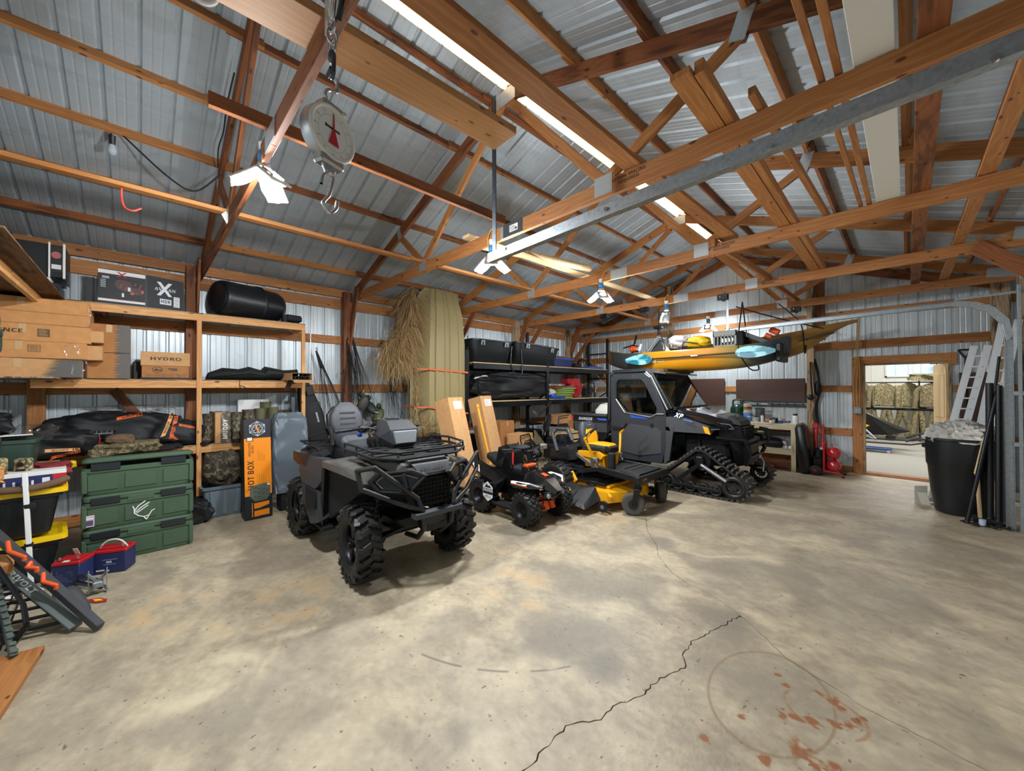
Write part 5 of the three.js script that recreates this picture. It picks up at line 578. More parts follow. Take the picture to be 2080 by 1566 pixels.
// --- lower shelf
{
  const mS = std(0xe8652a, .55);
  const label = (s, fill) => std(0xffffff, .6, 0, { map: canvasTex(256, 40, (x, w, h) => { x.fillStyle = fill ? '#e9a868' : '#e8662c'; x.fillRect(0, 0, w, h); x.fillStyle = '#17130f'; x.font = 'bold 34px sans-serif'; x.textAlign = 'center'; x.textBaseline = 'middle'; x.fillText(s, w * .42, h / 2, w * .62); x.fillRect(w * .78, 4, 8, 32); x.fillRect(w * .84, 8, 30, 8); x.fillRect(w * .84, 24, 30, 8); }) });
  const o1 = label('MUDDY', 0), o2 = label('MUDDY', 1);
  const A = solo('gear_bag', mv(lump(.26, .25, .56, { e: .75, amp: .14, s: 11, flat: .85, folds: .06, ws: 72, hs: 32 }), -6.72, 1.19, .22), M.sack, 'biggest black gear bag with orange lettered straps on the lower shelf', 'bag', 'black gear bags with orange straps'); const st = (m, p0, p1, mat, w = .036) => part('strap', drape(m, [-1, 0, 0], [-5.9, ...p0], [-5.9, ...p1], [0, Math.abs(p1[1] - p0[1]) > Math.abs(p1[0] - p0[0]) ? w : 0, Math.abs(p1[1] - p0[1]) > Math.abs(p1[0] - p0[0]) ? 0 : w]), mat, m, 'orange strap with dark lettering');
  const fix = q => { const m = q.parent; return q; };
  st(A, [1.36, .2], [1.41, -.02], o1); st(A, [1.1, -.2], [1.4, -.3], o2, .04); st(A, [1.08, -.28], [1.36, -.34], o1, .04);
  const Bg = solo('gear_bag', mv(lump(.2, .17, .3, { e: .75, amp: .14, s: 14, flat: .8, folds: .06, ws: 56, hs: 32 }), -6.74, 1.12, -.34), M.sack, 'black gear bag with orange straps tucked behind the shelf upright', 'bag', 'black gear bags with orange straps'); st(Bg, [1.18, -.24], [1.06, -.34], o1); st(Bg, [1.25, -.36], [1.2, -.52], o1, .03);
  const C = solo('gear_bag', mv(lump(.2, .16, .26, { e: .75, amp: .16, s: 17, flat: .8, folds: .06, ws: 56, hs: 32 }), -6.35, 1.12, .62), M.sack, 'black gear bag sagging over the front of the lower shelf, beside the green bin', 'bag', 'black gear bags with orange straps'); st(C, [1.08, .7], [1.07, .46], o2, .03); st(C, [1.0, .66], [1.05, .46], o1, .03);
  solo('plastic_wrap', mv(lump(.18, .05, .4, { e: .8, amp: .4, s: 19, f: 5 }), -6.76, 1.46, .1), M.clearFilm, 'crumpled clear plastic lying on the biggest black gear bag', 'plastic wrap');
  const br = thing('wire_brush', 'red-handled wire rake brush standing before the gear bags', 'brush', [-6.32, .97, .33]); part('handle', rod([0, .02, 0], [.0, .2, 0], .013), M.red, br); part('head', [b(-.015, .015, .235, .25, -.11, .11, .004), rod([0, .2, 0], [0, .24, 0], .008)], M.steel, br); parts('tine', [-.1, -.06, -.02, .02, .06, .1].map(z => rod([0, .248, z], [.0, .275, z], .004)), M.steel, br); part('black_frame', [b(-.05, -.03, .0, .27, -.13, -.11, .004), b(-.05, -.03, .0, .27, .11, .13, .004), b(-.05, -.03, .25, .27, -.13, .13, .004)], M.black, br);
  solo('camo_cloth', mv(lump(.2, .09, .3, { amp: .25, s: 23, flat: .7, folds: .05 }), -6.4, 1.02, .12), M.camoTan, 'tan camouflage cloth bunched at the front of the lower shelf', 'cloth'); solo('brown_glove', mv(lump(.08, .06, .11, { amp: .25, s: 24, flat: .8 }), -6.3, 1.13, .16), M.fabBrown, 'tan glove lying on the camouflage cloth', 'glove'); solo('brown_strap', [bar([-6.4, 1.03, -.02], [-6.32, 1.13, -.22], .02, .05), mv(lump(.12, .03, .2, { s: 26, amp: .2 }), -6.42, .99, -.2)], M.fabDk, 'dark brown strap and cloth beside the camouflage cloth', 'strap');
  const G = 'rubber boots on the lower shelf';
  boot('camo_boot', 'dark camouflage boot just right of the shelf upright', [-6.7, .97, -.68], -20, M.camoBoot, .4, G); boot('camo_boot', 'dark camouflage boot against the wall behind the upright printed box', [-6.86, .97, -.78], 10, M.camoBoot, .42, G);
  const mb = thing('boot_box', 'upright camouflage-printed box with white lettering between boots on the lower shelf', 'box', [-6.66, .97, -.83], 0); part('carton', b(-.12, .12, 0, .42, -.02, .1, .003), M.card, mb); part('print', [fx(.1, .41, .122, .208, -.01)], printMat(100, 410, (x, w, h) => { x.fillStyle = '#5a5148'; x.fillRect(0, 0, w, h); x.fillStyle = '#8a7c66'; for (let i = 0; i < 60; i++) x.fillRect((i * 37) % 90, (i * 83) % 400, 18, 24); x.save(); x.translate(w / 2, h * .55); x.rotate(-Math.PI / 2); x.fillStyle = '#f0ece4'; x.font = 'bold 76px sans-serif'; x.textAlign = 'center'; x.textBaseline = 'middle'; x.fillText('MUDDY', 0, 0, 300); x.restore(); }), mb, 'camouflage print with white lettering up its length'); part('side_carton', b(-.12, .121, 0, .42, -.075, -.02, .003), M.camoBoot, mb);
  boot('camo_boot', 'camouflage boot right beside the upright printed box', [-6.66, .97, -.98], -8, M.camoBoot, .41, G); boot('camo_boot', 'second camouflage boot right of the upright printed box', [-6.68, .97, -1.13], 5, M.camoBoot, .44, G);
  boot('olive_boot', 'tall olive boot third right of the upright printed box', [-6.7, .97, -1.28], 0, M.oliveBoot, .45, G); boot('olive_boot', 'tall olive boot at the end, behind the orange box', [-6.72, .97, -1.45], 6, M.oliveBoot, .46, G); boot('olive_boot', 'olive boot at the back of the lower shelf, its folded top leaning', [-6.95, .97, -1.4], 4, M.oliveBoot, .54, G);
  for (const [k, z] of [-1.5, -1.6, -1.71].entries()) boot('dark_boot', ['dark brown boot at the back, first of three behind the plastic wrap', 'dark brown boot at the back, middle of three behind the plastic wrap', 'dark brown boot at the back, last of three behind the plastic wrap'][k], [-7.0, .97, z], 4, std(0x4a4334, .7), .4, G);
  solo('spirit_level', mv(box(.03, .6, .06, .004), -6.98, 1.28, -1.79, 0, 0, 4), M.steelDark, 'grey spirit level upright against the wall at the end of the lower shelf', 'level'); solo('board_offcut', b(-7.1, -6.98, .97, 1.55, -1.45, -1.05, .003), M.white, 'white panel standing behind the tall olive boots', 'panel');
  // under the shelf
  const tote = thing('storage_tote', 'grey plastic tote on the floor under the lower shelf', 'tote', [-6.62, 0, -.82], 0); const rg = (y, w, d) => rrect(w, d, .04, 3).map(p => [p[0], y, p[1]]); part('tub', loft([rg(0, .4, .36), rg(.02, .43, .38), rg(.38, .5, .46), rg(.38, .54, .5), rg(.42, .56, .52), rg(.42, .5, .46), rg(.1, .4, .36)], { cap: true, crease: 40 }), M.greyTote, tote); parts('rib', [-.14, 0, .14].map(z => bar([.222, .04, z * .85], [.256, .36, z], .012, .05, [1, 0, 0])), M.greyTote, tote);
  solo('camo_sack', mv(lump(.22, .27, .22, { e: .8, amp: .14, s: 41, flat: .8, folds: .04, ws: 44, hs: 28 }), -6.64, .62, -.82), M.camoBoot, 'brown camouflage sack stuffed into the grey tote', 'sack'); solo('black_cloth', mv(lump(.2, .16, .16, { amp: .22, s: 43, flat: .75, folds: .04 }), -6.42, .13, -.52), M.sack, 'black cloth heap on the floor at the foot of the shelf upright', 'cloth');
  const hb = thing('heater_box', 'tall orange and black printed box leaning against the shelf', 'box', [-6.06, 0, -1.13], 0); hb.rotation.z = 6 * D2R; part('carton', b(-.13, .1, 0, 1.3, -.155, .155, .004), M.black, hb); part('print', fx(.304, 1.294, .102, .65, 0), std(0xffffff, .4, 0, { map: canvasTex(304, 1294, (x, w, h) => { x.fillStyle = '#ee8a12'; x.fillRect(0, 0, w, h); x.fillStyle = '#1b2029'; x.fillRect(0, 0, w, 250); x.fillRect(0, 1000, w, 294); x.strokeStyle = '#e8ecee'; x.lineWidth = 4; const c = [...Array(6)].map((_, i) => [150 + 100 * Math.cos(i * 1.047 + .5), 126 + 98 * Math.sin(i * 1.047 + .5)]); x.beginPath(); for (let i = 0; i < 6; i++) for (let j = i + 1; j < 6; j++) { x.moveTo(...c[i]); x.lineTo(...c[j]); } x.stroke(); x.fillStyle = '#f08a1a'; x.save(); x.translate(150, 126); x.rotate(1.2); x.fillRect(-60, -8, 120, 16); x.restore(); x.save(); x.translate(70, 585); x.rotate(-Math.PI / 2); x.fillStyle = '#4a2a10'; x.font = 'bold 96px sans-serif'; x.textAlign = 'center'; x.fillText('HOT BOX', -150, 34, 380); x.font = 'bold 34px sans-serif'; x.fillText('INSULATED', 190, 0, 190); x.fillText('BLIND', 190, 34, 100); x.strokeStyle = '#3a2a1c'; x.lineWidth = 8; x.strokeRect(300, -40, 100, 66); x.fillStyle = '#e8e2d8'; x.fillRect(306, -34, 40, 54); x.restore(); x.fillStyle = '#b86a14'; for (let i = 0; i < 5; i++) { x.fillRect(150 + i * 18, 420 + i * 14, 5, 130 - i * 10); x.fillRect(140 + i * 22, 720 + i * 6, 5, 150 - i * 10); } x.fillStyle = '#5a6258'; x.beginPath(); for (const p of [[60, 880], [240, 850], [290, 900], [280, 1020], [240, 1070], [110, 1080], [50, 1000]]) x.lineTo(...p); x.fill(); x.fillStyle = '#3c443c'; for (let i = 0; i < 50; i++) x.fillRect(70 + (i * 47) % 190, 880 + (i * 71) % 170, 18, 8); x.fillStyle = '#f08a14'; x.save(); x.translate(170, 1180); x.fillRect(-70, 60, 170, 26); for (const p of [[-70, -80], [-70, 20]]) { x.beginPath(); x.moveTo(p[0], p[1]); x.lineTo(100, p[1] - 10); x.lineTo(100, p[1] + 36); x.lineTo(-20, p[1] + 70); x.lineTo(-70, p[1] + 70); x.fill(); } x.fillRect(-96, -90, 10, 180); x.restore(); x.fillStyle = '#e8e2d8'; x.fillRect(250, 864, 30, 22); }) }), hb, 'orange face with lettering and an antler mark');
  const ws = thing('wrapped_panel', 'grey padded panel wrapped in shiny clear plastic leaning behind the quad bike', 'panel', [-6.18, 0, -1.56], 0); ws.rotation.z = 7 * D2R; part('panel', loft([[.25, .34, .2], [.3, .42, .24], [.8, .46, .26], [1.26, .44, .22], [1.36, .36, .14]].map(([y, w, d]) => rrect(d, w, d * .35, 4).map(p => [p[0], y, p[1]]))), std(0x5a6470, .5), ws); part('film', loft([...Array(26)].map((_, k) => { const y = .24 + k * .045, w = .42 + .05 * Math.sin(k * .13 + .4) - (k > 23 ? .08 : 0), d = .25 - (k > 23 ? .08 : 0); return rrect(d, w, .05, 4).flatMap((p, i, A) => { const q = A[(i + 1) % A.length]; return [0, .2, .4, .6, .8].map(f => { const x = p[0] + (q[0] - p[0]) * f, z = p[1] + (q[1] - p[1]) * f, u = z * 34 + x * 30 - y * 9; const o = .014 * Math.abs(Math.sin(u + 3 * n3(z * 6 + 4, y * 3, x * 6 + 2, 9))) + .012 * n3(z * 22 + 9, y * 14, x * 22, 4); return [x + Math.sign(x) * o, y, z + Math.sign(z) * o * .6]; }); }); }), { crease: 18 }), M.wrap, ws, 'crinkled shiny plastic wrap'); part('foot', b(-.1, .1, 0, .3, -.16, .16, .02), M.black, ws);
}
// ---------------------------------------------------------------- left wall between the shelves and the rack
const stuff = o => { o.userData.kind = 'stuff'; return o; };
T.straw = dtex(64, 4, x => mix3([120, 92, 56], [206, 174, 122], h2(x, 1, 3)), true); M.strawMix = std(0xffffff, .85, 0, { map: T.straw });
function strands(n, root, s0 = 1) { const P = [], U = []; for (let i = 0; i < n; i++) { const { p, d, L, g } = root(rnd, i), w = .0025 + rnd() * .0035, c = (i % 64 + .5) / 64; let q = V(...p), v = V(...d).normalize(); const side = V(rr(-1, 1), .2, rr(-1, 1)).normalize(); let a = q.clone().addScaledVector(side, w), e = q.clone().addScaledVector(side, -w); for (let k = 0; k < 4; k++) { q = q.clone().addScaledVector(v, L / 4); v.y -= g; v.normalize(); const f = w * (1 - (k + 1) / 5); const a2 = q.clone().addScaledVector(side, f), e2 = q.clone().addScaledVector(side, -f); for (const t of [a, e, e2, a, e2, a2]) { P.push(t.x, t.y, t.z); U.push(c, .5); } a = a2; e = e2; } } const g = new THREE.BufferGeometry(); g.setAttribute('position', new THREE.Float32BufferAttribute(P, 3)); g.setAttribute('uv', new THREE.Float32BufferAttribute(U, 2)); g.computeVertexNormals(); return g; }
{
  solo('thin_pole', rod([-6.98, 0.0, -2.02], [-6.98, 3.1, -2.06], .011, .006), M.alu, 'thin silver pole standing upright against the wall at the end of the shelves', 'pole');
  const gc = thing('gun_case', 'black padded gun case with white lettering leaning on the wall behind the quad bike', 'case', [-6.92, .62, -2.2]); gc.rotation.x = 13 * D2R; part('case', loft([[0, .3, .1], [.1, .36, .14], [.7, .36, .16], [1.05, .24, .14], [1.22, .16, .1], [1.27, .1, .06]].map(([y, w, d], k) => rrect(d, w, d * .4, 4).map(p => [p[0], y, p[1] + (k % 2) * .01])), { crease: 30 }), M.sack, gc); part('lettering', fx(.05, .3, .081, .62, -.06), printMat(50, 300, (x, w, h) => { x.clearRect(0, 0, w, h); x.save(); x.translate(w / 2, h / 2); x.rotate(-Math.PI / 2); x.fillStyle = '#d8dadc'; x.font = 'bold 40px sans-serif'; x.textAlign = 'center'; x.textBaseline = 'middle'; x.fillText('SHADOW', 0, 0, 280); x.restore(); }), gc); parts('strap', [mv(box(.01, .03, .34, .002), .085, .35, 0), mv(box(.01, .03, .3, .002), .085, .85, 0)], M.black, gc); part('buckle', b(.07, .1, 1.0, 1.16, -.1, .02, .02), M.blackGloss, gc);
  // bundles of decoy lines on hooks
  const bun = (z, y0, label, lean) => { const t = thing('line_bundle', label, 'cord bundle', [-7.07, 0, z], 0, 'bundles of decoy lines hung on the girt'); part('hook', pipe([[0, y0 + .04, 0], [.05, y0 + .05, 0], [.07, y0, 0], [.05, y0 - .03, .0]], .006), M.blackMetal, t); part('knot', tube([[.05, y0, .01], [.06, y0 - .14, .02 + lean * .08], [.05, y0 - .3, lean * .16]], .014), M.cordBlack, t); const L = []; for (let i = 0; i < 26; i++) { const a = rr(-1, 1); L.push(tube([[.05, y0 - .02, a * .015], [.06 + rr(0, .03), y0 - .35, a * .05 + lean * .18], [.08 + rr(0, .08), y0 - .8, a * .15 + lean * .36], [.1 + rr(0, .1), y0 - rr(1.1, 1.5), a * .26 + lean * .5]], .0028, 4, false, 8)); } stuff(part('lines', L, M.cordBlack, t)); };
  bun(-2.68, 2.6, 'black decoy lines on a hook just right of the wall post', -.15); bun(-2.78, 2.6, 'black decoy lines on a hook, second from the wall post', -.35); bun(-3.32, 2.58, 'black decoy lines on the hook nearest the upright boat', -.3); bun(-2.16, 2.36, 'black decoy lines hanging beside the thin silver pole', -.5);
  solo('wall_hook', pipe([[-7.02, 1.98, -2.56], [-6.94, 2.0, -2.58], [-6.92, 2.06, -2.58]], .007), M.blackMetal, 'small dark hook screwed into the wall post', 'hook');
  // duck decoys piled behind the quad
  const dk = (x, y, z, turn, m, label, tilt) => { const t = thing('duck_decoy', label, 'decoy', [x, y, z], turn, 'duck decoys heaped behind the quad bike'); const body = part('body', mv(ball(.17, .085, .1), 0, 0, 0), m, t); t.rotation.z = tilt * D2R; part('head', [mv(ball(.055, .05, .042), .15, .11, 0), rod([.12, .03, 0], [.15, .1, 0], .035)], std(0x23301f, .5), t); part('bill', mv(ball(.045, .014, .026), .215, .1, 0), std(0xb08a30, .5), t); part('tail', hull([[-.14, .02, .04], [-.14, .02, -.04], [-.24, .07, 0], [-.15, -.02, 0]]), M.white, t); };
  const dn = ['topmost decoy, dark headed', 'decoy with a tan side patch', 'dark decoy hanging nose down at left', 'olive decoy at the right edge of the heap', 'grey decoy at the front of the heap', 'dark decoy low in the heap', 'brown decoy behind the handlebars', 'small dark decoy at the back', 'pale decoy near the straw'];
  [[-6.9, 1.42, -2.9, 30, 0x4a4a44, 60], [-6.82, 1.2, -2.78, 60, 0x2c2c2a, 70], [-6.92, 1.15, -2.6, 10, 0x1e211f, -60], [-6.9, 1.2, -3.2, 120, 0x4e5236, 50], [-6.75, 1.0, -2.95, 45, 0x6a6a62, 20], [-6.8, .9, -2.7, -20, 0x1c1e1e, 10], [-6.7, .85, -3.15, 80, 0x5a4630, 15], [-6.98, 1.36, -3.08, 200, 0x26302a, 40], [-6.85, .8, -3.45, 20, 0x8a8676, 10]].forEach(([x, y, z, tn, c, ti], i) => dk(x, y, z, tn, std(c, .6), dn[i] + ' in the heap of duck decoys', ti));
  solo('decoy_bag', mv(lump(.26, .42, .5, { amp: .14, s: 61, flat: .9, folds: .03, ws: 40, hs: 26 }), -6.68, .4, -2.95), M.fabDk, 'dark mesh bag under the heap of duck decoys', 'bag');
  // sledge boat on end
  const bt = thing('sled_boat', 'olive sled boat standing on its end against the wall, hull facing out', 'boat', [-6.25, 0, -4.33]);
  const sec = (y, w, dx, k) => { const s = [[-.42 * k, 1.02], [-.36 * k, 1.06], [-.34 * k, .98], [-.06, .74], [-.02, .7], [-.02, .52], [.02, .5], [.02, .42], [-.005, .4], [-.005, .16], [.02, .14], [.02, .06], [-.005, .04]]; const a = s.map(p => [dx + p[0], y, p[1] * w / 2]), c = s.slice().reverse().map(p => [dx + p[0], y, -p[1] * w / 2]); return [...a, ...c]; };
  part('hull', loft([[.06, 1.0, -.12, .8], [.12, 1.12, -.04, 1], [.6, 1.18, 0, 1], [1.7, 1.2, 0, 1], [2.6, 1.16, 0, 1], [3.15, 1.06, -.02, .95], [3.4, .96, -.08, .85], [3.58, .86, -.12, .5], [3.66, .74, -.17, .15]].map(a => sec(...a)), { closed: false, cap: false, crease: 28 }), M.boat, bt);
  part('gunwale', [1, -1].flatMap(s => tube([[-.42, .08, s * .55], [-.44, .6, s * .62], [-.44, 1.7, s * .63], [-.43, 2.6, s * .61], [-.42, 3.2, s * .55], [-.42, 3.4, s * .48], [-.42, 3.55, s * .4]], .016)), M.olive, bt); part('inner_floor', b(-.36, -.33, .2, 3.2, -.46, .46, .01), M.olive, bt);
  const strap = (y, nm, y2) => { const t = thing('ratchet_strap', nm, 'strap', [-6.25, 0, -4.33], 0, 'orange straps round the upright boat'); part('webbing', [bar([-.6, y, .64], [-.06, y + .01, .66], .03, .004), bar([-.06, y, .66], [.012, y, .46], .03, .004), bar([.027, y, .46], [.027, y2, -.46], .034, .004), bar([.012, y2, -.46], [-.36, y2, -.64], .03, .004)], M.strap, t); }; strap(2.07, 'upper orange strap round the upright boat', 2.03); strap(1.36, 'lower orange strap round the upright boat', 1.2);
  const st = thing('grass_bundle', 'long bundle of dry grass blind material hanging beside the upright boat', 'dry grass', [-6.3, 0, -3.55]);
  stuff(part('straw', strands(3000, (r) => { const t = r(), y = 3.6 - 1.45 * Math.pow(t, .8); const wz = .03 + .28 * sm(.25, .85, t), cz = .06 + .3 * sm(.15, .8, t); const a = r() * 6.283, q = Math.sqrt(r()); return { p: [-.1 + Math.cos(a) * q * (.05 + .13 * t), y, cz - .12 + Math.sin(a) * q * wz], d: [rr(-.5, .6), rr(-1, .1), rr(-.6, .6)], L: rr(.3, .62), g: .34 }; }), M.strawMix, st)); part('core', mv(lump(.08, .42, .12, { amp: .3, s: 66 }), -.12, 2.65, .14), M.straw[3], st);
  const s2 = thing('grass_bundle', 'heap of dry grass in a bin at the foot of the upright boat', 'dry grass', [-5.75, .22, -3.5]); stuff(part('straw', strands(700, r => ({ p: [rr(-.16, .16), rr(.5, .95), rr(-.22, .22)], d: [rr(-1, 1), rr(-.2, 1), rr(-1, 1)], L: rr(.1, .26), g: .2 }), 3), M.strawMix, s2)); part('bin', loft([[-.22, .32, .4], [.7, .38, .48], [.7, .34, .44], [.1, .3, .38]].map(([y, w, d]) => rrect(w, d, .05, 3).map(p => [p[0], y, p[1]]))), M.black, s2);
  const s3 = thing('grass_bundle', 'thin tuft of dry grass tied to the boat side by the lower orange strap', 'dry grass', [-6.35, 0, -3.68]); stuff(part('straw', strands(160, r => ({ p: [rr(-.04, .04), rr(1.3, 1.75), rr(-.06, .06)], d: [rr(-.4, .4), rr(-1, 1), rr(-.4, .4)], L: rr(.15, .35), g: .15 }), 5), M.strawMix, s3)); part('cone_pouch', lathe([[.02, 1.3], [.08, 1.1], [.16, .92], [.15, .9], [0, .9]], 4), M.olive, s3);
  // leaning cartons
  const tall = (nm, pos, h, w, d, lean, turn) => { const t = thing('tall_carton', nm, 'cardboard box', pos, turn, 'tall cartons leaning by the upright boat'); t.rotation.order = 'YXZ'; t.rotation.z = lean * D2R; part('carton', mv(box(d, h, w, .004), -d / 2, h / 2, 0), M.card, t); part('tape', [b(.0, .0015, .02, h - .01, -.03, .03, 0)], std(0xc9a070, .35), t); part('shipping_label', fx(.2, .13, .003, h - .13, -.02), printMat(100, 64, x => { x.fillStyle = '#e6e4de'; x.fillRect(0, 0, 100, 64); x.fillStyle = '#999'; for (let i = 0; i < 5; i++) x.fillRect(8, 8 + i * 11, 40 + (i * 23) % 40, 3); }), t, 'white shipping label'); return t; };
  tall('nearest tall brown carton leaning between the quad bike and the yellow handle', [-4.72, 0, -3.78], 1.62, .36, .3, 15, 14); tall('second tall brown carton leaning behind the yellow handle', [-5.1, 0, -4.72], 1.62, .34, .3, 14, 14);
  const ax = thing('axe', 'yellow wooden tool handle leaning between the two tall cartons', 'handle', [-4.6, .02, -4.12]); part('handle', [rod([0, 0, 0], [-.44, 1.36, .04], .02, .024), mv(ball(.034, .05, .03), -.445, 1.38, .04)], std(0xd89a2c, .4), ax);
  carton('small_carton', 'low brown carton behind the folding chair, right of the tall cartons', 'cardboard box', [-6.2, -5.8, 0, 1.02, -5.7, -5.2], M.cardD, 12); carton('small_carton', 'smaller brown carton in front, directly behind the folding chair', 'cardboard box', [-5.75, -5.4, 0, .78, -5.85, -5.4], M.card, 12);
  const ch = thing('folding_chair', 'black folded lounge chair with laced sling standing before the cartons', 'chair', [-5.15, 0, -5.55], 20); ch.rotation.order = 'YXZ'; ch.rotation.z = 12 * D2R; part('frame', [...pipe([[0, 0, .24], [0, .74, .24], [0, .8, .2], [0, .8, -.2], [0, .74, -.24], [0, 0, -.24]], .013), ...pipe([[.05, .05, .2], [.05, .64, .19], [.05, .68, .15], [.05, .68, -.15], [.05, .64, -.19], [.05, .05, -.2]], .011), ...pipe([[-.04, .0, .3], [-.04, .7, .29]], .012), ...pipe([[-.04, .0, -.3], [-.04, .7, -.29]], .012)], M.blackMetal, ch); part('sling', b(.02, .03, .08, .62, -.15, .15, .004), M.sack, ch); parts('lace', [-1, 1].flatMap(s => [0, 1, 2, 3, 4, 5, 6].map(i => rod([.03, .12 + i * .07, s * .15], [.05, .14 + i * .07, s * .19], .003))), M.white, ch); part('headrest', mv(box(.06, .1, .3, .03), .03, .6, 0), M.sack, ch);
}
// ---------------------------------------------------------------- black steel rack in the far corner and what it holds
{
  const t = thing('steel_rack', 'tall black steel rack with two wooden decks in the far left corner', 'rack', [-6.65, 0, -7.5]); const X0 = -.28, X1 = .4, Z = [2.72, .22, -2.54];
  for (const z of Z) for (const x of [X0, X1]) part('upright', [b(x - .025, x + .025, 0, z > 2 ? 2.5 : z > 0 && x > 0 ? 2.26 : 3.18, z - .04, z + .04, .003), ...[...Array(12)].map((_, i) => b(x + .0245, x + .0265, .3 + i * .22, .36 + i * .22, z - .01, z + .01, 0))], M.blackMetal, t);
  for (const y of [1.42, 2.24]) for (const [z0, z1] of [[.26, 2.56], [-2.52, .18]]) { for (const x of [X0, X1]) part('beam', b(x - .02, x + .03, y - .12, y, z0, z1, .006), M.blackMetal, t); part('deck', b(X0, X1 + .02, y, y + .018, z0, z1, .002), M.pale, t); }
  for (const z of Z) for (const y of [.3, 1.2, 2.0, 2.75]) if (!(z > 2 && y > 2.5)) part('tie', bar([X0, y, z], [X1, y + (y > 1.1 && y < 1.3 ? .4 : 0), z], .03, .03), M.blackMetal, t);
  
  // two black tub sledges
  const sled = (pos, L, label) => { const s = thing('tub_sled', label, 'sled', pos, 0, 'black tub sleds on the top deck'); const rg = (y, w, l, r) => rrect(w, l, r, 4).map(p => [p[0], y, p[1]]); part('tub', loft([rg(0, .44, L * .72, .1), rg(.06, .5, L * .82, .12), rg(.3, .58, L * .94, .14), rg(.46, .64, L * .98, .15), rg(.46, .72, L, .17), rg(.49, .72, L, .17), rg(.49, .62, L * .95, .15), rg(.08, .46, L * .76, .1)], { crease: 30 }), M.blackTote, s); for (const z of [-.28, .28]) { part('clip', [b(.325, .345, .36, .44, z * L - .05, z * L - .02, .003), b(.325, .345, .36, .44, z * L + .02, z * L + .05, .003), b(.33, .36, .43, .47, z * L - .05, z * L + .05, .003)], std(0x8a8e90, .4, .3), s); } parts('runner', [-.12, .12].map(z => bar([-.2, .02, z * L], [.28, .3, z * L * 1.4], .03, .03)), M.blackTote, s); return s; };
  sled([-6.55, 2.262, -5.52], 1.22, 'left black tub sled with grey clips on the top deck of the rack'); const s2 = sled([-6.52, 2.262, -6.94], 1.58, 'right black tub sled with grey clips on the top deck of the rack'); s2.rotation.x = -3 * D2R;
  solo('rope_loop', tube([[-6.19, 2.66, -6.0], [-6.2, 2.3, -5.98], [-6.2, 2.0, -6.1], [-6.2, 1.96, -6.22], [-6.2, 2.1, -6.34], [-6.19, 2.6, -6.3]], .01), M.steelDark, 'grey rope loop hanging over the deck edge from the tub sleds', 'rope');
  const cv = solo('covered_load', mv(lump(.36, .29, 1.2, { e: .6, amp: .12, s: 71, flat: .95, folds: .07, ws: 90, hs: 44, crease: 28 }), -6.6, 1.76, -6.36), M.sack, 'large load under a crumpled black cover on the middle deck of the rack', 'covered load'); part('white_tag', drape(cv, [-1, -.5, 0], [-5.9, 2.2, -5.12], [-5.9, 2.2, -5.4], [0, .06, 0]), M.white, cv); part('blue_tag', drape(cv, [-1, -.6, 0], [-5.9, 2.36, -5.9], [-5.9, 2.36, -6.3], [0, .04, 0]), std(0xffffff, .6, 0, { map: canvasTex(64, 8, x => { x.fillStyle = '#23409a'; x.fillRect(0, 0, 26, 8); x.fillStyle = '#e8e8e8'; x.fillRect(26, 0, 38, 8); }) }), cv, 'blue and white tag');
  const bin = (nm, lb, pos, w, h, d, m, ml) => { const s = thing(nm, lb, 'bin', pos); const rg = (y, k) => rrect(w * k, d * k, .04, 3).map(p => [p[0], y, p[1]]); part('tub', loft([rg(0, .86), rg(h * .8, .98), rg(h * .8, .9), rg(.02, .8)]), m, s); part('lid', mv(box(w * 1.04, h * .16, d * 1.04, .015), 0, h * .86, 0), ml, s); return s; };
  bin('blue_bin', 'dark bin with a blue lid on the right side of the top deck', [-6.55, 2.262, -8.05], .46, .26, .85, M.navy, M.blue); solo('blue_case', b(-6.6, -6.28, 2.262, 2.33, -9.85, -9.2, .02), std(0x4a63b0, .5), 'flat blue case at the right end of the top deck', 'case'); solo('black_hoses', [tube([[-6.4, 2.28, -8.7], [-6.4, 2.45, -8.85], [-6.4, 2.5, -9.1], [-6.4, 2.3, -9.3]], .022), tube([[-6.5, 2.28, -8.8], [-6.5, 2.52, -9.0], [-6.45, 2.44, -9.4], [-6.4, 2.28, -9.5]], .02), b(-6.6, -6.4, 2.262, 2.4, -8.95, -8.7, .03)], M.cordBlack, 'coiled black hoses behind the flat blue case', 'hose');
  solo('hose_coil', [0, 1, 2, 3, 4].map(i => mv(new THREE.TorusGeometry(.26 - (i % 2) * .03, .026, 8, 36), -6.45 + i * .012, 1.5 + i * .042, -8.12 - i * .02, 90, (i - 2) * 4, 0)), std(0x8aa04e, .5), 'coil of green garden hose on the middle deck', 'hose'); solo('hose_nozzle', [rod([-6.3, 1.72, -7.95], [-6.28, 1.76, -8.35], .016, .024)], M.chromeDull, 'silver nozzle on the coil of green hose', 'nozzle'); solo('blue_reel', [mv(cyl(.1, .1, .1), -6.35, 1.5, -7.62, 0, 0, 20), b(-6.4, -6.2, 1.44, 1.5, -7.95, -7.5, .02)], M.blue, 'blue strap reel at the left of the green hose', 'reel'); solo('white_bag', mv(lump(.12, .12, .16, { s: 74, amp: .2, flat: .9 }), -6.55, 1.56, -7.75), M.offwhite, 'white plastic bag beside the green hose', 'bag');
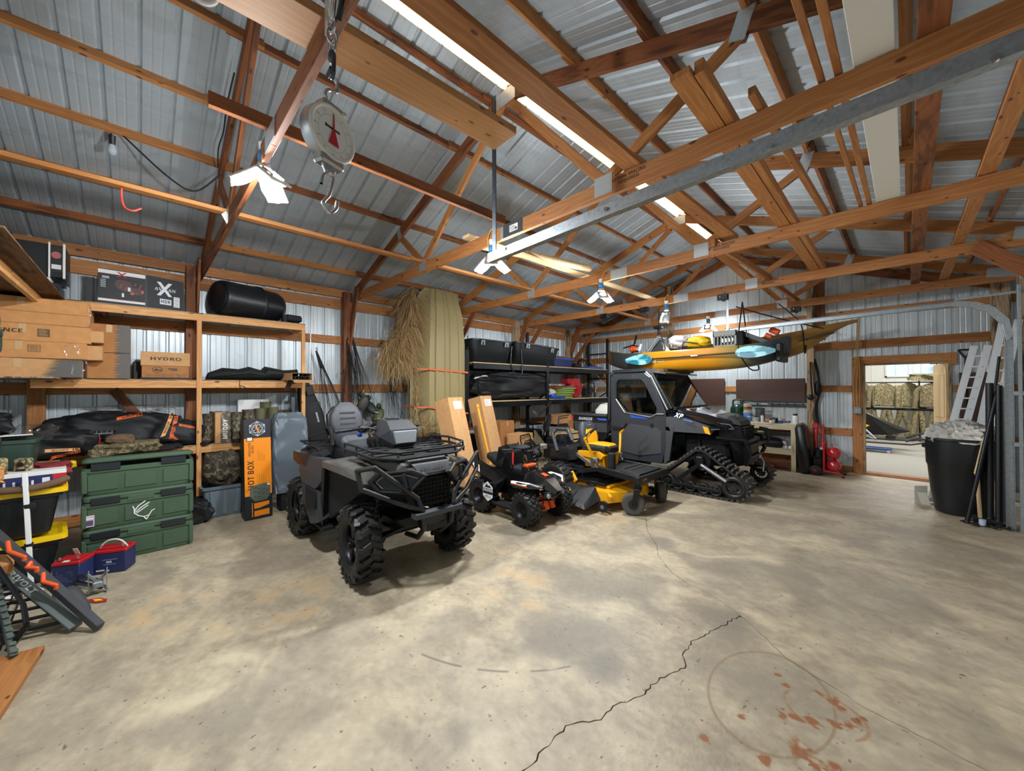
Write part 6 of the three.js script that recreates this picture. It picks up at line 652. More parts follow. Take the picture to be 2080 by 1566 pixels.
  const bl = thing('red_blower', 'red blower housing with an open spout on the middle deck', 'blower', [-6.5, 1.44, -8.7]); part('housing', mv(lathe([[0, -.11], [.24, -.11], [.27, -.07], [.27, .07], [.24, .11], [0, .11]], 30), 0, .27, 0, 0, 0, 90), M.red, bl); part('spout', hull([[-.1, .36, .1], [.1, .36, .1], [-.1, .52, .1], [.1, .52, .1], [-.1, .52, .42], [.1, .52, .42], [-.1, .4, .4], [.1, .4, .4], [-.1, .54, -.2], [.1, .54, -.2]]), M.red, bl); part('cap', mv(cyl(.07, .07, .04), .125, .27, 0, 0, 0, 90), M.redGloss, bl);
  const en = thing('small_engine', 'grey and black small engine with a frame at the right end of the middle deck', 'engine', [-6.5, 1.44, -9.35]); part('frame', pipe([[.14, 0, .22], [.14, .4, .2], [.14, .42, -.14], [.14, 0, -.18]], .014), M.blackMetal, en); part('block', [b(-.12, .1, .04, .26, -.12, .16, .03), mv(cyl(.09, .09, .1), .1, .2, .04, 0, 0, 90), ...[0, 1, 2, 3].map(i => b(-.08, .12, .28 + i * .025, .29 + i * .025, -.08, .1, .003))], M.steelDark, en); part('fitting', [mv(ball(.05, .05, .05), .1, .16, -.24), rod([.05, .1, -.2], [.1, .3, -.34], .02)], M.chromeDull, en);
  // under the middle deck
  carton('parts_carton', 'open brown carton with white labels under the right middle deck', 'cardboard box', [-6.6, -6.2, .72, 1.02, -8.4, -7.6], M.card); solo('wood_crate', [b(-6.4, -5.9, .5, .58, -8.5, -7.4, .01), b(-6.4, -5.95, .58, .7, -8.3, -8.2, .01), ...[0, 1, 2].map(i => b(-5.92, -5.9, .3 + i * .12, .38 + i * .12, -8.5, -7.4, .004))], M.pale, 'pale wooden crate under the middle deck behind the mower', 'crate'); solo('clear_case', [...pipe([[-6.1, .75, -7.5], [-6.1, 1.0, -7.55], [-6.1, 1.02, -8.1], [-6.1, .78, -8.5]], .014), b(-6.5, -6.15, .72, .8, -8.4, -7.6, .01)], M.steelDark, 'steel hoop frame round the parts carton', 'frame');
  const pm = thing('lounge_seat', 'black round-lettered cover and folded black seat under the left deck', 'seat', [-6.0, 0, -6.6]); part('cover', mv(lathe([[0, -.03], [.2, -.03], [.22, 0], [.2, .03], [0, .03]], 28), .2, .92, -.15, 0, 25, 78), M.black, pm); part('letter', mv(ext([[-.06, -.1], [-.02, -.1], [-.02, -.02], [.05, -.1], [.09, -.1], [.01, 0], [.08, .04], [.07, .1], [-.06, .1]], .01), .24, .92, -.15, 0, 90, 0), M.plGrey, pm); part('seat', [hull([[-.2, .95, .3], [.2, .9, .34], [.2, .88, -.1], [-.2, .92, -.1], [0, .86, .2], [.2, .93, .1]]), ...pipe([[.2, .9, .34], [.1, .5, .2], [.2, 0, .3]], .014), ...pipe([[.2, .88, -.1], [.1, .5, -.1], [.2, 0, -.2]], .014), rod([.1, 1.1, .0], [.25, 1.4, -.25], .02)], M.blackMetal, pm);
  solo('blind_board', mv(box(.04, .6, .3, .01), -5.85, .45, -6.55, 24, 20, 20), M.camoTan, 'dull green camouflage panel leaning under the rack behind the folding chair', 'panel'); solo('black_tub', b(-6.9, -6.3, 0, .7, -7.2, -5.2, .06), M.blackMatt, 'large black tub filling the bottom of the rack', 'tub'); solo('dark_crate', b(-6.8, -6.2, 0, .46, -9.9, -7.4, .04), M.blackMatt, 'dark crate on the floor under the right half of the rack', 'crate'); solo('yellow_ramp', hull([[-4.9, .42, -6.1], [-4.3, .3, -6.15], [-4.9, .3, -6.1], [-4.9, .42, -6.3], [-4.3, .3, -6.3], [-4.9, .3, -6.3], [-4.4, .36, -6.2]]), M.yellowBright, 'yellow plastic wedge behind the mower engine', 'wedge');
  const wt = thing('white_tank', 'white plastic tank standing in the bed of the utility vehicle', 'tank', [-4.25, .91, -7.1]); part('tank', loft([[0, .5, .7], [.1, .56, .8], [.34, .54, .8], [.46, .4, .66], [.5, .2, .4]].map(([y, w, d]) => rrect(w, d, .12, 4).map(p => [p[0], y, p[1]]))), M.offwhite, wt); part('cap', mv(cyl(.08, .08, .04), 0, .51, 0), M.black, wt); solo('black_sack', mv(lump(.16, .13, .26, { s: 81, amp: .2, flat: .8 }), -4.42, 1.06, -6.65), M.fabDk, 'black bundle in the bed beside the white tank', 'bundle');
  solo('round_carton_lid', mv(cyl(.16, .16, .03, 24), -4.86, 1.02, -6.5, 90, 0, 0), M.cardD, 'round tan lid leaning behind the vehicle tailgate', 'lid');
}
// ---------------------------------------------------------------- kayaks slung from the trusses
{
  const dye = (stops) => std(0xffffff, .42, 0, { map: canvasTex(512, 64, (x, w, h) => { const g = x.createLinearGradient(0, 0, w, 0); for (const [p, c] of stops) g.addColorStop(p, c); x.fillStyle = g; x.fillRect(0, 0, w, h); }) });
  const hullGeo = (L, W2, H) => { const R = []; const N = 28; for (let i = 0; i <= N; i++) { const t = i / N, e = Math.pow(Math.sin(Math.PI * Math.min(1, Math.max(0, .02 + t * .96))), .55), lift = .16 * Math.pow(Math.abs(t - .5) * 2, 3.5), r = []; const w = W2 / 2 * e, y0 = lift; for (let k = 0; k <= 14; k++) { const a = Math.PI * k / 14, c = Math.cos(a), s = Math.sin(a); r.push([(t - .5) * L, y0 + H - H * (1 - lift * .8) * Math.pow(s, .7), w * Math.sign(c) * Math.pow(Math.abs(c), .7)]); } const top = y0 * .5 + H; r.push([(t - .5) * L, top + .03, -w * .93]); r.push([(t - .5) * L, top + .045 - .02, -w * .6]); r.push([(t - .5) * L, top + .045 - .02, w * .6]); r.push([(t - .5) * L, top + .03, w * .93]); R.push(r); } const g = loft(R, { crease: 40 }); const p = g.attributes.position, u = g.attributes.uv; for (let i = 0; i < p.count; i++) u.setXY(i, cl(p.getX(i) / L + .5, .002, .998), .5); return g; };
  const k = thing('kayak', 'yellow-orange and dark grey fishing kayak slung lengthwise above the utility vehicle', 'kayak', [-2.97, 2.02, -7.55]);
  part('hull', hullGeo(3.3, .8, .36), dye([[0, '#6a4a22'], [.04, '#34332e'], [.12, '#33383a'], [.24, '#4a4a44'], [.29, '#d08a1c'], [.36, '#eda21a'], [.66, '#e89a1c'], [.78, '#a88c48'], [.86, '#5c5c50'], [.94, '#202830'], [1, '#181d22']]), k);
  const lt = part('lettering', plate(.55, .1), printMat(440, 80, (x, w, h) => { x.clearRect(0, 0, w, h); x.fillStyle = '#f4e8d0'; x.font = 'italic bold 64px serif'; x.textBaseline = 'middle'; x.fillText('Old Town', 4, h / 2, 230); x.font = '20px sans-serif'; x.fillText('SPORTSMAN', 250, h * .62, 170); }), k, 'pale script lettering'); lt.position.set(-.42, .2, .415); lt.rotation.x = 12 * D2R;
  part('seat_frame', [...pipe([[.0, .38, .26], [.06, .55, .26], [.3, .5, .26]], .014), ...pipe([[.0, .38, -.26], [.06, .55, -.26], [.3, .5, -.26]], .014), rod([.06, .55, -.26], [.06, .55, .26], .014)], M.steelDark, k); part('seat_fabric', mv(lump(.2, .06, .24, { s: 91, amp: .14 }), -.0, .52, 0), std(0xbfc0c0, .7), k); part('cockpit', b(-.95, .95, .37, .392, -.26, .26, .01), M.black, k); part('deck_pod', [hull([[-.75, .4, .16], [-.35, .4, .16], [-.62, .62, .08], [-.5, .66, .06], [-.75, .4, -.16], [-.35, .4, -.16], [-.62, .62, -.08], [-.5, .66, -.06]])], M.plGrey, k); part('stern_plate', b(1.5, 1.58, .1, .4, -.26, .26, .02), M.black, k);
  solo('pedal_drive', [rod([-4.08, 2.4, -7.5], [-3.95, 2.76, -7.45], .02), b(-4.1, -3.92, 2.46, 2.6, -7.55, -7.42, .03), mv(ball(.03, .03, .03), -3.94, 2.78, -7.44), rod([-4.25, 2.56, -7.46], [-3.98, 2.62, -7.46], .014)], M.blackMetal, 'black pedal unit with a crank arm at the bow end of the yellow kayak', 'pedal drive'); solo('orange_reel', [mv(cyl(.06, .06, .1), -3.98, 2.52, -7.4, 90, 0, 30), b(-4.04, -3.9, 2.48, 2.54, -7.42, -7.34, .02)], M.orange, 'orange fishing reel case beside the pedal unit', 'reel'); solo('white_flask', mv(cyl(.03, .026, .14), -3.82, 2.54, -7.38, 0, 0, -20), M.white, 'small white bottle beside the orange reel case', 'bottle');
  const ft = thing('folding_tray', 'ribbed grey plastic tray propped up in the yellow kayak', 'tray', [-3.66, 2.42, -7.5]); ft.rotation.z = -38 * D2R; part('tray', b(-.02, .02, 0, .38, -.16, .16, .01), std(0x8c959a, .5), ft); parts('rib', [-.1, -.03, .04, .11].map(z => b(.02, .034, .03, .35, z - .015, z + .015, .004)), std(0x9aa4a8, .5), ft); solo('tall_mount', [rod([-3.5, 2.42, -7.5], [-3.5, 2.94, -7.52], .016), b(-3.58, -3.42, 2.9, 2.96, -7.58, -7.46, .01), rod([-3.5, 2.9, -7.5], [-3.36, 2.46, -7.45], .008)], M.blackMetal, 'thin black pole mount rising from the yellow kayak to the truss', 'mount');
  solo('white_life_vest', [mv(lump(.18, .1, .16, { s: 93, amp: .2 }), -3.06, 2.6, -7.45), tube([[-3.16, 2.5, -7.34], [-3.14, 2.68, -7.36], [-3.02, 2.66, -7.36], [-2.96, 2.5, -7.34]], .018)], std(0xb9b9bd, .8), 'grey and white padded vest heaped in the yellow kayak', 'vest'); solo('yellow_vest', mv(lump(.2, .1, .18, { s: 95, amp: .2 }), -2.72, 2.56, -7.5), M.yellowBright, 'bright yellow vest next to the padded grey vest in the kayak', 'vest');
  const cr = thing('grey_crate', 'grey slatted milk crate at the stern of the yellow kayak', 'crate', [-2.24, 2.41, -7.55]); part('crate', [b(-.19, .19, 0, .02, -.17, .17, .004), ...[-.16, .16].flatMap(z => [b(-.19, .19, .0, .05, z - .01, z + .01, .003), b(-.19, .19, .2, .3, z - .01, z + .01, .003), ...[-3, -2, -1, 0, 1, 2, 3].map(i => b(i * .055 - .01, i * .055 + .01, .04, .22, z - .01, z + .01, .002))]), ...[-.18, .18].map(x => b(x - .01, x + .01, 0, .3, -.17, .17, .003))], std(0x8b928c, .5), cr); part('side_bag', b(.2, .3, .02, .26, -.16, .16, .02), M.blackMatt, cr);
  solo('rod_rack', [bar([-2.0, 2.66, -7.5], [-1.55, 2.42, -7.5], .07, .1), bar([-1.95, 2.6, -7.62], [-1.5, 2.4, -7.62], .05, .1)], M.black, 'black flat rod holders angled at the stern of the yellow kayak', 'rod holder'); solo('orange_float', [mv(cyl(.05, .05, .14), -1.56, 2.66, -7.7, 0, 0, 60), mv(cyl(.04, .04, .1), -1.64, 2.58, -7.66, 0, 0, 60)], M.orange, 'orange and blue float beside the rod holders', 'float');
  const pd = thing('paddle', 'kayak paddle with marbled turquoise blades lying along the near side of the yellow kayak', 'paddle', [-2.7, 2.27, -7.08]); part('shaft', rod([-.9, -.01, 0], [.9, .015, 0], .015), M.black, pd); part('ferrule', rod([.0, .0, 0], [.12, .003, 0], .019), M.chromeDull, pd);
  const mT = std(0xffffff, .35, 0, { map: dtex(128, 64, (x, y) => { const f = fbm(x / 14, y / 10, 4, 1e6, 1e6, 98); return mix3([36, 120, 140], [150, 214, 222], sm(.35, .62, f)); }, true, [1, 1]) }); for (const s of [-1, 1]) { const bl = []; for (let i = 0; i <= 16; i++) { const t2 = i / 16, w = .115 * Math.pow(Math.sin(Math.PI * Math.pow(t2, .7) * .94 + .06), .7) + .004; bl.push([s * (.72 + t2 * .56), w * (1 + .1 * s), t2]); } const kk = s > 0 ? .78 : 1, poly = [...bl.map(p => [p[0], p[1] * kk]), ...bl.slice().reverse().map(p => [p[0], -p[1] * .95 * kk])]; const g = ext(poly, .012, .003); part('blade', g, mT, pd).position.set(0, s * .01, .02); part('blade_rib', rod([s * .8, s * .012, .03], [s * 1.2, s * .012, .028], .01, .003), mT, pd); }
  const k2 = thing('kayak', 'brown-orange kayak hanging behind the yellow one, its pointed bow towards the doorway', 'kayak', [-2.3, 2.2, -8.75]); k2.rotation.z = 3.5 * D2R; const g2 = hullGeo(3.5, .8, .4); { const p = g2.attributes.position; for (let i = 0; i < p.count; i++) { const t = sm(.55, 1, p.getX(i) / 3.5 + .5); const y0 = p.getY(i), k3 = t * t * t; p.setY(i, y0 + t * t * .08 + k3 * (.46 - y0) * .85); p.setZ(i, p.getZ(i) * (1 - .85 * k3)); } g2.computeVertexNormals(); } part('hull', g2, dye([[0, '#20262a'], [.3, '#2a2e30'], [.5, '#3a3428'], [.6, '#7c5c28'], [.8, '#9c7228'], [1, '#7a5422']]), k2); part('stern_block', b(.1, .26, .05, .42, .2, .42, .03), M.black, k2); part('keel_line', bar([.5, .2, .36], [1.45, .36, .16], .03, .02), std(0x4a3c22, .5), k2);
  const loop = (x, z, nm, g) => { const o = thing('sling_rope', nm, 'rope', [x, 0, z], 0, 'black sling ropes holding the kayaks'); part('rope', tube(g, .011), M.cordBlack, o); };
  loop(-2.0, -7.55, 'black sling rope round the stern half of the yellow kayak', [[0, 3.2, .0], [.02, 2.6, .3], [.06, 2.3, .43], [.14, 2.04, .2], [.2, 2.0, 0], [.14, 2.1, -.4], [0, 2.6, -.3], [0, 3.2, 0]]); loop(-3.5, -7.55, 'black sling rope near the pole mount of the yellow kayak', [[0, 3.3, 0], [.05, 2.9, .1], [.25, 2.5, .3], [.26, 2.4, .36]]); loop(-1.3, -8.7, 'black sling rope at the bow of the brown kayak', [[-.4, 3.3, 0], [-.1, 2.95, 0], [.0, 2.72, .2], [.06, 2.3, .4], [.0, 2.7, -.2]]); loop(-1.5, -8.1, 'black cord with a slide buckle between the kayak hoists', [[-.7, 3.2, .2], [-.2, 2.98, .0], [.3, 2.8, -.4], [.6, 2.7, -.6]]);
  for (const [x, z, nm] of [[-2.15, -7.12, 'black pulley hoist on the truss above the yellow kayak'], [-1.5, -9.26, 'black pulley hoist on the last truss above the brown kayak'], [-4.45, -7.12, 'black pulley hoist on the truss above the kayak bow'], [-3.55, -7.12, 'black pulley hoist above the thin pole mount']]) { const h = thing('pulley_hoist', nm, 'hoist', [x, 3.22, z], 0, 'kayak pulley hoists'); part('bracket', b(-.09, .07, -.04, .06, .02, .1, .006), M.blackMetal, h); part('wheel', mv(cyl(.035, .035, .03, 16), 0, -.03, .06, 90), M.black, h); part('bolt', mv(cyl(.01, .01, .02, 8), -.04, .02, .105, 90), M.steel, h); }
}
// ---------------------------------------------------------------- far wall: workbench, boards, compressor
{
  const t = thing('workbench', 'cream-painted timber workbench along the far wall with a lower shelf', 'workbench', [-2.6, 0, -9.8]); part('top', b(-1.0, 1.04, .93, .965, -.4, .37, .006), M.cream, t); part('front_rail', b(-1.0, 1.04, .84, .93, .33, .372, .005), M.cream, t); part('lower_rail', b(-1.0, 1.0, .33, .45, .3, .34, .005), M.cream, t); part('lower_shelf', b(-1.0, 1.0, .44, .46, -.38, .32, .004), M.cream, t); for (const x of [-.98, .98]) for (const z of [.33, -.36]) part('leg', b(x - .03, x + .05, 0, .93, z - .04, z + .045, .005), M.cream, t); part('back_board', b(-1, 1, 0, .34, .1, .12, .004), M.woodD[0], t);
  const by = .966;
  solo('wall_board', b(-4.3, -3.1, 1.27, 1.93, ZF + .005, ZF + .025, .004), M.brownBoard, 'dark brown hardboard panel on the far wall behind the vehicle windscreen', 'panel'); const wb = solo('wall_board', b(-2.84, -1.52, 1.4, 1.9, ZF + .03, ZF + .07, .006), M.brownBoard, 'long dark brown hardboard panel over the workbench', 'panel');
  const lb = thing('wall_rail', 'long black rail with sights mounted under the long brown panel', 'rail', [-2.1, 1.3, ZF + .08]); part('rail', [b(-.45, .58, -.015, .015, -.02, .02, .004), b(-.1, .56, .03, .05, -.015, .015, .003), b(-.45, .6, .08, .11, -.01, .0, .002)], M.gun, lb); parts('post', [-.3, -.02, .12, .26, .4, .55].map(x => b(x - .012, x + .012, -.02, .06, -.018, .018, .003)), M.gun, lb); part('stock', hull([[-.45, .02, .02], [-.72, .0, .02], [-.72, -.03, -.02], [-.45, -.02, -.02], [-.6, .03, 0]]), M.gun, lb);
  const gs = thing('green_sprayer', 'dark green round sprayer tank with a handle on the workbench', 'sprayer', [-2.72, by, -9.85]); part('tank', mv(lathe([[0, 0], [.13, 0], [.15, .04], [.15, .26], [.11, .34], [.06, .36], [0, .36]], 24), 0, 0, 0), std(0x12392e, .35), gs); part('handle', tube([[-.1, .33, 0], [-.08, .45, 0], [.08, .45, 0], [.1, .33, 0]], .018), std(0x12392e, .35), gs); part('spout', mv(lathe([[.05, 0], [.1, .12], [.09, .12], [0, .02]], 20), .1, .2, .08, 60, 0, -40), std(0x1c5a3a, .35), gs);
  const pail = (nm, lb, pos, r, h, cols) => { const p = thing(nm, lb, 'can', pos, 0, 'cans and bottles on the workbench'); part('can', mv(cyl(r, r, h, 24), 0, h / 2, 0), std(0xffffff, .4, 0, { map: canvasTex(128, 128, (x, w, h2v) => { x.fillStyle = cols[0]; x.fillRect(0, 0, w, h2v); x.fillStyle = cols[1]; x.fillRect(0, h2v * .3, w, h2v * .4); x.fillStyle = cols[2]; for (let i = 0; i < 8; i++) x.fillRect((i * 19) % 110, 46 + (i * 13) % 34, 16, 8); }) }), p); part('lid', mv(cyl(r * 1.03, r * 1.03, .015, 24), 0, h, 0), std(cols[3], .4, .3), p); return p; };
  pail('paint_can', 'white and blue paint can standing on the workbench, lower of two', [-2.46, by, -9.62], .085, .19, ['#5b8cc8', '#3a70b4', '#e8eef4', '#c8ccd0']); pail('paint_can', 'can with an orange and brown picture label on top of the blue paint can', [-2.46, by + .2, -9.62], .08, .18, ['#d8d0c0', '#a8683a', '#3a2418', '#e0ddd4']); pail('grey_jar', 'tall dark grey jar behind the paint cans', [-2.28, by, -9.85], .09, .28, ['#55585a', '#4c4f52', '#44474a', '#303234']); pail('small_tin', 'short pale tin with a dark lid right of the paint cans', [-2.26, by, -9.5], .04, .11, ['#b8bcba', '#9a9e9c', '#888', '#222']);
  const bot = (lb, pos, r, h, c, capc) => { const p = thing('bottle', lb, 'bottle', pos, 0, 'cans and bottles on the workbench'); part('body', mv(lathe([[0, 0], [r, 0], [r, h * .75], [r * .6, h * .85], [0, h * .86]], 18), 0, 0, 0), std(c, .4), p); part('cap', mv(cyl(r * .75, r * .8, h * .18, 14), 0, h * .92, 0), std(capc, .5), p); }; bot('white bottle with a black cap at the right end of the workbench', [-1.6, by, -9.6], .05, .2, 0xe4e6e6, 0x1a1a1c); bot('white bottle with a red and black cap beside the short tin', [-2.16, by, -9.5], .028, .18, 0xe0dcda, 0x7a1820); bot('pale spray bottle at the left edge of the workbench, before the green sprayer', [-2.62, by, -9.5], .03, .12, 0xc8ccd0, 0xaaaaaa);
  const tl = [['red and black ratchet tool', 0x9c1c24, -2.06], ['black folded clamp', 0x222428, -1.96], ['white tube of grease', 0xd8d8d2, -1.98], ['red wire stripper', 0xb02028, -2.02], ['black coiled strap', 0x191a1d, -1.9], ['blue drill case', 0x28529c, -1.84], ['blue parts box', 0x2c58a6, -1.72], ['orange-tan tape roll', 0xb08048, -1.78], ['black pliers', 0x26282c, -1.88]]; tl.forEach(([n, c, x], i) => solo('hand_tool', i % 3 === 1 ? mv(new THREE.TorusGeometry(.045, .014, 8, 18), x, by + .06 + (i % 2) * .02, -9.5 + (i % 3) * .03, 60, i * 20, 0) : i % 3 === 2 ? mv(box(.1, .06, .09, .012), x, by + .03, -9.5, 0, i * 25, 0) : [rod([x - .05, by + .02, -9.48], [x + .05, by + .05, -9.52], .014), mv(box(.05, .05, .04, .01), x + .03, by + .04, -9.5, 0, i * 30, 0)], std(c, .45), n + ' in the clutter on the workbench', 'tool', 'small tools strewn on the workbench'));
  const tb = thing('tool_box', 'black tool box on the lower shelf of the workbench', 'tool box', [-2.25, .462, -9.65]); part('body', b(-.2, .2, 0, .17, -.12, .14, .012), M.black, tb); part('lid', b(-.21, .21, .17, .22, -.13, .15, .015), M.plGrey, tb); part('handle', tube([[-.1, .22, 0], [-.08, .28, 0], [.08, .28, 0], [.1, .22, 0]], .012), M.black, tb); solo('strap_roll', mv(new THREE.TorusGeometry(.05, .02, 8, 20), -2.2, .76, -9.55, 75, 0, 0), std(0xc0b070, .6), 'pale strap roll on the black tool box', 'strap'); solo('dark_bag', mv(lump(.22, .1, .16, { s: 101, flat: .8 }), -1.98, .54, -9.6), M.sack, 'black bag slumped right of the tool box under the bench', 'bag'); pail('small_can', 'red and blue can on the lower shelf of the workbench', [-1.78, .462, -9.55], .05, .14, ['#b8c4d4', '#9c2c30', '#e8e8e8', '#999999']); pail('small_can', 'red can at the right end of the lower shelf', [-1.63, .462, -9.58], .045, .17, ['#8c2026', '#a02830', '#d8d0d0', '#444444']); solo('white_boxes', [b(-1.76, -1.72, .462, .52, -9.5, -9.46, .004), b(-1.7, -1.6, .462, .52, -9.5, -9.44, .004)], M.white, 'pair of small white boxes before the red can', 'box');
  const sl = thing('upright_sled', 'black plastic sled standing on end right of the workbench', 'sled', [-1.42, 0, -9.55]); sl.rotation.z = 5 * D2R; part('tub', loft([[.02, .16, .3], [.1, .2, .4], [.9, .18, .38], [.97, .1, .3]].map(([y, w, d]) => rrect(w, d, w * .4, 4).map(p => [p[0], y, p[1]]))), M.blackTote, sl); solo('hand_truck', [rod([-1.28, .1, -9.72], [-1.31, .95, -9.9], .03), rod([-1.2, .1, -9.72], [-1.2, .95, -9.95], .02), b(-1.36, -1.26, .86, .98, -9.92, -9.84, .02)], M.red, 'upright red tube handle leaning by the wall post', 'handle');
  const cp = thing('air_compressor', 'red twin-tank air compressor on the floor left of the doorway', 'compressor', [-1.14, 0, -9.62]); const tank = mv(lathe([[0, -.2], [.07, -.19], [.105, -.15], [.115, -.1], [.115, .1], [.105, .15], [.07, .19], [0, .2]], 26), 0, 0, 0, 90); for (const y of [.2, .44]) part('tank', mv(tank, .14, y, -.05), M.redGloss, cp); part('frame', [...pipe([[-.18, .1, .14], [.2, .08, .14], [.28, .02, .15]], .018), ...pipe([[-.18, .1, -.2], [.2, .08, -.2], [.28, .02, -.2]], .018), ...pipe([[0, .08, .14], [0, .62, .12], [0, .64, -.15], [0, .1, -.2]], .018)], M.red, cp); part('motor', [b(-.2, -.01, .1, .34, -.16, .12, .04), mv(cyl(.09, .08, .2), -.1, .4, -.02), ...[0, 1, 2].map(i => b(-.18, -.02, .44 + i * .025, .45 + i * .025, -.1, .08, .003))], M.blackMetal, cp); part('gauge', [mv(cyl(.025, .025, .02), -.04, .52, .12, 90), rod([-.06, .5, .1], [.02, .5, .1], .008)], M.steel, cp); const cw = part('wheel', mv(lathe([[0, -.03], [.08, -.03], [.1, -.02], [.1, .02], [.08, .03], [0, .03]], 24), 0, 0, 0, 90), M.black, cp); cw.position.set(-.12, .1, .2); part('hub', mv(cyl(.025, .025, .07), 0, 0, 0, 90), M.red, cw); parts('foot', [.15, -.2].map(z => mv(ball(.025, .02, .025), .28, .02, z)), M.black, cp);
  const eb = thing('switch_box', 'grey electrical box on the door trim with copper-coloured cables above', 'switch box', [-.695, 1.25, ZF + .02]); part('box', b(-.06, .06, -.07, .06, 0, .06, .006), M.galvMatt, eb); parts('cable', [-.035, 0, .03].map((x, i) => tube([[x, .06, .03], [x * 1.5 - .01, .5, .03], [x + .01, .9, .03], [x * .5, 1.1, .02], [.01 + i * .01, 1.9, .01]], .006)), M.rope, eb); parts('switch', [b(-.02, -.005, -.02, .02, .06, .07, .002), b(.015, .03, -.02, .02, .06, .07, .002)], M.white, eb);
  solo('extension_cord', [tube([[-1.36, 2.3, ZF + .08], [-1.3, 2.0, ZF + .1], [-1.28, 1.6, ZF + .1], [-1.33, 1.3, ZF + .08], [-1.3, .9, ZF + .08]], .022), tube([[-1.42, 2.24, ZF + .15], [-1.4, 1.7, ZF + .16], [-1.38, 1.5, ZF + .16]], .014), mv(ball(.06, .06, .05), -1.42, 1.5, ZF + .16), mv(ball(.06, .16, .05), -1.3, 1.68, ZF + .1)], M.cordBlack, 'tangle of black cords and a black plug hanging on the wall post', 'cord');
  // right of the doorway
  solo('dark_shape', b(.62, .95, 0, 1.95, ZF + .02, ZF + .06, .004), M.brownBoard, 'tall flat dark brown shape right of the doorway behind the ramps', 'board'); const sh = thing('shovel', 'black D-handled shovel hanging right of the doorway', 'shovel', [.68, 0, ZF + .09]); part('handle', [...pipe([[-.07, 2.34, 0], [.09, 2.34, 0], [.01, 2.2, 0], [-.07, 2.34, 0]], .016), rod([.01, 2.2, 0], [.01, .8, 0], .016)], M.black, sh); part('blade', hull([[-.1, .8, 0], [.12, .8, 0], [-.1, .5, .02], [.12, .5, .02], [.01, .42, .02], [0, .8, .015]]), M.steelDark, sh);  // first piece: plain dark brown box filling the area behind the ramps
}
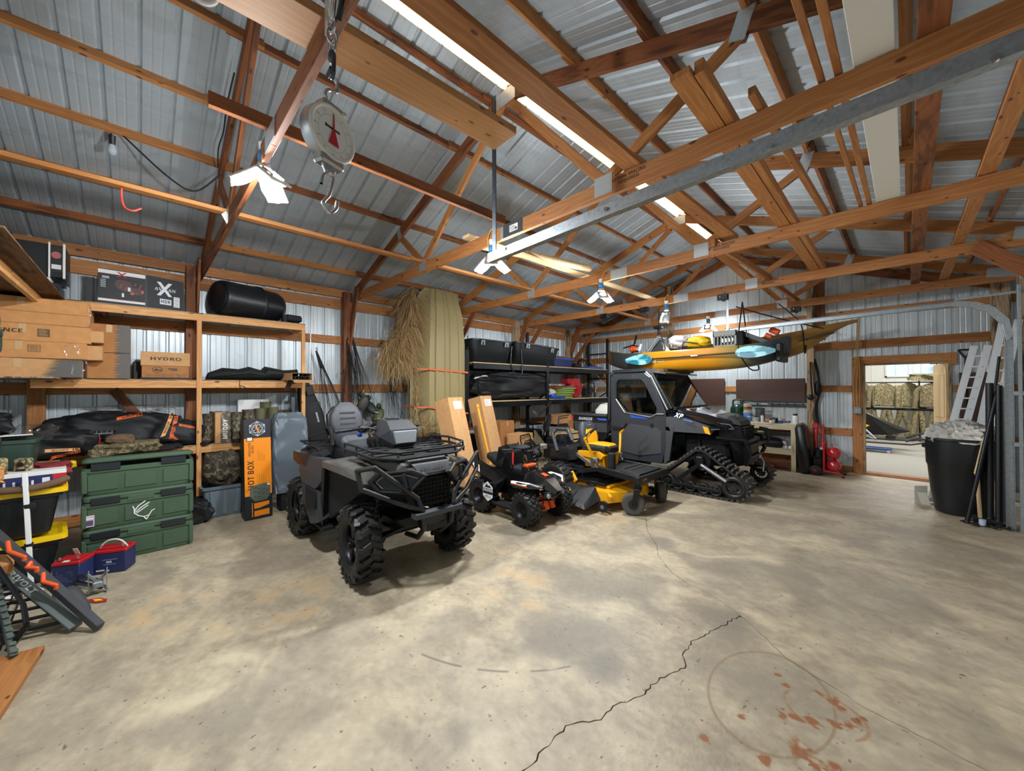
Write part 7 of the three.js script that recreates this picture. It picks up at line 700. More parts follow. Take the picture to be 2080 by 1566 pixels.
// ---------------------------------------------------------------- right side: bin, ramps, poles, garage door
{
  const bn = thing('trash_bin', 'big black plastic tub heaped with bags in front of the ramps', 'bin', [.48, 0, -7.95]); const el = (y, r) => { const o = []; for (let i = 0; i < 36; i++) { const a = i / 36 * 6.283; o.push([Math.sign(Math.cos(a)) * Math.pow(Math.abs(Math.cos(a)), .8) * r, y, Math.sign(Math.sin(a)) * Math.pow(Math.abs(Math.sin(a)), .8) * r]); } return o; }; part('tub', loft([el(0, .2), el(.02, .235), el(.3, .275), el(.62, .3), el(.66, .315), el(.98, .325), el(.99, .345), el(1.02, .345), el(1.02, .315), el(.3, .26), el(.06, .2)], { crease: 40 }), M.blackTote, bn); parts('grip', [-1, 1].map(s => b(s * .33 - .02, s * .33 + .02, .86, .92, -.07, .07, .012)), M.blackTote, bn);
  [['pale crumpled trash bag on the left of the heap in the bin', -.12, .1, .2, M.trash], ['grey trash bag in the middle of the heap in the bin', .06, .14, .18, M.paper], ['shiny clear trash bag at the back of the heap in the bin', .12, -.14, .2, M.trash], ['tan crumpled paper at the front right of the heap in the bin', .14, .16, .14, M.offwhite], ['white paper wad highest on the heap in the bin', 0, -.04, .16, M.trash]].forEach(([l, x, z, r, m], i) => solo('trash_bag', mv(lump(r * .85, r * .62, r * .85, { s: 111 + i, amp: .38, f: 4, crease: 12, folds: .14 }), .48 + x, 1.03 + (i === 4 ? .1 : .03), -7.95 + z), m, l, 'trash bag', 'bags heaped in the bin')); solo('green_bottle', mv(cyl(.025, .02, .14), .27, 1.1, -8.05, 60, 0, 30), std(0x1e7a3c, .3), 'green bottle end poking from the left of the bin heap', 'bottle');
  const ramp = (nm, p0, p1, wx) => { const r = thing('loading_ramp', nm, 'ramp', [0, 0, 0], 0, 'aluminium loading ramps leaning behind the bin'); const d = V(...p1).sub(V(...p0)).normalize(); const off = (q, x, z) => [q[0] + x, q[1], q[2] + z]; parts('side_rail', [bar(p0, p1, .04, .075, [0, 0, 1]), bar(off(p0, wx, 0), off(p1, wx, 0), .04, .075, [0, 0, 1])], M.ramp, r); const n = 15; for (let i = 1; i < n; i++) { const q = V(...p0).lerp(V(...p1), i / n); part('rung', bar([q.x, q.y, q.z + .01], [q.x + wx, q.y, q.z + .01], .05, .02, [0, 0, 1]), M.ramp, r); } };
  ramp('left aluminium ramp behind the bin, its top against the wall', [.22, .02, -8.35], [.68, 2.3, -8.75], .13); ramp('right aluminium ramp behind the bin, taller and nearest the garage door track', [.52, .02, -8.25], [.93, 2.62, -8.6], .13); solo('white_offcut', [mv(box(.14, .28, .008, .002), .12, .13, -8.22, 16, 20, 0), mv(box(.1, .2, .006, .002), .15, .09, -8.14, 24, -10, 12)], M.offwhite, 'white sheet offcut on the floor behind the left edge of the bin', 'offcut');
  const pole = (nm, p0, p1, r, m) => { const o = thing('black_pole', nm, 'pole', [0, 0, 0], 0, 'black poles leaning by the garage door track'); part('pole', rod(p0, p1, r), m, o); part('end_cap', mv(ball(r * 1.2, r * 1.2, r * 1.2, 10, 8), ...p0), M.black, o); }; pole('slanting black pole leaning across the bin to the door track', [.5, .02, -7.42], [.78, 1.65, -7.7], .022, M.blackMetal); pole('first upright black tube beside the door track', [.7, .05, -7.62], [.72, 1.75, -7.72], .035, M.black); pole('second upright black tube beside the door track', [.76, .05, -7.55], [.79, 1.72, -7.68], .03, M.black); pole('third upright black tube, against the door track', [.81, .05, -7.5], [.83, 1.7, -7.62], .028, M.black); pole('thin black rod behind the upright black tubes', [.62, .02, -7.75], [.84, 2.1, -8.1], .015, M.black); solo('wooden_handle', [rod([.6, .6, -7.6], [.68, 1.1, -7.66], .03, .02), rod([.62, .05, -7.58], [.6, .6, -7.6], .02)], M.pale, 'pale wooden grip of a tool standing among the black tubes', 'tool'); solo('bin_stand', [...[0, 1, 2, 3, 4, 5, 6, 7].map(i => bar([.45 + i * .05, .02, -7.4 + (i % 3) * .06], [.55 + i * .04, .03, -7.52 + (i % 2) * .1], .012, .03)), b(.56, .8, 0, .06, -7.75, -7.5, .01)], M.fabDk, 'dark scraps and leaves on the floor at the feet of the black tubes', 'scraps'); solo('small_jar', mv(cyl(.03, .03, .07), .62, .05, -7.38), std(0xb8c8e0, .2, 0), 'small white jar on the floor beside the black tubes', 'jar');
  // sectional door, closed, with its tracks
  const gd = struct('door_2'); for (let i = 0; i < 5; i++) { part('door_section', b(1.13, 1.17, .02 + i * .6, .61 + i * .6, -7.35, -2.0, .006), M.white, gd); for (const z of [-7.3, -5.5, -3.7, -2.06]) part('hinge', [b(1.09, 1.13, .58 + i * .6, .66 + i * .6, z - .02, z + .02, .004), mv(cyl(.02, .02, .05), 1.08, .62 + i * .6, z, 90)], M.galv, gd); }
  const track = (z, label, s) => { const t = thing('door_track', label, 'door track', [0, 0, z], 0); const pr = [[.87, 0], [.87, 2.3], [.84, 2.5], [.74, 2.66], [.6, 2.75], [.42, 2.79], [-2.25, 2.74]]; for (let i = 0; i + 1 < pr.length; i++) if (i === 0 || i === 5) part('rail', [bar([pr[i][0], pr[i][1], 0], [pr[i + 1][0], pr[i + 1][1], 0], .05, .004, [0, 0, 1]).translate(0, 0, 0), bar([pr[i][0] + (i ? 0 : -.03), pr[i][1] + (i ? -.03 : 0), s * .025], [pr[i + 1][0] + (i ? 0 : -.03), pr[i + 1][1] + (i ? -.03 : 0), s * .025], .07, .004, i ? [0, 1, 0] : [1, 0, 0]), bar([pr[i][0] + (i ? 0 : -.06), pr[i][1] + (i ? -.06 : 0), 0], [pr[i + 1][0] + (i ? 0 : -.06), pr[i + 1][1] + (i ? -.06 : 0), 0], .05, .004, [0, 0, 1])], M.galv, t); const cv2 = pr.slice(1, 6).map(p => [p[0] - .02, p[1] - .02, 0]); const sh = [...pr.slice(1, 6).map(p => [p[0] + .006, p[1] + .004]), ...pr.slice(1, 6).reverse().map(p => [p[0] - .05, p[1] - .055])]; part('curve', ext(sh, .05, .004), M.galv, t);
    part('stay', [bar([.42, 2.81, 0], [1.15, 2.83, 0], .03, .004), b(.9, .93, .0, 2.9, -s * .06, -s * .02, .003)], M.galvMatt, t); parts('bracket', [.3, 1.0, 1.6].map(y => b(.86, 1.0, y, y + .05, -.05, .05, .004)), M.galv, t);
    part('hanger', [b(-2.22, -2.18, 2.72, s > 0 ? 3.95 : 3.35, .0, .004, 0), b(-2.22, -2.216, 2.72, s > 0 ? 3.95 : 3.35, -.035, .004, 0), ...[...Array(s > 0 ? 22 : 11)].map((_, i) => b(-2.206, -2.19, 2.78 + i * .052, 2.81 + i * .052, .0035, .0055, 0))], s > 0 ? M.steelDark : M.galv, t); parts('roller_bolt', [-2.05, -1.2, -.4, .2].map(x => mv(cyl(.012, .012, .012, 8), x, 2.73, s * .03, 90)), M.steel, t); };
  track(-1.95, 'near galvanised garage door track running under the roof trusses', 1); track(-7.42, 'far galvanised garage door track with its curve down to the floor', -1); const sp = thing('door_spring', 'grey cable drum and torsion bar over the garage door', 'spring', [1.0, 2.98, -7.2]); part('drum', [mv(cyl(.09, .09, .06, 28), 0, .02, -.1, 90), mv(cyl(.02, .02, .3), 0, .02, .05, 90)], M.galv, sp); part('torsion_bar', rod([.02, .02, -.2], [.02, .02, 5.2], .014), M.steel, sp); part('plate', b(-.05, .05, -.12, .04, -.05, .02, .004), M.galvMatt, sp);
}
// ---------------------------------------------------------------- seen through the doorway
{
  const sm2 = thing('snowmobile', 'black snowmobile with a yellow mark, nose into the doorway view of the next room', 'snowmobile', [-.95, .22, -14.5], 0); part('cowl', [hull([[-.6, .4, .34], [-.6, .95, .2], [.1, .82, .24], [.75, .38, .2], [1.0, .32, .0], [.6, .22, .3], [-.4, .2, .38], [-.6, .4, -.34], [-.6, .95, -.2], [.1, .82, -.24], [.75, .38, -.2], [.6, .22, -.3], [-.4, .2, -.38]])], M.blackGloss, sm2); part('windshield', hull([[-.5, .95, .2], [-.1, .85, .22], [-.62, 1.25, .14], [-.5, .95, -.2], [-.1, .85, -.22], [-.62, 1.25, -.14]]), std(0x2a2c2c, .1, 0), sm2); part('seat', b(-1.9, -.6, .5, .72, -.16, .16, .06), M.sack, sm2); part('yellow_mark', hull([[.1, .5, .36], [.22, .46, .34], [.12, .38, .36], [.08, .48, .3], [.2, .42, .3]]), M.yellowBright, sm2); part('suspension', [1, -1].flatMap(s => [rod([.0, .5, s * .3], [.35, .12, s * .5], .025), rod([-.1, .25, s * .25], [.35, .1, s * .5], .02)]), M.chromeDull, sm2); part('ski', [1, -1].flatMap(s => [bar([-.5, .02, s * .52], [1.0, .03, s * .52], .03, .13), ...pipe([[1.0, .03, s * .52], [1.3, .12, s * .52], [1.42, .26, s * .52], [1.2, .24, s * .52], [.9, .1, s * .52]], .02)]), M.black, sm2); const dl = thing('blue_dolly', 'bright blue wheeled dolly under the ski of the snowmobile', 'dolly', [-.6, 0, -14.0]); part('deck', b(-.3, .3, .08, .12, -.12, .14, .01), M.blue, dl); parts('wheel', [-.24, .24].map(x => mv(cyl(.035, .035, .03), x, .035, .1, 90)), M.white, dl);
  const rk = thing('clothes_rack', 'black clothes rack with two rails in the next room', 'clothes rack', [.0, 0, -17.6]); part('rail', [rod([-1.3, 1.86, 0], [1.7, 1.86, 0], .02), rod([-1.1, .98, .02], [1.7, .98, .02], .02), ...[-1.3, .25, 1.7].flatMap(x => [rod([x, 0, 0], [x, 1.9, 0], .02)]), b(-1.1, 1.7, .98, 1.04, -.2, .15, .01)], M.black, rk);
  const jk = (nm, x, dz, w, turn, m) => { const j = thing('camo_jacket', nm, 'jacket', [x, 1.86, -17.5 + dz], turn, 'camouflage jackets on the rack'); part('body', planarUV(loft([[-.02, .1, .06], [-.06, .3, .1], [-.14, w * .9, .14], [-.4, w * .95, .15], [-.76, w, .17], [-.78, w * .9, .12]].map(([y, a, d], k) => rrect(a, d, d * .45, 4).map((p, i) => [p[0] + .01 * Math.sin(k * 3 + i), y, p[1] + .012 * Math.sin(i * 2.3 + k)])))), m, j); for (const s of [-1, 1]) part('sleeve', planarUV(tube([[s * w * .4, -.12, 0], [s * w * .58, -.3, .02], [s * w * .62, -.55, .05], [s * w * .66, -.82, .06]], .07, 8)), m, j); part('hanger', pipe([[0, .02, 0], [0, .1, 0], [.03, .14, 0]], .008), M.white, j); };
  jk('camouflage jacket at the left of the rack in the next room', -.55, .06, .6, 10, M.camoDuck); jk('camouflage jacket facing the doorway with a pale collar tag', .55, .1, .62, -4, M.camoTan); jk('dark camouflage coat between the two front jackets', .02, -.06, .5, 30, M.camoDuck); jk('dark camouflage coat at the far left end of the rack', -1.05, .0, .4, 60, M.camoDuck); jk('tan camouflage coat at the right end of the rack', 1.15, .04, .5, -50, M.camoTan);
  for (let i = 0; i < 7; i++) { const j = thing('camo_trousers', ['first pair of camouflage trousers from the left on the lower rail', 'second pair of camouflage trousers from the left on the lower rail', 'third pair of camouflage trousers from the left on the lower rail', 'middle pair of camouflage trousers on the lower rail', 'third pair of camouflage trousers from the right on the lower rail', 'second pair of camouflage trousers from the right on the lower rail', 'last pair of camouflage trousers at the right on the lower rail'][i], 'trousers', [-.85 + i * .36, .96, -17.46], 0, 'camouflage trousers on the lower rail'); for (const s of [-1, 1]) part('leg', planarUV(tube([[s * .05, 0, 0], [s * .08, -.25, .02], [s * (.1 + (i % 3) * .03), -.55, .03], [s * (.1 + (i % 2) * .05), -.82, .05]], .07, 8)), i % 2 ? M.camoDuck : M.camoTan, j); }
  solo('camo_tarp', mv(lump(.75, .14, .35, { s: 131, amp: .2, flat: .5 }), .75, 1.98, -17.6), M.camoTan, 'heap of camouflage cloth on top of the clothes rack', 'cloth'); solo('dark_boots_row', [...[0, 1, 2, 3, 4, 5].map(i => mv(ball(.12, .1, .08), -.4 + i * .35, .09, -17.3))].slice(0, 1), M.blackMatt, 'dark boot under the clothes rack', 'boot'); const gr = thing('baseball_cap', 'black cap with a green mark left of the jackets', 'cap', [-1.1, 1.55, -16.9]); part('cap', mv(ball(.16, .14, .12), 0, 0, 0), M.black, gr); part('mark', mv(ball(.05, .05, .02), .03, .02, .11), std(0x70c020, .5), gr); const sd = thing('small_stand', 'small black stand with a blue and green top behind the snowmobile', 'stand', [-1.55, 0, -16.6]); part('frame', [...[-.15, .2].map(x => rod([x, 0, 0], [x, 1.7, 0], .014)), b(-.2, .22, 1.4, 1.43, -.1, .1, .004)], M.black, sd); part('blue_top', b(-.2, .2, 1.62, 1.7, -.12, .12, .01), std(0x3aa0d8, .4), sd); part('green_item', b(-.18, .1, 1.44, 1.55, -.08, .08, .01), std(0x9ad820, .4), sd); const wr = thing('wire_stand', 'black wire display stand against the back wall of the next room', 'stand', [.95, 0, -18.4]); parts('wire', [-.3, -.1, .1, .3].map(x => rod([x, 1.9, 0], [x, 3.1, 0], .014)), M.black, wr); part('shelf', b(-.45, .5, 2.45, 2.5, -.1, .1, .01), M.black, wr);
}
// ---------------------------------------------------------------- overhead: loose boards, hanging scale, bulb
{
  const loose = (nm, label, g, m) => solo(nm, g, m, label, 'board', 'boards stored on the trusses');
  loose('plank', 'wide rough plank lying over the trusses above the hanging scale', [bar([-2.08, 3.47, 1.3], [-1.97, 3.47, -1.85], .05, .24)], M.plank); loose('stud', 'left board of the thick pair stored on the trusses right of the ridge', bar([-.87, 3.45, -2.15], [-.94, 3.45, -7.3], .04, .11), M.wood[2]); loose('stud', 'right board of the thick pair stored on the trusses right of the ridge', bar([-.785, 3.47, -2.2], [-.85, 3.47, -7.3], .08, .05), M.wood[4]);
  loose('foam_board', 'long white panel lying on the trusses at the upper right', [b(-.19, -.03, 3.43, 3.455, -5.0, -.2, .003)], M.offwhite); loose('slat', 'left brown slat beside the long white panel', bar([-.36, 3.45, -.2], [-.3, 3.45, -5.0], .03, .03), M.wood[5]); loose('slat', 'right brown slat beside the long white panel', bar([-.27, 3.45, -.2], [-.24, 3.45, -5.0], .03, .035), M.wood[1]); loose('stud', 'board running above the chords right of the long white panel', bar([.1, 3.45, 1.4], [.1, 3.45, -9.4], .05, .11), M.woodD[1]); loose('stud', 'slanting board crossing the trusses at the far right', bar([.48, 3.46, -3.3], [.42, 3.46, -9.3], .05, .1), M.wood[2]);
  // post-like logs
  loose('round_pole', 'pale round pole lying over the second and third trusses', mv(rod([-3.7, 3.5, -3.0], [-3.35, 3.52, -4.9], .06, .05), 0, 0, 0), M.pale); loose('stud', 'pale brace board left of the lamps on the second truss', bar([-3.55, 3.47, -2.7], [-3.5, 3.47, -7.3], .03, .12), M.pale);
  const sc = thing('hanging_scale', 'round white-faced hanging scale with a red pointer under the nearest truss', 'scale', [-1.665, 2.755, -.56]); sc.rotation.y = 112 * D2R; sc.scale.setScalar(.95);
  part('case', [mv(lathe([[0, -.04], [.108, -.04], [.12, -.03], [.12, .02], [.112, .03], [.1, .022], [0, .02]], 44), 0, 0, 0, 90), b(-.05, .05, .1, .135, -.03, .03, .01), b(-.06, .06, -.14, -.1, -.03, .03, .01)], M.chromeDull, sc);
  part('dial', mv(new THREE.CircleGeometry(.104, 44), 0, 0, .0245), std(0xffffff, .4, 0, { map: canvasTex(400, 400, (x, w) => { x.fillStyle = '#d9d9d4'; x.fillRect(0, 0, w, w); x.strokeStyle = '#8a8a88'; x.lineWidth = 2; x.beginPath(); x.arc(200, 200, 140, 0, 7); x.stroke(); x.fillStyle = '#555'; x.font = '20px sans-serif'; x.textAlign = 'center'; x.textBaseline = 'middle'; for (let i = 0; i < 60; i++) { const a = i * .1047; x.beginPath(); x.moveTo(200 + 140 * Math.sin(a), 200 - 140 * Math.cos(a)); x.lineTo(200 + (i % 5 ? 148 : 158) * Math.sin(a), 200 - (i % 5 ? 148 : 158) * Math.cos(a)); x.stroke(); if (i % 5 === 0) x.fillText(String(i * 10), 200 + 172 * Math.sin(a), 200 - 172 * Math.cos(a)); } x.fillStyle = '#2a2a2c'; x.fillRect(130, 150, 140, 20); x.fillRect(120, 146, 20, 28); }) }), sc); part('rim', mv(new THREE.TorusGeometry(.109, .009, 10, 44), 0, 0, .024), M.offwhite, sc); part('pointer', mv(ext([[-.026, -.05], [.026, -.05], [.004, .02], [.001, .085], [-.001, .085], [-.004, .02]], .003), 0, 0, .029), M.red, sc);
  part('top_hook', [tube([[0, .12, 0], [-.02, .17, 0], [0, .2, 0], [.04, .22, 0], [.04, .26, 0], [.01, .28, 0]], .008), rod([.0, .13, .0], [.09, .15, 0], .007)], M.steel, sc); part('lower_hook', [rod([-.05, -.11, 0], [-.01, -.18, 0], .005), rod([.05, -.11, 0], [.01, -.18, 0], .005), tube([[0, -.16, 0], [.02, -.18, 0], [.0, -.26, 0], [-.03, -.31, 0], [.0, -.34, 0], [.035, -.31, 0], [.045, -.27, 0]], .008), tube([[0, -.16, 0], [-.03, -.19, 0], [-.04, -.23, 0]], .007)], M.steel, sc);
  const chn = thing('chain_hook', 'steel chain and snap hook holding the scale from the nearest truss', 'chain', [-1.675, 3.04, -.575]); parts('link', [0, 1, 2].map(i => mv(new THREE.TorusGeometry(.026, .006, 8, 16), 0, .1 + i * .048, 0, 0, i % 2 ? 90 : 20, 0, [.8, 1.25, 1])), M.steel, chn); part('snap', [tube([[0, .08, 0], [.02, .04, 0], [.015, -.02, 0], [0, -.03, 0], [-.015, 0, 0]], .009), rod([-.01, .02, 0], [-.06, .01, 0], .008), mv(ball(.02, .03, .016), 0, .06, 0)], M.steelDark, chn); part('eye_bolt', [mv(cyl(.01, .01, .1, 8), 0, .27, 0), tube([[-.03, .28, 0], [0, .22, 0], [.03, .28, 0]], .008)], M.steel, chn); solo('truss_cable', tube([[-1.66, 3.26, -.597], [-1.55, 3.36, -.595], [-1.3, 3.4, -.595], [-.6, 3.36, -.595]], .012), M.cordBlack, 'black cable stapled along the nearest truss above the scale', 'cable');
  const bu = thing('light_bulb', 'unlit bulb in a black socket hanging from a purlin at the upper left', 'light bulb', [-5.24, 4.1, .2]); bu.rotation.z = -20 * D2R; part('socket', mv(cyl(.022, .026, .08), 0, -.02, 0), M.black, bu); part('glass_bulb', mv(lathe([[0, -.11], [.022, -.1], [.034, -.075], [.03, -.045], [.018, -.01], [.015, 0]], 20), 0, -.05, 0), M.lens, bu); part('cord', tube([[0, .02, 0], [-.03, .08, .05], [.0, .1, 0], [.06, .02, -.1], [.2, -.22, -.4], [.25, -.28, -.6], [.3, -.05, -.8]], .008, 6), M.cordBlack, bu); solo('truss_wire', tube([[-4.95, 4.0, -.57], [-4.75, 4.1, -.55], [-4.6, 4.2, -.57], [-4.3, 4.3, -.56], [-4.0, 4.42, -.57]], .006), M.cordBlack, 'thin black wire looping up the nearest truss web', 'wire');
  solo('red_hook', tube([[-4.65, 3.42, .12], [-4.66, 3.34, .12], [-4.64, 3.26, .1], [-4.62, 3.24, .05], [-4.63, 3.28, .0]], .008), std(0xd84838, .4), 'red bicycle hook hanging under the left brace board', 'hook'); solo('paper_tag', mv(box(.06, .1, .002, 0), -4.55, 3.36, -.59, 10, 40, 20), M.paper, 'scrap of torn paper on the nearest truss by the brace board', 'paper'); const rg = solo('white_ring', mv(new THREE.TorusGeometry(.07, .012, 8, 28), -3.25, 4.35, -.3, 0, 70, 0), M.white, 'white plastic ring hanging near the ridge at the top', 'ring');
  const sg = thing('truss_sticker', 'grey plate with a white label on the second truss beside the perforated hanger', 'label plate', [-2.83, 3.36, -2.756]); part('plate', b(-.14, .14, -.07, .07, -.004, .002, .001), M.plGrey, sg); part('label', mv(plate(.12, .07), .02, .0, .0035), printMat(96, 56, x => { x.fillStyle = '#e4e4e0'; x.fillRect(0, 0, 96, 56); x.fillStyle = '#555'; for (let i = 0; i < 5; i++) x.fillRect(6, 8 + i * 9, 50 + (i * 13) % 30, 4); x.fillRect(64, 30, 26, 18); }), sg);
  [[-2.81, -3.05], [-4.98, -2.98], [-7.12, -3.0]].forEach(([z, x], i) => solo('lamp_cord', tube([[x - .12, 3.3, z + .02], [x - .1, 3.45, z + .05], [x - .16, 3.36, z + .06], [x - .18, 3.24, z + .03]], .006), std(0xc8963c, .5), ['yellow cord feeding the shop light on the second truss', 'yellow cord feeding the shop light on the third truss', 'yellow cord feeding the shop light on the fourth truss'][i], 'cord'));
}
// ---------------------------------------------------------------- floor things at the left
{
  const G = 'green stacking cases'; const mk = (y, label, lid) => { const t = thing('green_case', label, 'storage case', [-5.72, y, -.01], 0, G); const rg = (yy, k, d) => rrect(.44 * k, .82 * d, .05, 4).map(p => [p[0], yy, p[1]]);
    part('body', loft([rg(0, .9, .95), rg(.02, .94, .97), rg(.22, .98, .985), rg(.225, 1.03, 1.01), rg(.27, 1.03, 1.01), rg(.27, .92, .95), rg(.05, .86, .9)], { crease: 25 }), M.greenTote, t);
    for (const [z, w] of [[.27, .22], [0, .25], [-.27, .22]]) part('raised_panel', hull([[.2, .04, z - w / 2], [.2, .04, z + w / 2], [.2, .2, z - w / 2], [.2, .2, z + w / 2], [.216, .05, z - w / 2 + .01], [.216, .05, z + w / 2 - .01], [.222, .19, z - w / 2 + .01], [.222, .19, z + w / 2 - .01]]), M.greenTote, t);
    if (lid) part('lid', [loft([rg(.275, 1.0, .99), rg(.285, 1.04, 1.01), rg(.32, 1.04, 1.01), rg(.335, .98, .97)], { crease: 25 }), b(.205, .232, .24, .3, -.1, .1, .008)], M.greenTote, t);
    else part('open_lid', [mv(loft([rg(0, 1.0, .99), rg(.01, 1.04, 1.01), rg(.03, 1.04, 1.01), rg(.045, .98, .97)], { crease: 25 }), .01, .3, 0, 0, 0, 5)], M.greenTote, t);
    for (const z of [.25, -.25]) part('latch', hull([[.222, .24, z - .1], [.222, .24, z + .1], [.24, .25, z - .095], [.24, .25, z + .095], [.244, .31, z - .1], [.244, .31, z + .1], [.21, .32, z - .1], [.21, .32, z + .1]]), std(0x22272c, .4), t); parts('corner_rib', [.395, -.395].map(z => b(.17, .225, .03, .25, z - .02, z + .02, .008)), M.greenTote, t); return t; };
  mk(0, 'lowest green case of the stack, behind the red and blue batteries', true); const c2 = mk(.335, 'middle green case of the stack, with a white antler mark', true); mk(.67, 'topmost green case of the stack, its lid slightly open', false);
  part('antler_mark', fx(.2, .22, .2235, .13, -.02), printMat(200, 220, x => { x.clearRect(0, 0, 200, 220); x.strokeStyle = '#eef0ec'; x.lineWidth = 9; x.lineCap = 'round'; x.beginPath(); for (const L of [[[120, 210], [100, 180], [60, 160], [30, 130], [30, 90], [20, 60]], [[30, 110], [60, 60], [110, 20]], [[40, 120], [80, 80], [140, 40]], [[50, 130], [90, 100], [130, 70]], [[100, 180], [140, 170], [160, 130], [180, 120]], [[120, 210], [140, 170]]]) { x.moveTo(...L[0]); for (const p of L.slice(1)) x.lineTo(...p); } x.stroke(); }), c2, 'white antler mark'); part('paper_label', fx(.07, .11, .222, .1, .36), printMat(64, 100, x => { x.fillStyle = '#c8c0cc'; x.fillRect(0, 0, 64, 100); x.fillStyle = '#5a4a66'; x.fillRect(8, 44, 48, 46); x.fillStyle = '#eee'; x.fillRect(8, 8, 48, 24); x.fillStyle = '#333'; x.fillRect(8, 14, 48, 4); }), c2, 'small pale paper label');
  // yellow-lidded totes
  const tote = (y, label) => { const t = thing('lidded_tote', label, 'tote', [-5.52, y, .86], 6, 'black totes with yellow lids'); const rg = (yy, w, d) => rrect(w, d, .05, 4).map(p => [p[0], yy, p[1]]); part('tub', loft([rg(0, .36, .5), rg(.02, .4, .54), rg(.34, .46, .64), rg(.34, .5, .68), rg(.37, .5, .68), rg(.37, .44, .62), rg(.05, .36, .5)], { crease: 30 }), M.blackTote, t); parts('rib', [-.18, 0, .18].map(z => bar([.2, .04, z * .9], [.235, .32, z], .014, .05, [1, 0, 0])), M.blackTote, t); part('lid', loft([rg(.368, .52, .7), rg(.372, .55, .74), rg(.41, .55, .74), rg(.415, .5, .68), rg(.4, .44, .62)], { crease: 25 }), M.yellowBright, t); return t; };
  tote(0, 'lower black tote with a yellow lid beside the green cases'); tote(.42, 'upper black tote with a yellow lid, loaded with boxes and fringe');
  solo('fringe_trim', tube([[-5.3, .86, 1.05], [-5.24, .87, .9], [-5.22, .86, .7], [-5.25, .88, .56], [-5.35, .9, .48]], .03, 7), M.fabBrown, 'brown fur-like trim along the upper yellow lid', 'trim'); const rb = thing('ammo_box', 'white, blue and red printed box on the upper yellow lid', 'box', [-5.42, .85, .66], 6); part('carton', b(-.1, .1, 0, .14, -.17, .2, .003), M.white, rb); part('print', fx(.37, .14, .102, .07, .015), printMat(370, 140, (x, w, h) => { x.fillStyle = '#222a58'; x.fillRect(0, 0, w, h); x.fillStyle = '#e4e4e0'; x.fillRect(0, 0, w, 36); x.fillStyle = '#c01c34'; x.fillRect(290, 36, 80, 104); x.fillStyle = '#dfe3ea'; for (let i = 0; i < 4; i++) x.fillRect(20 + i * 50, 74, 14, 46); x.fillRect(230, 60, 44, 60); }), rb, 'blue and red print'); solo('red_rag', mv(lump(.12, .06, .14, { s: 141, amp: .3 }), -5.6, .96, .62), std(0x7c2228, .8), 'dark red and white rag behind the printed box', 'rag'); solo('yellow_bar', bar([-5.72, .98, .46], [-5.6, .93, .84], .06, .1), M.yellowBright, 'spare yellow lid edge leaning behind the totes', 'lid');
  const wp = thing('white_pole', 'white telescopic pole with a black clamp leaning on the yellow-lidded totes', 'pole', [-5.17, 0, .68]); part('pole', bar([.05, .06, -.03], [-.04, 1.0, .02], .035, .03, [1, 0, 0]), M.white, wp); parts('clamp', [.72, .4].map((y, i) => mv(box(.05, .05 - i * .015, .07 - i * .02, .01), .05 - y * .095, y, -.01)), M.black, wp); part('foot', pipe([[.1, .02, -.1], [.06, .1, -.02], [.1, .02, .1], [.1, .02, -.1]], .008), M.white, wp);
  // batteries
  const bat = (nm, pos, turn, strap) => { const t = thing('battery', nm, 'battery', pos, turn, 'red-topped blue batteries'); if (!strap) t.scale.z = .76; part('case', b(-.09, .09, 0, .185, -.12, .12, .008), M.navy, t); part('top', [b(-.094, .094, .185, .215, -.125, .125, .008), b(-.06, .06, .215, .23, -.1, .1, .006)], M.red, t); parts('terminal', [-.08, .08].map(z => mv(cyl(.01, .01, .03, 10), .05, .235, z)), M.chromeDull, t); part('print', fx(.2, .15, .0915, .095, 0), printMat(200, 150, (x, w, h) => { x.clearRect(0, 0, w, h); x.fillStyle = '#aab4cc'; if (strap) { x.fillRect(50, 40, 110, 4); x.fillRect(80, 54, 40, 20); x.fillRect(60, 84, 90, 4); x.fillStyle = '#e0dcc0'; x.fillRect(10, 128, 60, 14); } else for (let i = 0; i < 26; i++) x.fillRect(20 + (i * 43) % 150, 30 + (i * 31) % 100, 12, 3); }), t); if (strap) part('strap', tube([[.02, .2, .11], [.02, .27, .06], [.02, .29, 0], [.02, .27, -.06], [.02, .2, -.11]], .008, 6), M.offwhite, t); else part('strap', [b(-.05, .095, .216, .222, -.02, .03, .001), mv(box(.004, .1, .045, .001), -.04, .25, 0, 0, 0, -30)], M.offwhite, t); };
  bat('smaller scuffed red-topped blue battery with a white strap lying over it', [-5.15, 0, .42], -26, false); bat('red-topped blue battery with a white carrying strap, before the green cases', [-5.255, 0, .17], -22, true);
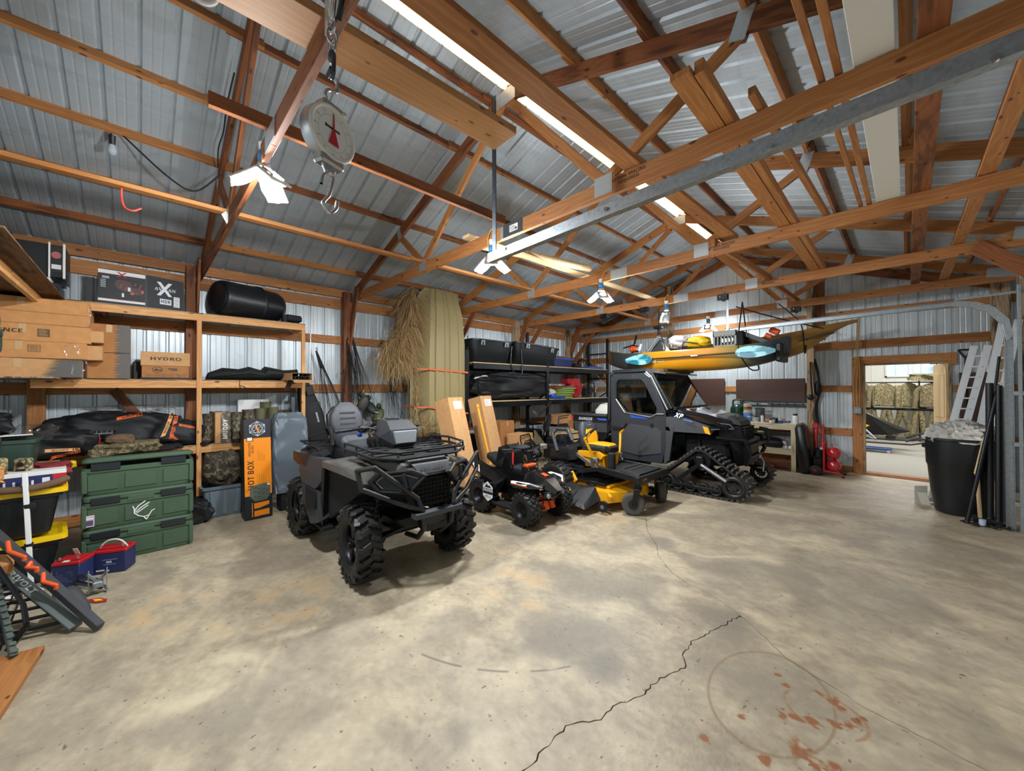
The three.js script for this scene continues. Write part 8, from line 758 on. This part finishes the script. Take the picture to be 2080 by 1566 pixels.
  const jk = thing('trailer_jack', 'grey folding stand with crossed plates and two square tubes, on the floor before the batteries', 'stand', [-4.8, 0, .25], 0); parts('tube', [[-.3, .08, .16], [-.3, .03, .18]].map(p => bar(p, [.06, p[1] + .01, -.02], .025, .025)), M.steelDark, jk); parts('plate', [-1, 1].map(s => hull([[.06, 0, s * .05], [.1, 0, s * .05], [.05, .2, s * .05], [.12, .2, s * .05], [.08, .08, s * .05], [.06, 0, s * .055], [.12, .2, s * .055], [.05, .2, s * .055]])), M.galvMatt, jk); part('cross', [bar([.08, .02, -.06], [.08, .18, .06], .02, .01), bar([.08, .18, -.06], [.08, .02, .06], .02, .01), b(.04, .12, .06, .11, -.03, .03, .008)], M.galvMatt, jk); const yr = thing('warning_tag', 'yellow and red leaf-shaped tag lying before the folding stand', 'tag', [-4.56, .006, .24], 40); part('tag', mv(ext([[-.09, 0], [-.02, .03], [.06, .02], [.09, -.01], [.03, -.035], [-.05, -.03]], .006), 0, 0, 0, -90, 0, 0), M.redGloss, yr); part('centre', mv(ext([[-.05, 0], [.0, .016], [.05, .0], [0, -.02]], .007), 0, .001, 0, -90), M.yellowBright, yr);
  // tree stands leaning
  const ts = thing('tree_stand', 'grey-framed tree stand with a lettered rail and orange straps, leaning at the left edge', 'tree stand', [-4.15, 0, .42], 0); const q0 = [.05, .03, -.1], q1 = [-.66, .5, .42];
  const off = (p, x, y, z) => [p[0] + x, p[1] + y, p[2] + z]; part('rail', bar(q0, q1, .07, .035, [0, 0, 1]), std(0x6c7674, .45, .3), ts); part('rail', bar(off(q0, .12, .0, -.12), off(q1, .06, .14, -.06), .05, .05), M.plGrey, ts); part('rail', bar(off(q0, -.1, 0, .3), off(q1, -.1, .0, .3), .05, .05), M.blackMetal, ts); parts('rung', [...Array(9)].map((_, i) => { const t = .08 + i * .1, p = V(...q0).lerp(V(...q1), t); return bar([p.x, p.y, p.z], [p.x - .08, p.y - .01, p.z + .3], .015, .03); }), M.blackMetal, ts); parts('orange_strap', [[.36, .48], [.54, .6], [.66, .82]].map(([t, e]) => { const A = V(...off(q0, .12, .035, -.1)), B2 = V(...off(q1, .06, .175, -.04)); const p = A.clone().lerp(B2, t), q = A.clone().lerp(B2, e); return merge(pipe([[p.x, p.y - .01, p.z], [p.x, p.y + .02, p.z], [(p.x + q.x) / 2, (p.y + q.y) / 2 + .015, p.z * .5 + q.z * .5 + .03], [q.x, q.y + .02, q.z], [q.x, q.y - .01, q.z]], .013)); }), M.orange, ts); part('foot_pad', mv(lump(.02, .15, .08, { e: .6, amp: .02 }), -.17, .12, -.06, 0, 25, 52), M.plGrey, ts);
  const lt = part('lettering', plate(.3, .05), printMat(300, 50, txt('RIVOLT', 'bold 44px sans-serif', '#d8dcd8')), ts, 'pale lettering on the rail'); { const m = basis(q0, q1, [0, 0, 1])[0]; const g = lt.geometry; g.rotateZ(Math.PI); g.translate(.06, 0, .019); g.applyMatrix4(m); }
  const t2 = thing('climber_stand', 'second black climbing stand lying under the lettered stand, with a toothed grey bar', 'tree stand', [-3.95, 0, .62]); part('toothed_bar', [bar([.06, .03, -.06], [-.6, .34, .12], .06, .03), ...[...Array(12)].map((_, i) => mv(box(.025, .025, .03, .004), .05 - i * .054, .07 + i * .026, -.06 + i * .015, 0, 0, 45))], std(0x59625c, .5, .2), t2); part('frame', [...pipe([[0, .2, -.1], [-.2, .26, -.06], [-.7, .5, .16]], .014), ...pipe([[-.05, .03, .1], [-.2, .2, .05], [-.3, .34, .2], [-.1, .1, .3], [-.05, .03, .1]], .014), bar([-.02, .18, -.1], [-.06, .04, -.02], .03, .03)], M.blackMetal, t2);
  part('mesh', strandsNet(), M.cordBlack, t2);
  solo('orange_pouch', [mv(lump(.05, .06, .06, { s: 151 }), -4.68, .42, .74), mv(box(.14, .09, .12, .01), -4.6, .42, .74, 10, 20, -20)], M.cardHot, 'tan carton corner and pouch on the tree stand at the left edge', 'carton'); solo('floor_board', mv(box(1.9, .04, .24, .004), -3.0, .02, .66, 0, -6, 0), M.wood[1], 'loose orange-brown board lying on the floor at the bottom left corner', 'board');
  // things stacked on the near shelf
  const gb = thing('green_bin', 'dark green bin with papers on the near shelf at the left edge', 'bin', [-5.78, .98, .95]); const rg = (y, k) => rrect(.4 * k, .5 * k, .04, 3).map(p => [p[0], y, p[1]]); part('tub', loft([rg(0, .85), rg(.02, .9), rg(.24, 1), rg(.24, 1.06), rg(.27, 1.06), rg(.27, .95), rg(.04, .82)]), M.greenDark, gb); [['white printed manual lying on the green bin', -.02, .29, -.05, M.paper, [.26, .012, .3]], ['folded tan papers under the white manual', .02, .275, .1, M.fabBrown, [.26, .02, .34]], ['black packaged tool on the papers in the green bin', -.1, .3, .2, M.black, [.08, .03, .24]]].forEach(([l, x, y, z, m, s], i) => solo('papers', mv(box(s[0], s[1], s[2], .002), -5.78 + x, .98 + y, .95 + z, 0, 15 + i * 20, 8), m, l, 'papers')); solo('clear_pack', mv(lump(.1, .07, .14, { s: 155, amp: .3 }), -5.86, 1.3, .72), M.clearFilm, 'clear plastic pack beside the white manual', 'pack'); solo('dark_jacket', mv(lump(.24, .14, .3, { s: 157, amp: .2, flat: .8 }), -6.35, 1.36, 1.2), M.sack, 'black jacket heaped at the back of the near shelf', 'jacket');
  const cam = (lb, p) => { const c = thing('trail_camera', lb, 'camera', p, 70, 'camouflage trail cameras hanging at the left edge'); part('body', b(-.05, .05, 0, .15, -.035, .035, .012), M.camoDuck, c); part('lens', mv(cyl(.02, .02, .012), .0, .1, .038, 90), M.black, c); part('panel', b(-.03, .03, .02, .06, .034, .038, .004), M.black, c); }; cam('nearer camouflage trail camera at the left edge, below the papers', [-5.32, .98, .86]); cam('second camouflage trail camera, behind the nearer one', [-5.45, .95, .74]); solo('silver_tubes', [rod([-5.4, 1.04, .93], [-5.42, 1.34, .9], .018), rod([-5.36, 1.04, .88], [-5.38, 1.3, .86], .016)], M.steelDark, 'two dark steel tubes standing by the trail cameras', 'tube'); const qb = solo('green_hanger', [tube([[-5.5, 2.5, .93], [-5.42, 2.3, .88], [-5.46, 2.1, .92], [-5.5, 2.0, .95]], .016), tube([[-5.5, 2.2, .93], [-5.4, 2.16, .86], [-5.38, 2.22, .85]], .008), mv(lump(.06, .12, .08, { s: 161 }), -5.5, 2.12, .95)], M.greenDark, 'green and black compound bow part hanging on the shelf upright at the left edge', 'bow'); solo('kraft_bag', mv(lump(.14, .1, .16, { s: 163, amp: .3, crease: 20 }), -5.34, 1.0, .96), M.cardHot, 'torn brown paper bag on the upper yellow lid', 'paper bag');
}
function strandsNet() { const o = []; for (let i = 0; i < 9; i++) { o.push(rod([-.9 + i * .1, .05 + (i % 2) * .02, .05], [-.85 + i * .1, .25, .4], .006, .006, 5)); o.push(rod([-.95, .08 + i * .02, .05 + i * .04], [-.1, .04 + i * .02, .02 + i * .04], .006, .006, 5)); } return o; }
renderer.render(scene, camera);
